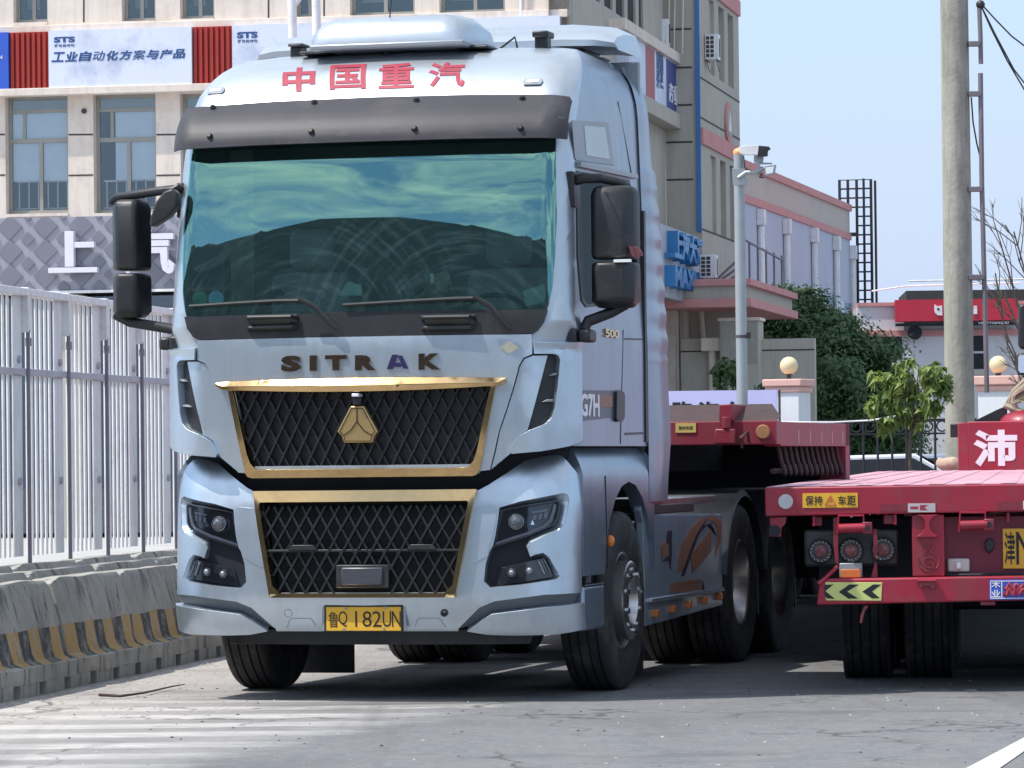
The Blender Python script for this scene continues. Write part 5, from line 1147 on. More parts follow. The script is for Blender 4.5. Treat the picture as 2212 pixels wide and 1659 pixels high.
tw_ = MB(); gp_ = [ground(*p) for p in ((215, 1508), (260, 1511), (310, 1504), (370, 1490), (400, 1485))]; tw_.tube([(p.x, p.y, .02) for p in gp_], .010, 5, .003); tag(tw_.build('twig', m_rust), 'long dry black twig lying on the dusty ground by the barriers', 'twig')
# ================================================================= barriers and fence
g0 = ground(0, 1520); FF = Frame(g0.x, g0.y, 9.2)
def barrier_mat(stripes):
    m, nt, n, l, b = node_mat('striped_concrete' if stripes else 'weathered_concrete', .9)
    tc = n.new('ShaderNodeTexCoord').outputs['Object']
    z1 = nnoise(n, l, tc, 2.5, 8, .7); z2 = nnoise(n, l, tc, 1.8, 6, .7, (3, 3, .5)); z3 = nnoise(n, l, tc, 9, 8, .75); z4 = nnoise(n, l, tc, 5, 9, .8, (2, 2.2, .35))
    c = nmix(n, l, nrange(n, l, z1, .3, .7), (.26, .25, .225), (.42, .405, .37)); c = nmix(n, l, nrange(n, l, z2, .55, .7, 0, .55), c, (.10, .095, .085)); c = nmix(n, l, nrange(n, l, z4, .555, .60, 0, .85), c, (.07, .065, .058)); c = nmix(n, l, nrange(n, l, z4, .40, .34, 0, .6), c, (.42, .40, .37))
    if stripes:
        sx = n.new('ShaderNodeSeparateXYZ'); l.new(tc, sx.inputs[0])
        ph = nmath(n, l, 'FRACT', nmath(n, l, 'ADD', nmath(n, l, 'MULTIPLY', sx.outputs[1], 2.15), nmath(n, l, 'MULTIPLY', z3, .06)), 0)
        st_c = nmix(n, l, nrange(n, l, ph, .49, .51), (.43, .26, .08), (.035, .04, .045))
        wear = nrange(n, l, z3, .45, .66, 0.04, .8)
        c = nmix(n, l, wear, st_c, c)
    l.new(c, b.inputs['Base Color']); bp = n.new('ShaderNodeBump'); bp.inputs['Strength'].default_value = .5; bp.inputs['Distance'].default_value = .02; l.new(nmath(n, l, 'ADD', z3, z4), bp.inputs['Height']); l.new(bp.outputs[0], b.inputs['Normal'])
    return m
m_conc = barrier_mat(False); m_strp = barrier_mat(True)
def make_barrier(L_, seed, striped=True):
    mb = MB(); r_ = random.Random(seed); n_ = 12
    prof_ = [(0, .09), (0, .105), (0, .185), (-.02, .192), (-.065, .215), (-.085, .26), (-.11, .40), (-.175, .665), (-.19, .69), (-.36, .685), (-.38, .66), (-.44, .42), (-.50, .28), (-.585, .19), (-.585, .095)]
    k = len(prof_); vs = []
    for i in range(n_+1):
        y = L_*i/n_; e = .012 if i in (0, n_) else 0
        for j, (u, w) in enumerate(prof_):
            q = noise.noise((y*3+seed, j*1.7, seed))*.010
            vs.append((u+q-(e if j < 9 else -e)*1.5, y, w+noise.noise((y*2.3+seed*2, j, 3))*.010-e*(w > .6)*3))
    fs = []; mi = []
    for i in range(n_):
        for j in range(k):
            fs.append((i*k+j, i*k+(j+1) % k, (i+1)*k+(j+1) % k, (i+1)*k+j)); mi.append(1 if striped and 3 <= j <= 5 else 0)
    fs += [tuple(range(k))[::-1], tuple(n_*k+j for j in range(k))]; mi += [0, 0]
    mb.add(vs, fs); mb.mi[:] = mi
    # feet between the forklift notches
    y = 0; feet = [(0, .22), (.37, .79), (.94, 1.36), (1.51, L_)] if L_ > 1.5 else [(0, .2), (.35, L_)]
    for a, b in feet: mb.box(-.575, -.003, a+.0, b-.0, -.005, .092)
    return mb
bp_i = 0
for row, (du, dw) in enumerate(((0, 0), (-.62, .0), (-1.24, .0))):
    for i in range(-1, 12 if row else 9):
        L_ = 1.72; tgt = thing if False else None
        mb = make_barrier(L_, row*20+i+.5, row == 0)
        o = mb.build('concrete_barrier', [m_conc, m_strp], sharp=30)
        o.location = FF.world(du+noise.noise((i*2.1, row, 0))*.03, i*1.75+.08, noise.noise((i, row, 9))*.015-.01); o.rotation_euler = (0, R(noise.noise((i*1.7, row, 4))*1.2), -FF.a+R(noise.noise((i*1.3, row, 7))*1.0))
        ordn = ['nearest', 'second', 'third', 'fourth', 'fifth', 'sixth', 'seventh', 'eighth', 'ninth', 'tenth', 'eleventh', 'twelfth', 'thirteenth'][i+1]
        lab = '%s barrier from the left in the front row, with worn yellow and black stripes' % ordn if row == 0 else '%s bare concrete barrier from the left in the %s row' % (ordn, 'middle' if row == 1 else 'rear')
        tag(o, lab, 'barrier', 'concrete barriers along the roadside')
# fence
z0f = 30.0; fo = at(0, 1200, z0f); FN = Frame(fo.x, fo.y, 9.2)
m_white = M('white_fence_paint', (.80, .80, .81), .5, 0, .05, 3, dirt=((.45, .42, .40), .45, 5), streak=((.42, .36, .32), .35))
m_greyst = M('grey_fence_steel', (.42, .42, .46), .5, .2, .1, 4); m_dkst = M('dark_fence_angle', (.20, .19, .23), .6, .1, .15)
fw0 = FN.on_u(*px('D', 0, 1206), 0)[1]; fw1 = FN.on_u(*px('D', 0, 617), 0)[1]; fwm = FN.on_u(*px('D', 0, 800), 0)[1]
def fence(off, label, n_):
    t = thing('steel_fence', label, 'fence', FN); x = off
    v0 = FN.on_u(*px('D', 54, 1200), 0)[0]; P_ = 1.125
    fs = lambda v: 0
    rl = MB().box(x-.03, x+.03, v0-P_*3, v0+P_*n_, fwm-.025, fwm+.025).build('mid_rail', m_greyst, t, .004)
    for i in range(-3, n_):
        a = v0+i*P_
        MB().box(x-.05, x+.06, a+.03, a+P_-.02, fw1-.055, fw1+noise.noise((i, 1, 2))*.01).build('top_rail', m_white, t, .006)
        MB().box(x+.025, x+.05, a-.016, a+.016, fw0-.05, fw1-.30).build('fence_post', m_dkst, t, .003)
        MB().box(x-.02, x+.05, a-.035, a+.03, fw1-.32, fw1+.01).build('post_top', m_white, t, .003)
        for wa, wb2 in ((fw0, fwm-.025), (fwm+.025, fw1-.055)):
            pb = MB().box(x-.012, x+.0, a-.27, a-.035, wa, wb2).build('flat_slat', m_white, t, .003)
        for k in range(7):
            v = a+.09+k*.125
            if k == 6: continue
            MB().tube([(x, v, fw0), (x, v+.004*noise.noise((i*7+k, 0, 1)), fwm), (x, v, fw1-.05)], .0125, 8).build('tube_slat', m_white, t)
        for w in (fwm+.09, fw0+.55): MB().tube([(x, a-.14, w), (x+.02, a-.14, w)], .028, 8).build('bolt', m_greyst, t)
        MB().box(x+.0, x+.04, a+.055, a+.085, fw1-.42, fw1-.36).build('clamp', m_dkst, t)
    return t
fence(0, 'tall white slatted steel fence with dark posts standing on the barriers left of the truck', 9)
fc = [FN.world(u, v) for u, v in ((-.6, -12), (-.6, 60), (-60, 60), (-60, -12))]
flat('forecourt', [(p.x, p.y) for p in fc], M('pale_concrete_paving', (.42, .41, .40), .85, 0, .08, .8, dirt=((.3, .29, .28), .5, .6)), .01)
# ================================================================= main building
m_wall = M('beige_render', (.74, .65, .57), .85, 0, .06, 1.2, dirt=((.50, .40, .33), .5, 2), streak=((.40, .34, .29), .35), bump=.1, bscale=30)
m_wall2 = M('grey_and_shaded_render', (.46, .43, .37), .85, 0, .06, 1.2, dirt=((.36, .33, .29), .4, 2), streak=((.30, .28, .25), .4))  # beige render made greyer and darker; the side walls' shade is in the colour
m_pink = M('pink_band', (.60, .27, .26), .8, 0, .1, 2, streak=((.40, .22, .21), .5))
m_joint = M('dark_joint', (.06, .05, .05), .8)
m_ribr = M('red_ribbed_metal', (.36, .030, .022), .45, .1, .1)
m_banner = M('pale_banner', (.66, .70, .84), .6, 0, .04, 1, dirt=((.38, .43, .56), .9, 1.3))
m_navy = M('navy_ink', (.02, .07, .22), .5)
m_blind = M('pale_blind', (.42, .47, .50), .8, 0, .05); m_wframe = M('grey_window_frame', (.31, .30, .27), .5, .2, .08)
m_lat1 = M('grey_cladding_light', (.31, .31, .36), .6, 0, .05); m_lat2 = M('grey_cladding_dark', (.185, .185, .225), .6, 0, .05)
m_room = M('dim_room', (.03, .032, .035), .9)
m_blindf = M('lit_blind', (.80, .84, .88), .8, 0, .05)
Flat = lambda v0: (lambda q, w: (q, v0, w))
BZ = 78; bo_ = at(600, 465, BZ); BF = Frame(bo_.x, BZ, 10.5)
b1 = thing('office_building', 'beige office building on the left with banners between its floors and grey patterned cladding', 'building', BF)
def bq(x, y, v=0, tg='D'): return BF.on_v(*px(tg, x, y), v)
def rect(x0, y0, x1, y1, tg='D'): a, b = bq(x0, y1, 0, tg), bq(x1, y0, 0, tg); c, d = bq(x0, y0, 0, tg), bq(x1, y1, 0, tg); return ((a[0]+c[0])/2, (b[0]+d[0])/2, (a[1]+d[1])/2, (b[1]+c[1])/2)
uL = bq(-420, 400)[0]; uR = bq(1229, 30)[0]; TOP = bq(0, -260)[1]
wins = []   # (u0,u1,w0,w1,kind)
for x0, x1, y1 in ((28, 102, 48), (262, 335, 45), (388, 462, 40), (636, 690, 36), (755, 895, 32), (948, 1090, 27), (-160, -60, 52), (-300, -220, 55)):
    a = rect(x0, -170, x1, y1); wins.append((*a, 3))
for x0, x1, y0, y1 in ((12, 147, 205, 461), (202, 337, 202, 459), (390, 525, 200, 457), (580, 715, 200, 455), (-180, -45, 206, 463), (770, 905, 198, 453)):
    a = rect(x0, y0, x1, y1); wins.append((*a, 2))
holes = [[(a, c), (b, c), (b, d), (a, d)] for a, b, c, d, k in wins]
wl0 = bq(300, 466)[1]
panel('facade', [(uL, wl0), (uR, wl0), (uR, TOP), (uL, TOP)], Flat(0), 0, .3, m_wall, b1, holes=holes, res=50, resw=50, bevel=0, sharp=20)
rbox('core_block', uL, uR-.05, 3.2, 16, 0, TOP, m_room, b1, 0)
rbox('floor_slab', uL, uR-.05, .3, 3.2, wl0-.2, wl0, m_room, b1, 0); rbox('floor_slab', uL, uR-.05, .3, 3.2, bq(300, 120)[1], bq(300, 120)[1]+.2, m_room, b1, 0)
rbox('roof_slab', uL, uR, .0, 16, TOP, TOP+.3, m_wall, b1, .02)
bli = 0
for a, b, c, d, k in wins:
    w = bpy.data.objects.new('window', None); COL.objects.link(w); w.parent = b1
    fr = MB(); f_ = .07; v0, v1 = .20, .27
    fr.box(a, a+f_, v0, v1, c, d).box(b-f_, b, v0, v1, c, d).box(a+f_, b-f_, v0, v1, c, c+f_).box(a+f_, b-f_, v0, v1, d-f_, d)
    m_ = a+(b-a)*.52
    if k == 2:
        tr = c+(d-c)*.62; fr.box(a+f_, b-f_, v0, v1, tr-.04, tr+.04).box(m_-.035, m_+.035, v0, v1, c+f_, tr-.04)
        top_ = d-(d-c)*.13; MB().box(a+f_, b-f_, .24, .25, top_, d-f_).build('blind_box', m_wframe, w); fr.box(a+f_, b-f_, v0, v1, top_-.03, top_+.03); fr.box(a+.28, a+.34, v0+.01, v1, tr+.04, top_-.03)
    else: fr.box(m_-.035, m_+.035, v0, v1, c+f_, d-f_)
    fr.build('frame', m_wframe, w)
    MB().box(a+f_, b-f_, .225, .228, c+f_, d-f_).build('glass', m_bglass, w)
    if k == 2:
        bt = c+(d-c)*.28
        MB().box(a+.06+(.3 if bli % 3 == 0 else 0), b-.06, .26, .265, bt, top_).build('blind', m_blindf, w)
        ra = MB(); ra.box(a+.1, b-.1, .34, .36, bt-.02, bt+.01).box(a+.1, b-.1, .34, .36, c+.1, c+.12)
        q = a+.15
        while q < b-.1: ra.box(q, q+.02, .34, .36, c+.1, bt); q += .19
        ra.build('inner_railing', m_white, w)
        if bli == 1: MB().lathe([(0, 0), (.2, 0), (.22, .05), (.2, .1), (0, .1)], 20, 'y', (a+(b-a)*.38, .8, c+.45)).build('fan', m_blind, w)
    else: MB().box(a+.1, (a+b)/2, .6, .62, c+.3, d).build('blind', m_cloth, w)
    MB().box(a-.0, b+.0, -.03, .2, c-.06, c-.002).build('sill', m_wall, w); bli += 1
def ledge(nm, y, th, out, mt=m_wall):
    w = bq(300, y)[1]; return rbox(nm, uL, uR+.0, -out, .0, w-th, w, mt, b1, .01)
ledge('ledge', 49, .15, .10); ledge('ledge', 187, .14, .30)
w_s0, w_s1 = bq(300, 187)[1], bq(300, 64)[1]
def sign(nm, x0, x1, mt, v0=-.26): a = bq(x0, 120)[0]; b = bq(x1, 120)[0]; return rbox(nm, a, b, v0, -.0, w_s0+.0, w_s1, mt, b1, 0)
s0 = sign('blue_banner', -160, 27, m_blue); s1_ = sign('white_banner', 113.5, 421.5, m_banner); s2_ = sign('white_banner', 509, 820, m_banner); s3_ = sign('white_banner', 905, 1215, m_banner)
for xa, xb in ((27.5, 113), (422, 508.5), (820.5, 904)):
    rb_ = sign('red_panel', xa, xb, m_ribr, -.16); a = bq(xa, 120)[0]; b = bq(xb, 120)[0]; k = 0; q = a+.03; rm = MB()
    while q < b-.06: rm.box(q, q+.055, -.22, -.16, w_s0+.01, w_s1-.01); q += .105
    rm.build('ribs', m_ribr, rb_)
def t7(nm, s, x0, x1, yb, yt, par, mt=m_navy, v=-.262, bold=.02, tg='Z7', shear=0, th=.004):
    a, b = bq(x0, yb, 0, tg), bq(x1, yt, 0, tg); return text_on(nm, s, a[0], b[0], a[1], b[1], planev(v), mt, par, bold=bold, thick=th, shear=shear)
for i, ch in enumerate('工业自动化方案与产品'): t7('banner_character', ch, 264+i*62.6, 264+i*62.6+54, 296-i*1.9, 248-i*1.6, s1_, bold=(.008 if ch in '案动' else .034), shear=.25)
t7('banner_logo', 'STS', 270, 368, 206, 176, s1_, bold=.05); t7('banner_caption', '昇世自动化', 272, 366, 226, 210, s1_, bold=.01)
t7('banner_logo', 'STS', 376, 464, 170, 140, s2_, bold=.05, tg='Z1'); t7('banner_caption', '昇世自动化', 378, 464, 188, 173, s2_, bold=.01, tg='Z1')
t7('banner_letters', 'D', -2, 12, 244, 228, s0, mt=m_whitep); t7('banner_letters', 'ON', -8, 30, 282, 264, s0, mt=m_whitep)
sk_ = MB()
for x0, y0, x1, y1 in ((735, 345, 755, 312), (775, 345, 790, 318), (800, 345, 818, 322)):
    pass
jm = MB()
def joint(x0, y0, x1, y1):
    a, b = bq(x0, y0), bq(x1, y1); o_ = MB(); o_.bar((a[0], -.002, a[1]), (b[0], -.002, b[1]), .03, .006, (0, 1, 0)); o_.build('panel_joint', m_joint, b1)
for xa, xb in ((148, 201), (338, 389), (-44, 11), (526, 579)):
    joint(xa, 291, xb, 290.5); joint(xa, 379, xb, 378)
joint(181, -10, 181, 48); joint(-20, -10, -20, 48); joint(580, -10, 580, 45); joint(1128, -10, 1128, 48); joint(700, -10, 700, 45)
c_ = bq(182, 240); MB().tube([(c_[0], 0, c_[1]), (c_[0], -.04, c_[1])], .05, 10).build('wall_vent', m_joint, b1)
# downpipe on the facade
a = bq(1128, 45); MB().tube([(a[0], -.08, TOP-.5), (a[0], -.08, a[1])], .03, 8).build('downpipe', m_white, b1)
# patterned cladding band
wc0, wc1 = bq(300, 626)[1], wl0-.005
cl = rbox('cladding_band', uL, uR, -.22, .3, wc0, wc1, m_lat1, b1, 0)
dmx = MB(); su = bq(106, 540)[0]-bq(30, 540)[0]; sv = bq(30, 500)[1]-bq(30, 553)[1]; u_0 = bq(30, 540)[0]; w_0 = bq(30, 492)[1]
def clipw(pts):
    out = []
    for j in range(len(pts)):
        p, q = pts[j], pts[(j+1) % len(pts)]
        for lim in ((wc0+.003, 1), (wc1-.003, -1)): pass
        out.append(p)
    for lim, sg in ((wc0+.003, 1), (wc1-.003, -1)):
        o2 = []
        for j in range(len(out)):
            p, q = out[j], out[(j+1) % len(out)]; ip, iq_ = (p[1]-lim)*sg >= 0, (q[1]-lim)*sg >= 0
            if ip: o2.append(p)
            if ip != iq_: t = (lim-p[1])/(q[1]-p[1]); o2.append((p[0]+(q[0]-p[0])*t, lim))
        out = o2
        if len(out) < 3: return None
    return out
for i in range(-9, 30):
    for r_ in range(-1, 6):
        for du, dw, h in ((0, 0, .70), (.5, .5, .40)):
            cu_ = u_0+(i+du)*su; cw2_ = w_0-(r_+dw-1)*sv*1.0
            if cu_+su > uR: continue
            pts = clipw([(cu_-su*h*.5, cw2_), (cu_, cw2_-sv*h*.70), (cu_+su*h*.5, cw2_), (cu_, cw2_+sv*h*.70)])
            if pts: dmx.prism(pts, .03, lambda x, y, d: (x, -.22-d, y))
dmx.build('diamond_tiles', m_lat2, cl, 0, 20)
rbox('white_trim', uL, uR, -.28, -.1, wc0-.05, wc0-.002, m_white, b1, 0)
m_sign = M('white_sign_letter', (.74, .72, .82), .4, 0, .03)
def strokes(nm, rects, v=-.42, th=.14):
    mb = MB()
    for x0, y0, x1, y1 in rects:
        a, b = bq(x0, y1, 0, 'Z7'), bq(x1, y0, 0, 'Z7'); mb.box(a[0], b[0], v, v+th, a[1], b[1])
    return mb.build(nm, m_sign, b1, .004, 20)
strokes('sign_character', [(332, 1083, 372, 1249)]); strokes('sign_character', [(372.5, 1132, 467, 1160)], -.41); strokes('sign_character', [(255, 1250, 482, 1278)], -.425)
a, b = bq(590, 1285, 0, 'Z7'), bq(838, 1065, 0, 'Z7')
text_on('sign_character', '汽', a[0], b[0], a[1], b[1], planev(-.3), m_sign, b1, bold=.03, thick=.13)
text_on('sign_character', '大', b[0]+.35, b[0]+1.9, a[1], b[1], planev(-.3), m_sign, b1, bold=.03, thick=.13)
# ground floor
rbox('ground_floor_back', uL, uR, 1.2, 3.1, 0, wc0, m_room, b1, 0)
for i in range(12):
    u = uL+2+i*2.9
    if u+2.9 > uR: break
    rbox('ground_floor_pier', u, u+.5, .0, .6, 0, wc0-.06, m_wall2, b1, .01)
    rbox('shop_window', u+.52, u+2.88, .35, .37, .1, wc0-.1, m_bglass, b1, 0)
# ---- side wall A, stair face B, wing C
uA = uR; vA = BF.on_u(*px('D', 1436, 180), uA)[0]
Flu = lambda u0: (lambda q, w: (u0, q, w))
def uq(u0, x, y, tg='D'): return BF.on_u(*px(tg, x, y), u0)
X1_ = {'x': 2150, 's': .22604}
ORG['C1'] = (2150, 0, .22604); ORG['C2'] = (2560, 850, .45215)
slots = []
for x0, x1 in ((368, 468), (645, 738), (806, 950), (1015, 1160), (1215, 1365), (1420, 1558), (1615, 1690)):
    v0 = uq(uA, x0, 200, 'C1')[0]; v1 = uq(uA, x1, 200, 'C1')[0]; slots.append((v0, v1))
wAb = uq(uA, 1400, 105)[1]; wB0 = uq(uA, 1434, 240)[1]
sh_ = [[(a, wAb+.3), (b, wAb+.3), (b, TOP-1.0), (a, TOP-1.0)] for a, b in slots]
wA0 = uq(uA, 1434, 247)[1]
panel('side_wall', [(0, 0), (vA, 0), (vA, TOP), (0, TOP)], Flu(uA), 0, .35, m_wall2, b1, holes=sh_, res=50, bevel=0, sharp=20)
rbox('side_wall_backing', uA-.9, uA-.3, .1, vA+8, 0, TOP, m_wall2, b1, 0)
for a, b in slots: rbox('slot_window', uA-.295, uA-.28, a, b, wAb+.3, TOP-1.0, m_bglass, b1, 0)
# corner banner on the side wall
cbv = [uq(uA, *p) for p in ((1381, 105), (1434, 138), (1434, 243), (1381, 222))]
vb0, vb1 = cbv[0][0], cbv[1][0]; wb0, wb1 = (cbv[2][1]+cbv[3][1])/2, (cbv[0][1]+cbv[1][1])/2
bn = rbox('corner_banner', uA, uA+.25, vb0-3, vA+.0, wb0, wb1, m_banner, b1, 0)
rbox('banner_ledge', uA, uA+.34, vb0-4, vA+.3, wb1+.002, wb1+.22, m_wall, b1, .01); rbox('banner_ledge', uA, uA+.34, vb0-4, vA+.3, wb0-.32, wb0-.002, m_wall2, b1, .01)
v_ = uq(uA, 1414, 180)[0]; rbox('blue_field', uA+.25, uA+.255, v_, vA-.05, wb0+.02, wb1-.02, M('navy_banner', (.03, .05, .22), .5), b1, 0)
v2 = uq(uA, 1388, 180)[0]; rbox('red_field', uA+.25, uA+.256, v2-1.2, v2, wb0+.02, wb1-.02, m_ribr, b1, 0)
fnu = lambda x, y, d: (uA+.252+d, x, y)
text_on('banner_character', '昇世', v2+.25, v2+1.2, wb1-.75, wb1-.2, fnu, m_navy, bn, bold=.02); text_on('banner_character', '中国', v2+.3, v2+1.2, wb0+.75, wb0+1.15, fnu, m_navy, bn, bold=.02)
fnb = lambda x, y, d: (uA+.257+d, x, y)
text_on('banner_character', '产品', v_+.3, v_+1.6, wb0+.25, wb0+.6, fnb, m_whitep, bn, bold=.02); text_on('banner_character', '方案', v_+.3, v_+1.6, wb1-.9, wb1-.55, fnb, m_whitep, bn, bold=.02)
uB = BF.on_v(*px('D', 1506, 300), vA)[0]
def vq(x, y, tg='D'): return BF.on_v(*px(tg, x, y), vA)
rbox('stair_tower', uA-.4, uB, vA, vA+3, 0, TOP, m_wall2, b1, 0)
for y in (63, 146, 227, 307, 388):
    w = vq(1470, y)[1]; rbox('panel_joint', uA+.02, uB-.1, vA-.006, vA, w-.02, w+.02, m_joint, b1, 0)
a, b = vq(1506, 300), vq(1514, 300); wst = vq(1510, 500)[1]
rbox('blue_strip', a[0]-.02, b[0], vA-.06, vA+.02, wst, TOP, M('blue_strip_paint', (.05, .17, .42), .5, 0, .05), b1, 0)
a = vq(1433, 300); MB().tube([(a[0]+.02, vA-.06, vq(1434, 490)[1]), (a[0]-.02, vA-.06, TOP-1)], .045, 8).build('downpipe', m_wall, b1)
for dx in (0, .12, .3): MB().tube([(uA+.1+dx, vA-.1, wb1+.2), (uA+.15+dx, vA-.1, wb1+2), (uA+.1+dx, vA-.12, TOP-.5)], .02, 6).build('cable', m_wall, b1)
uC = b[0]; vC = BF.on_u(*px('D', 1597, 200), uC)[0]
cs = []
for x0, x1, yt, yb in ((605, 648, 35, 660), (685, 730, 85, 690), (760, 805, 125, 730), (620, 665, 1300, 1945), (700, 745, 1335, 1980), (778, 815, 1360, 2010)):
    a = uq(uC, x0, (yt+yb)/2, 'Z9')[0]; b = uq(uC, x1, (yt+yb)/2, 'Z9')[0]; cs.append([a, b, 0, 0, yt])
w_up = (uq(uC, 1556, 15)[1], uq(uC, 1540, 163)[1]); w_lo = (uq(uC, 1550, 342)[1], uq(uC, 1550, 508)[1])
hs = [[(a, w_up[1] if yt < 600 else w_lo[1]), (b, w_up[1] if yt < 600 else w_lo[1]), (b, w_up[0] if yt < 600 else w_lo[0]), (a, w_up[0] if yt < 600 else w_lo[0])] for a, b, _, _, yt in cs]
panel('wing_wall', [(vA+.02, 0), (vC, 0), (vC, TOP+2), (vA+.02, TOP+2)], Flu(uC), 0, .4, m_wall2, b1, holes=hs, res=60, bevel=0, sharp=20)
rbox('wing_core', uC-6, uC-.39, vA+.1, vC, 0, TOP+2, m_wall2, b1, 0)
for h in hs: rbox('slot_window', uC-.3, uC-.29, h[0][0], h[1][0], h[0][1], h[2][1], m_bglass, b1, 0)
def uband(y_at, x_at, h, mt=m_pink, out=.05): w = uq(uC, x_at, y_at)[1]; return rbox('pink_band', uC, uC+out, vA, vC+.02, w, w+h, mt, b1, 0)
hb1 = uq(uC, 1550, 295)[1]-uq(uC, 1550, 329)[1]
uband(329, 1550, hb1); uband(8, 1560, hb1)
for y in (178, 263, 500): w = uq(uC, 1530, y)[1]; rbox('panel_joint', uC-.001, uC+.006, vA, vC, w-.02, w+.02, m_joint, b1, 0)
w = uq(uC, 1571, 263)[1]; rg = MB()
lg = BF.on_u(*px('D', 1571, 265), uC)
rg.prism([(lg[0]+.55*math.cos(t*math.pi/12), lg[1]+.45*math.sin(t*math.pi/12)) for t in range(24)], .05, planeu(uC)); ro = rg.build('round_emblem', m_pink, b1)
MB().prism([(lg[0]+.40*math.cos(t*math.pi/12), lg[1]+.33*math.sin(t*math.pi/12)) for t in range(24)], .01, planeu(uC+.051)).build('emblem_face', m_wall2, ro)
MB().prism([(lg[0]-.22, lg[1]-.2), (lg[0]+.22, lg[1]-.2), (lg[0], lg[1]+.24)], .01, planeu(uC+.062)).build('emblem_mark', m_white, ro)
# air conditioners
def aircon(loc, label, fr=BF, sc=(1, 1, 1)):
    t = thing('air_conditioner', label, 'air conditioner', fr, group='air conditioner units on the office building'); x, y, z = loc
    t.location = fr.world(x, y, z); t.scale = sc; x = y = z = 0
    MB().box(x-.42, x+.42, y-.36, y, z, z+.85).build('casing', m_white, t, .03)
    g_ = MB()
    for i in range(5):
        for j in range(2): g_.box(x-.34+j*.26, x-.14+j*.26, y-.368, y-.361, z+.09+i*.145, z+.20+i*.145)
    g_.build('grille', m_joint, t)
    MB().box(x+.421, x+.426, y-.30, y-.1, z+.1, z+.7).build('side_grille', m_joint, t)
    for dx in (-.3, .3):
        MB().box(x+dx-.02, x+dx+.02, y-.4, y+.2, z-.05, z-.005).bar((x+dx, y-.38, z-.05), (x+dx, y+.15, z-.35), .03, .03).build('bracket', m_joint, t)
    return t
a = BF.on_v(*px('D', 1424, 100), vA-.3); aircon((a[0], vA-.3+.25, a[1]), 'white air conditioner on brackets above the corner banner', BF, (.5, .8, .68))
a = BF.on_v(*px('D', 1525, 133), vA+.6); aircon((uC+.16, vA+1.0, uq(uC, 1530, 135)[1]), 'white air conditioner beside the blue strip', BF, (.36, .8, .65))
# blue lettered sign board in front of the stair face
ub = BF.on_v(*px('C2', 270, 400), vA-1.0)[0]
uS = uB+.02; s_pts = [BF.on_u(*px('C2', *p), uS) for p in ((80, 70), (460, 195), (462, 770), (100, 715))]
sb = thing('sign_board', 'grey sign board with blue block characters beside the stair tower', 'sign', BF)
v0_, v1_ = s_pts[0][0], s_pts[1][0]; w0_, w1_ = (s_pts[2][1]+s_pts[3][1])/2, (s_pts[0][1]+s_pts[1][1])/2
rbox('board', uS-.15, uS, v0_, v1_, w0_, w1_, M('lilac_grey_board', (.40, .41, .46), .6, 0, .05), sb, 0)
m_bl2 = M('blue_block_letter', (.03, .20, .45), .4, 0, .08)
fS = lambda x, y, d: (uS+.001+d, x, y); dv = v1_-v0_; dh = w1_-w0_
text_on('sign_character', '上汽大通', v0_+dv*.10, v1_-dv*.22, w0_+dh*.52, w0_+dh*.94, fS, m_bl2, sb, bold=.045, thick=.22)
text_on('sign_letters', 'MAXUS', v0_+dv*.10, v1_-dv*.22, w0_+dh*.14, w0_+dh*.44, fS, m_bl2, sb, bold=.05, thick=.22)
# canopy with pink edges
cp_o = thing('entrance_canopy', 'concrete entrance canopy with pink edges under the blue lettered sign', 'canopy', BF)
vc = vA-2.5
def cq(x, y): return BF.on_v(*px('C2', x, y), vc)
ua_, ub_ = cq(100, 600)[0]-3, cq(832, 600)[0]
zt, zt2, zb2, zb = cq(650, 550)[1], cq(650, 608)[1], cq(650, 720)[1], cq(650, 795)[1]
vend = BF.on_u(*px('C2', 1235, 660), ub_)[0]
rbox('top_edge', ua_, ub_+.12, vc-.1, vend+.1, zt2, zt, m_pink, cp_o, .01); rbox('fascia', ua_, ub_, vc, vend, zb2, zt2, m_wall2, cp_o, 0); rbox('lower_edge', ua_, ub_+.12, vc-.1, vend+.1, zb, zb2, m_pink, cp_o, .01)
acs = BF.on_v(*px('C2', 510, 545), vc+1.0); aircon((acs[0], vc+1.2, zt+.06), 'white air conditioner standing on the canopy left of the camera pole', BF, (.42, .8, .58))
acs = BF.on_v(*px('C2', 900, 545), vc+2.0); aircon((ub_-1.6, vc+2.2, zt+.06), 'white air conditioner standing on the canopy right of the camera pole', BF, (.6, .8, .55))
rl = thing('canopy_railing', 'thin dark railing struts on the canopy top', 'railing', BF)
rl_pts = [cq(560, 540), cq(722, 400), cq(600, 540), cq(722, 465), cq(680, 545), cq(722, 520)]
mb = MB()
for i in (0, 2, 4): MB().tube([(rl_pts[i][0], vc+.3, zt), (rl_pts[i+1][0], vc+.3, rl_pts[i+1][1])], .03, 6).build('strut', m_dkst, rl)
MB().tube([(ub_-.2, vc+.5, zt+.9), (ub_-.2, vend, zt+.75)], .025, 6).build('handrail', m_dkst, rl)
for i in range(6): v = vc+.8+i*(vend-vc-1)/5; MB().tube([(ub_-.2, v, zt), (ub_-.2, v, zt+.85)], .025, 6).build('upright', m_dkst, rl)
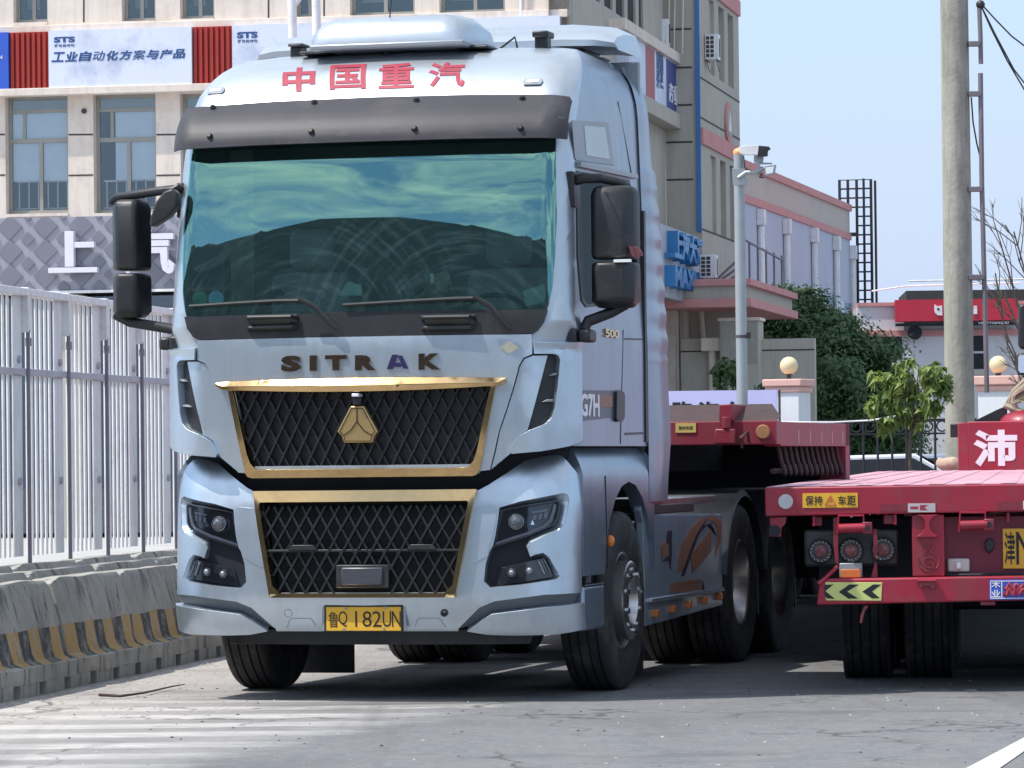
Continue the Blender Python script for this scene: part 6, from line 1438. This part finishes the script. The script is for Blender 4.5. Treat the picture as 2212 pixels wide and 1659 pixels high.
# walls below the canopy
lw_ = thing('low_annex', 'grey beige annex walls with downpipes below the canopy', 'building', BF)
vl = vc+1.2
def lq(x, y, v=None): return BF.on_v(*px('C2', x, y), vl if v is None else v)
a = lq(80, 800); b = lq(620, 800); rbox('back_wall', a[0]-2, b[0]+.1, vl+1.5, vl+2, 0, zb, m_wall2, lw_, 0)
a, b = lq(140, 1500), lq(212, 790); rbox('pier', a[0]-.6, b[0], vl+.2, vl+1.5, 0, b[1], m_wall, lw_, .01)
a, b = lq(225, 1500), lq(262, 790); rbox('pier', a[0], b[0], vl+.6, vl+1.5, 0, b[1], m_wall2, lw_, .01)
a, b = lq(270, 1500), lq(612, 1065); rbox('front_wall', a[0], b[0], vl, vl+.3, 0, b[1], m_wall2, lw_, .01); j = lq(400, 1180)[1]; rbox('panel_joint', a[0], b[0], vl-.006, vl, j-.015, j+.015, m_joint, lw_, 0)
a, b = lq(612, 1500, vl-.5), lq(945, 912, vl-.5); rbox('utility_box', a[0], b[0], vl-.5, vl+.3, 0, b[1], m_wall2, lw_, .01); rbox('box_cap', a[0]-.04, b[0]+.04, vl-.54, vl+.34, b[1], b[1]+.07, m_wall, lw_, .01)
c1, d1 = lq(625, 1285, vl-.5), lq(930, 930, vl-.5); rbox('box_panel', c1[0], d1[0], vl-.52, vl-.501, c1[1], d1[1], M('aged_grey_panel', (.33, .32, .28), .6, 0, .1, 2, dirt=((.5, .48, .42), .5, 3)), lw_, 0)
a, b = lq(948, 1500), lq(1430, 1065); rbox('front_wall', a[0], b[0], vl, vl+.3, 0, b[1], m_wall2, lw_, .01); rbox('panel_joint', a[0], b[0], vl-.006, vl, j-.015, j+.015, m_joint, lw_, 0)
a = lq(548, 1180); MB().tube([(a[0], vl-.15, 0), (a[0], vl-.15, a[1])], .085, 10).build('downpipe', m_wall, lw_); MB().box(a[0]-.22, a[0]+.22, vl-.32, vl, a[1], a[1]+.28).build('rain_hopper', m_wall, lw_, .02)
a, b = lq(365, 790), lq(385, 1062); MB().tube([(a[0], vl+1.3, a[1]), (b[0], vl+1.3, b[1])], .06, 8).build('downpipe', m_wall, lw_)
# ================================================================= factory behind
FA, FB = at(1838, 700, 152), at(1560, 700, 152)
ang = math.degrees(math.atan((3080-1106)/9000)); FW = Frame(FA.x, 152, ang)
fb = thing('factory_hall', 'long factory hall with pink bands and white downpipes behind the camera pole', 'building', FW)
def fq(x, y): return FW.on_u(*px('D', x, y), 0)
m_fw = M('pale_factory_wall', (.47, .51, .62), .85, 0, .05, .6, streak=((.40, .40, .42), .35)); m_fw2 = M('beige_factory_band', (.52, .46, .42), .85, 0, .06, .6, streak=((.36, .32, .30), .4))
fz = fq(1838, 444)[1]; vN = fq(1560, 600)[0]
z1, z2, z3, z4 = fq(1838, 444)[1], fq(1838, 458)[1], fq(1838, 506)[1], fq(1838, 520)[1]
rbox('hall_wall', -30, 0, vN-30, 0, 0, z4, m_fw, fb, 0); rbox('lower_band', -30, .06, vN-30, .06, z4, z3, m_pink, fb, 0); rbox('parapet', -30, 0, vN-30, 0, z3, z2, m_fw2, fb, 0); rbox('upper_band', -30, .08, vN-30, .08, z2, z1, m_pink, fb, 0)
for x, y in ((1636, 487), (1692, 506), (1752, 524), (1800, 541), (1836, 560)):
    v, w = fq(x, y); MB().tube([(.12, v, 0), (.12, v, w)], .11, 8).box(.0, .26, v-.2, v+.2, w, w+.5).build('downpipe', m_white, fb, .02)
for k in range(7):
    v = fq(1740+k*14, 640)[0]; a = fq(1745, 632)[1]; MB().box(-.02, .01, v, v+1.6, a-2.2, a).build('window', m_bglass, fb)
# caged ladder tower
ldp = thing('ladder_tower', 'tall black caged steel ladder standing at the end of the factory hall', 'ladder', FW)
m_iron = M('black_iron', (.02, .02, .025), .6, .2, .1)
def oq(x, y): return FW.on_v(*px('D', x, y), 0)
xs = [oq(x, 500)[0] for x in (1811, 1829, 1848, 1857, 1879)]; zt_ = oq(1845, 386)[1]; zb_ = 0
for x, zz0 in ((xs[0], oq(1811, 440)[1]), (xs[2], 0), (xs[4], 0), (xs[1], oq(1829, 440)[1])): MB().box(x-.045, x+.045, .4, .52, zz0, zt_).build('upright', m_iron, ldp)
MB().box(xs[3]+.12, xs[3]+.2, .0, .1, 0, zt_).build('upright', m_iron, ldp); MB().box(xs[4], xs[4]+.08, 1.3, 1.4, 0, zt_).build('upright', m_iron, ldp)
n_ = 34
for k in range(n_):
    z = zt_-k*(zt_/n_); x0 = xs[0] if k < 4 else xs[2]
    MB().box(x0, xs[4], .42, .50, z-.028, z+.028 if k else z).build('rung', m_iron, ldp)
rbox('link_arm', xs[1], xs[2], .42, .5, oq(1840, 505)[1]-.07, oq(1840, 505)[1]+.07, m_iron, ldp, 0)
# ================================================================= red sign building on the right
RZ = 130; ro_ = at(1880, 800, RZ); RF = Frame(ro_.x, RZ, 3)
rbd = thing('shop_building', 'low marbled shop building with a long red fascia sign behind the concrete pole', 'building', RF)
def rq(x, y, tg='B2'): return RF.on_v(*px(tg, x, y), 0)
m_marb = M('marbled_wall', (.60, .60, .62), .7, 0, .05, .5, dirt=((.36, .34, .34), .8, .35))
r0 = rq(60, 600)[0]; r1_ = rq(1414, 600)[0]+14
zz_ = [rq(500, y)[1] for y in (160, 215, 415, 465)]
rbox('wall', r0, r1_, 0, 10, 0, zz_[3], m_marb, rbd, 0); rbox('upper_wall', r0, r1_, 0, 10, zz_[2], zz_[1], m_marb, rbd, 0)
rbox('pink_band', r0, r1_, -.08, 10, zz_[3], zz_[2], m_pink, rbd, 0); rbox('pink_band', r0, r1_, -.08, 10, zz_[1], zz_[0]-.1, m_pink, rbd, 0)
a, b = rq(357, 350), rq(1350, 162); fas = rbox('red_fascia', a[0], b[0], -.7, -.1, a[1], b[1], M('red_fascia_paint', (.50, .02, .05), .45, 0, .05), rbd, 0)
a2_, b2_ = rq(362, 385), rq(1345, 350); rbox('fascia_underside', a2_[0], b2_[0], -.6, -.1, a2_[1], b2_[1]-.01, m_void, rbd, 0)
lg_ = [rq(*p) for p in ((675, 210), (700, 228), (735, 220), (738, 300), (700, 300), (678, 280), (672, 250))]
MB().prism(lg_[::-1], .05, planev(-.7)).build('round_logo', m_whitep, fas); ca = rq(705, 250); MB().tube([(ca[0], -.751, ca[1]), (ca[0], -.76, ca[1])], .04, 10).build('logo_eye', m_void, fas)
a, b = rq(990, 290), rq(1022, 222); text_on('fascia_letter', 'i', a[0], b[0], a[1], b[1], planev(-.7), m_whitep, fas, bold=.03, thick=.03)
a, b = rq(1035, 372), rq(1280, 350); text_on('phone_number', '18477584080', a[0], b[0], a[1], b[1], planev(-.62), m_whitep, fas, bold=.02, thick=.02)
a, b = rq(475, 158), rq(1414, 60); rbox('roof_plant', a[0], r1_, 2, 8, a[1]-1, b[1], M('dark_green_plant', (.02, .035, .035), .7), rbd, 0)
MB().tube([(rq(180, 150)[0], 1, zz_[0]+.3), (rq(470, 150)[0], 1, zz_[0]+.45), (rq(1400, 130)[0], 1, zz_[0]+.5)], .03, 6).build('roof_rail', m_white, rbd)
MB().tube([(rq(510, 40)[0], 3, b[1]+.35), (r1_, 3, b[1]+.4)], .03, 6).build('roof_rail', m_white, rbd)
for x0, y0, x1, y1 in ((235, 655, 420, 468), (1000, 585, 1092, 462), (1000, 730, 1092, 605)): a, b = rq(x0, y1), rq(x1, y0); MB().box(a[0], b[0], -.02, .01, b[1], a[1]).build('window', m_void, rbd)
a, b = rq(1000, 780), rq(1100, 735); rbox('window_sill', a[0], b[0], -.15, 0, a[1], b[1], m_wall2, rbd, 0)
a = rq(521, 438); MB().tube([(a[0], -.1, a[1]), (a[0], -.35, a[1])], .22, 12).build('wall_speaker', m_void, rbd)
# ================================================================= gate pillars, white board wall, iron fence
PZ = 70
m_pw = M('white_plaster', (.68, .70, .72), .8, 0, .05, 1, streak=((.5, .5, .5), .3)); m_cap = M('pink_stone_cap', (.66, .40, .34), .7, 0, .08, 3)
def pillar(x0, x1, yt, yb_, xg, yg, label):
    pf = Frame(at((x0+x1)/2, yt, PZ).x, PZ, 25)
    t = thing('gate_pillar', label, 'pillar', pf, group='white gate pillars with pink caps'); hw = (x1-x0)/2/9000*PZ*.80
    zt = at(x0, yt, PZ).z; zc = at(x0, yb_, PZ).z
    rbox('shaft', -hw*.80, hw*.80, -hw*.8, hw*.8, 0, zc, m_pw, t, .01); rbox('cap', -hw, hw, -hw, hw, zc, zt-.0, m_cap, t, .02); rbox('cap_moulding', -hw*.9, hw*.9, -hw*.9, hw*.9, zc-.10, zc-.001, m_cap, t, .02)
    g_ = thing('globe_lamp', 'cream globe lamp on the %s gate pillar' % ('left' if x0 < 1900 else 'right'), 'lamp', group='globe lamps on the gate pillars', loc=pf.world(0, 0, zt)); zg = at(xg, yg, PZ).z-zt
    gx = at(xg, yg, PZ).x-g_.location.x
    MB().sphere((gx, 0, zg), 19.5/9000*PZ, 14).build('globe', m_globe, g_); MB().lathe([(.0, 0), (.05, 0), (.035, .05), (.03, zg-.17), (.09, zg-.11), (.0, zg-.1)], 14, 'z', (gx, 0, 0)).build('base', m_joint, g_)
    return t
pillar(1648, 1760, 820, 836, 1704, 790, 'white gate pillar with pink cap beside the white board')
pillar(2100, 2232, 813, 833, 2156, 788, 'white gate pillar with pink cap behind the thin pipe at the right')
bf2 = Frame(at(1440, 870, 69).x, 69, 4)
wb = thing('white_board', 'pale lilac board with black characters partly hidden by the red trailer', 'sign', bf2)
def wq(x, y): return bf2.on_v(*px('B1', x, y), 0)
a, b = wq(470, 420), wq(1330, 70); rbox('board', a[0]-3, b[0], 0, .1, a[1]-.9, b[1], M('lilac_board', (.52, .52, .80), .6, 0, .03), wb, 0)
rbox('board_edge', b[0]+.01, b[0]+.05, -.02, .12, a[1]-.9, b[1], m_joint, wb, 0)
for ch_, x0, x1 in (('购', 300, 430), ('跑', 490, 660), ('汽', 700, 865), ('车', 905, 1070)): p, q_ = wq(x0, 330), wq(x1, 160); text_on('board_character', ch_, p[0], q_[0], p[1], q_[1], planev(-.001), m_ink, wb, bold=.03, thick=.01)
# iron fence
ifr = Frame(at(1840, 1000, 68).x, 68, -1)
ifn = thing('iron_fence', 'black wrought iron fence with scrollwork between the gate pillars', 'fence', ifr)
def iq(x, y, tg='D'): return ifr.on_v(*px(tg, x, y), 0)
x0, x1 = iq(1765, 950)[0], iq(2110, 950)[0]; zt = iq(1950, 905)[1]; z2 = iq(1950, 935)[1]
MB().box(x0, x1, -.02, .02, zt-.05, zt).build('top_rail', m_iron, ifn); MB().box(x0, x1, -.02, .02, z2-.03, z2).build('second_rail', m_iron, ifn); MB().box(x0, x1, -.02, .02, .25, .29).build('bottom_rail', m_iron, ifn)
k = 0; x = x0+.05
while x < x1:
    MB().tube([(x, 0, .05), (x, 0, zt)], .022, 6).build('picket', m_iron, ifn)
    MB().lathe([(.05, 0), (.06, .05), (.02, .12)], 6, 'z', (x, 0, 1.0)).build('collar', m_iron, ifn)
    rr = .085; MB().tube([(x+.115+rr*math.cos(t*math.pi/6), 0, (zt+z2)/2-.01+rr*math.sin(t*math.pi/6)) for t in range(13)], .014, 5).build('scroll', m_iron, ifn)
    x += .235; k += 1
cbl = MB(); a = at(1590, 905, 60); b = at(1880, 908, 60); cbl.tube([a, at(1700, 912, 60), at(1800, 912, 60), b, at(1960, 895, 60)], .012, 5); tag(cbl.build('cable', m_white), 'thin pale cable strung above the rear trailer in front of the tree', 'cable')
# ================================================================= poles
cpf = Frame(at(1604, 870, 60).x, 60, 0)
cpo = thing('camera_pole', 'grey steel pole carrying traffic cameras beside the office building', 'pole', cpf)
m_gal = M('galvanised_steel', (.36, .39, .41), .45, .5, .08, 3, streak=((.28, .28, .27), .3))
zt = at(1591, 330, 60).z; x_t = at(1596, 330, 60).x-cpf.o[0]
MB().tube([(0, 0, 0), (x_t*.5, 0, zt*.5), (x_t, 0, zt)], .083, 18, .078).build('shaft', m_gal, cpo)
MB().sphere((x_t, 0, zt), .085, 10, (1, 1, .85)).build('amber_dome', M('amber_dome', (.75, .36, .12), .4), cpo)
def kq(x, y, v=0): return cpf.on_v(*px('Z3', x, y), v)
def plate(nm, pts, v, th, mt, bv=.005, par=cpo): return MB().prism([kq(x, y, v) for x, y in pts][::-1], th, planev(v)).build(nm, mt, par, bv)
plate('camera_housing', ((1340, 302), (1360, 295), (1470, 290), (1462, 352), (1370, 350), (1350, 340)), -.15, .16, m_white)
plate('camera_hood', ((1466, 292), (1535, 298), (1548, 315), (1530, 325), (1528, 360), (1462, 362)), -.17, .14, m_black)
plate('camera_mount', ((1440, 352), (1505, 360), (1500, 400), (1440, 395)), -.1, .05, m_gal)
plate('pole_flange', ((1300, 435), (1378, 440), (1382, 490), (1398, 500), (1398, 545), (1305, 548)), -.10, .03, m_gal)
MB().tube([(*[kq(1340, 500, -.1)[0]], -.12, kq(1340, 500, -.1)[1]), (kq(1385, 468)[0], -.14, kq(1385, 468)[1]), (kq(1440, 470)[0], -.14, kq(1440, 470)[1]), (kq(1500, 440)[0], -.14, kq(1500, 440)[1])], .035, 10).build('arm', m_gal, cpo)
plate('floodlight', ((1508, 425), (1585, 415), (1575, 475), (1515, 488)), -.2, .12, m_shade); plate('floodlight_glass', ((1518, 432), (1572, 424), (1565, 466), (1522, 474)), -.201-.12, .005, m_whitel)
plate('floodlight_bracket', ((1440, 398), (1560, 400), (1560, 410), (1480, 412), (1480, 470), (1465, 470), (1465, 412), (1440, 410)), -.12, .03, m_gal)
MB().tube([(kq(1372, 360)[0], -.09, kq(1372, 360)[1]), (kq(1378, 430)[0], -.1, kq(1378, 430)[1]), (kq(1400, 465)[0], -.12, kq(1400, 465)[1])], .01, 6).build('cable', m_black, cpo)
MB().tube([(kq(1490, 470)[0], -.15, kq(1490, 470)[1]), (kq(1475, 500)[0], -.15, kq(1475, 500)[1]), (kq(1500, 500)[0], -.15, kq(1500, 500)[1])], .015, 6).build('cable', m_black, cpo)
z = kq(1340, 1535)[1]; MB().tube([(0, 0, z-.02), (0, 0, z+.02)], .088, 18).box(.08, .13, -.03, .03, z-.03, z+.06).build('clamp_band', m_joint, cpo)
# concrete pole
m_cpole = M('weathered_concrete_pole', (.36, .345, .295), .85, 0, .10, 1.5, streak=((.15, .145, .13), .9, 1.3), dirt=((.22, .21, .185), .7, 5), bump=.3, bscale=18)
p0, p1 = at(2075, 1012, 50), at(2061, 0, 50)
cp2 = MB().tube([(p0.x-(p1.x-p0.x)*.2, 50, -.0), (p0.x, 50, p0.z), (p1.x, 50, p1.z), (p1.x+(p1.x-p0.x)*.3, 50, p1.z+2.5)], .188, 28, .158); tag(cp2.build('concrete_pole', m_cpole), 'thick weathered concrete utility pole rising past the right side of the picture', 'pole')
# thin pipe with brackets
pp = thing('service_pipe', 'thin rusty pipe held beside the concrete pole on short brackets, with cables from its top', 'pipe', loc=(0, 0, 0)); m_pipe = M('dull_pipe', (.20, .18, .20), .6, .3, .15)
def dq(x, y, d=49.9): return at(x, y, d)
MB().tube([dq(2115, 5), dq(2118, 80), dq(2119, 138)], .028, 8).build('upper_pipe', m_pipe, pp); MB().tube([dq(2118, 158), dq(2121, 400), dq(2126, 600), dq(2132, 848)], .030, 8).build('lower_pipe', m_pipe, pp)
for y, xr in ((95, 2117), (203, 2119), (409, 2121), (599, 2126)):
    a, b = dq(2092, y), dq(xr, y); MB().box(a.x, b.x, 49.85, 49.95, a.z-.03, a.z+.03).build('bracket', m_pipe, pp, .004)
MB().sphere(dq(2118, 10), .055, 7).build('pipe_cap', m_black, pp)
for pts in (((2119, 8), (2150, 42), (2185, 78), (2240, 120)), ((2119, 12), (2140, 60), (2175, 130), (2240, 240)), ((2119, 12), (2150, 75), (2190, 150), (2240, 215)), ((2098, 210), (2102, 265), (2110, 310), (2120, 350))):
    MB().tube([dq(*p) for p in pts], .010, 5).build('cable', m_black, pp)
# white banner mast behind the truck roof
wm = thing('white_mast', 'pair of white steel tubes with a diagonal brace rising behind the truck roof', 'mast', loc=(0, 0, 0))
for xa, xb in ((629, 632), (681, 684)): MB().tube([at(xb, 100, 45)-Vector((0, 0, 5.5)), at(xb, 60, 45), at(xa, -60, 45)], .048, 14).build('tube', m_white, wm)
MB().tube([at(636, 10, 45), at(665, -30, 45)], .035, 10).build('brace', m_white, wm)
# ================================================================= parked cars behind the iron fence
def car(x, depth, rz, paint, label):
    p = at(x, 1000, depth); t = thing('parked_car', label, 'car', loc=(p.x, depth, 0), rz=rz, group='cars parked behind the iron fence')
    prf = [(-2.2, .35), (-2.25, .75), (-2.1, .88), (-1.5, .95), (-.9, 1.40), (.6, 1.43), (1.35, 1.0), (2.1, .88), (2.25, .7), (2.2, .35)]
    b = MB(); vs = []
    for s_, k in ((-.86, 1), (-.80, 1.0), (.80, 1.0), (.86, 1)):
        vs += [(a, s_*(1 if z < 1 else .82), z) for a, z in prf]
    n_ = len(prf); b.add(vs, [(i*n_+j, i*n_+(j+1) % n_, (i+1)*n_+(j+1) % n_, (i+1)*n_+j) for i in range(3) for j in range(n_)]+[tuple(range(n_))[::-1], tuple(3*n_+j for j in range(n_))]); b.build('body', paint, t, .04, 40)
    for s_ in (-1, 1): MB().prism([(-1.35, 1.0), (-.85, 1.33), (.55, 1.35), (1.15, 1.02)], .02, lambda x_, y_, d: (x_, s_*(.79-.08*(y_-1)/.35)+s_*d*.9, y_)).build('side_window', m_void, t)
    MB().add([(.68, -.62, 1.40), (.68, .62, 1.40), (1.32, .70, 1.04), (1.32, -.70, 1.04)], [(0, 1, 2, 3)]).build('windscreen', m_void, t).location = (.03, 0, .02)
    for a in (-1.4, 1.4):
        for s_ in (-.78, .78): MB().lathe([(0, -.1), (.31, -.1), (.32, 0), (.31, .1), (0, .1)], 20, 'y', (a, s_, .32)).build('wheel', m_rubber, t)
    return t
car(1880, 74, .25, M('white_car_paint', (.75, .77, .80), .2, 0, .02, coat=1), 'white parked car behind the iron fence left of the small tree')
car(1985, 78, .1, M('silver_car_paint', (.45, .50, .56), .25, .5, .02, coat=1), 'silver parked car behind the iron fence beneath the small tree')
# ================================================================= trees
def leaf_mat(nm, c1, c2, c3=None):
    m, nt, n, l, b = node_mat(nm, .55)
    tc = n.new('ShaderNodeTexCoord').outputs['Object']; oi = n.new('ShaderNodeNewGeometry')
    c = nmix(n, l, nrange(n, l, oi.outputs['Random Per Island'], 0, 1), c1, c2)
    c = nmix(n, l, nrange(n, l, nnoise(n, l, tc, 1.2, 3), .45, .65, 0, .7), c, c3 or c1)
    l.new(c, b.inputs['Base Color']); b.inputs['Subsurface Weight'].default_value = 0
    tr = n.new('ShaderNodeBsdfTranslucent'); l.new(c, tr.inputs[0]); ms = n.new('ShaderNodeMixShader'); ms.inputs[0].default_value = .25
    l.new(b.outputs[0], ms.inputs[1]); l.new(tr.outputs[0], ms.inputs[2]); l.new(ms.outputs[0], n['Material Output'].inputs['Surface']); return m
m_leafd = leaf_mat('dark_leaves', (.042, .10, .035), (.10, .18, .055), (.065, .13, .05)); m_leafl = leaf_mat('yellow_green_leaves', (.11, .19, .045), (.26, .33, .06), (.15, .24, .06)); m_bark = M('bark', (.10, .08, .06), .9, 0, .2, 8, bump=.4)
def leaves(name, clumps, nper, size, mat, par, seed=1, droop=.3):
    r_ = random.Random(seed); vs = []; fs = []
    for (c, rad) in clumps:
        ncl = max(6, int(34*rad**.8)); cents = []
        for _ in range(ncl):
            d = Vector((r_.gauss(0, 1), r_.gauss(0, 1), r_.gauss(0, 1))).normalized(); rr = rad*(.62+.5*r_.random())
            cents.append((Vector(c)+Vector((d.x*rr, d.y*rr, d.z*rr*.85)), d, rad*r_.uniform(.16, .34)))
        for _ in range(int(nper*rad*rad)):
            cc_, d, cr_ = cents[r_.randrange(ncl)]
            o_ = Vector((r_.gauss(0, 1), r_.gauss(0, 1), r_.gauss(0, .7)))*cr_*.62; p = cc_+o_; s_ = size*r_.uniform(.6, 1.35)
            nn = (d*.6+o_.normalized()*.7+Vector((r_.uniform(-.5, .5), r_.uniform(-.5, .5), r_.uniform(0, .9)))).normalized(); a = nn.orthogonal().normalized(); b = nn.cross(a); t = r_.uniform(0, 6.3)
            a, b = a*math.cos(t)+b*math.sin(t), b*math.cos(t)-a*math.sin(t); k = len(vs)
            vs += [p-a*s_, p+b*s_*.42-a*.1*s_, p+a*s_-Vector((0, 0, droop*s_)), p-b*s_*.42-a*.1*s_]; fs.append((k, k+1, k+2, k+3))
    me = bpy.data.meshes.new(name); me.from_pydata([tuple(v) for v in vs], [], fs); return link(name, me, mat, par, 0)
def tree(name, label, base, clumps, nper, size, mat, seed=1, trunk=.25, limbs=True):
    t = thing(name, label, 'tree', loc=base); b0 = Vector(base)
    cl_ = [(Vector(c)-b0, r) for c, r in clumps]; ctr = sum((c for c, r in cl_), Vector())/len(cl_)
    hgt = ctr.z*.75; tk = MB(); tk.tube([(0, 0, 0), (ctr.x*.1, ctr.y*.1, hgt*.5), (ctr.x*.4, ctr.y*.4, hgt)], trunk, 10, trunk*.6)
    tk.build('trunk', m_bark, t)
    if limbs:
        for c, r in cl_: MB().tube([(ctr.x*.1, ctr.y*.1, hgt*.45), ((ctr.x*.4+c.x)/2, (ctr.y*.4+c.y)/2, (hgt*.8+c.z)/2-.2), c], trunk*.4, 6, trunk*.12).build('limb', m_bark, t)
    leaves('crown', cl_, nper, size, mat, t, seed); return t
TZ = 98
def tp(x, y, d=TZ): return tuple(at(x, y, d))
big = [(tp(x, y, TZ-dz), r*1.14) for x, y, dz, r in ((1735, 700, 0, .85), (1700, 770, 0, .9), (1770, 735, 1, 1.0), (1690, 680, 0, .7), (1820, 740, 0, .7), (1740, 830, 1, 1.2), (1850, 800, 1, 1.0), (1800, 820, 2, 1.2), (1890, 840, 0, .8), (1860, 880, 2, 1.2), (1780, 920, 1, 1.3), (1915, 900, 1, .8), (1860, 775, 0, .7), (1660, 730, 0, .8), (1720, 660, 0, .45), (1925, 850, 0, .5), (1850, 960, 1, 1.1), (1700, 900, 0, 1.1), (1640, 800, 0, 1.1), (1910, 970, 0, .9), (1770, 690, 0, .6), (1620, 720, 0, .8))]
tree('broadleaf_tree', 'large dark green tree behind the gate pillar and iron fence', (at(1800, 1000, TZ).x, TZ, 0), big, 3000, .075, m_leafd, 4, .22)
sm_ = [(tp(x, y, 49), r) for x, y, r in ((1900, 815, .13), (1940, 830, .2), (1985, 800, .2), (2020, 830, .18), (2040, 815, .12), (1960, 870, .2), (1900, 870, .16), (2000, 870, .2), (1880, 880, .1), (2050, 850, .09), (1930, 900, .12), (1975, 905, .12), (1910, 920, .1), (2010, 800, .15), (1945, 790, .08), (1925, 850, .15))]
st_t = thing('young_tree', 'small yellow green young tree with drooping leaves in front of the concrete pole', 'tree', loc=(at(1965, 1000, 49).x, 49, 0)); b0 = st_t.location
tkm = MB(); tkm.tube([Vector((0, 0, 0)), Vector(at(1965, 960, 49))-b0, Vector(at(1975, 880, 49))-b0], .03, 7, .018); tkm.build('trunk', m_bark, st_t)
for c, r in sm_: MB().tube([Vector(at(1968, 930, 49))-b0, (Vector(at(1970, 890, 49))-b0).lerp(Vector(c)-b0, .5), Vector(c)-b0], .010, 5, .005).build('limb', m_bark, st_t)
leaves('crown', [(Vector(c)-b0, r) for c, r in sm_], 3600, .062, m_leafl, st_t, 9, 1.2)
# creeper beside the utility box, bare branches at the right
cr_ = [(tp(x, y, 82), .22) for x, y in ((1560, 805), (1568, 820), (1575, 832), (1566, 795), (1590, 812), (1660, 838), (1580, 790))]
t = thing('creeper', 'small creeper growing against the grey utility box', 'plant', loc=(at(1570, 830, 82).x, 82, 0)); MB().tube([(0, 0, 0), (0, 0, 2.2), (.15, 0, 2.9)], .02, 5).build('stem', m_bark, t); leaves('foliage', [(Vector(c)-t.location, r) for c, r in cr_], 1500, .08, m_leafd, t, 5)
bt_ = thing('bare_tree', 'leafless tree with thin branches reaching in at the right edge', 'tree', loc=(at(2290, 900, 60).x, 60, 0)); r_ = random.Random(11); b0 = bt_.location
MB().tube([(0, 0, 0), (-.1, 0, 1.5), (-.15, 0, 2.8)], .09, 8, .05).build('trunk', m_bark, bt_)
def twig(mb, p, d, ln, rad, dep):
    q = p+d*ln*.5+Vector((r_.uniform(-.1, .1), r_.uniform(-.1, .1), r_.uniform(-.05, .1)))*ln; e = p+d*ln; mb.tube([p, q, e], rad, 5, rad*.6)
    if dep:
        for _ in range(5): twig(mb, q.lerp(e, r_.random()), (d+Vector((r_.uniform(-.8, .5), r_.uniform(-.5, .5), r_.uniform(-.6, .8)))).normalized(), min(ln*r_.uniform(.18, .34), .8), rad*.5, dep-1)
for x, y in ((2160, 520), (2150, 590), (2170, 640), (2190, 500), (2165, 700), (2200, 560), (2185, 770)):
    o = Vector((-.12, 0, 1.6+.2*r_.random())); e = Vector(at(x, y, 60))-b0; mb = MB(); d = (e-o); twig(mb, o, d.normalized(), d.length, .018, 2); mb.build('branch', m_bark, bt_)
# unseen dark block added on the near left, only for the windscreen to mirror
HN = 15.7; nb = Frame(-16.9, -3.3, 210)
nbt = thing('reflection_blocker', 'added unseen block mirrored as the dark shape in the windshield of the truck', 'building', nb)
m_nb = M('blocker_dark', (.075, .085, .095), .8, 0, .2, .5)  # near-black so the added block reads dark in the glass
MB().prism([(24, 0), (24, HN-2.6), (16, HN-2.4), (9, HN-1.4), (4, HN-.2), (0, HN), (-4, HN-.3), (-7.5, HN-.9), (-9.2, HN-1.8), (-9.2, 0)], 12, lambda x, y, d: (x, d, y)).build('wall', m_nb, nbt, .05)
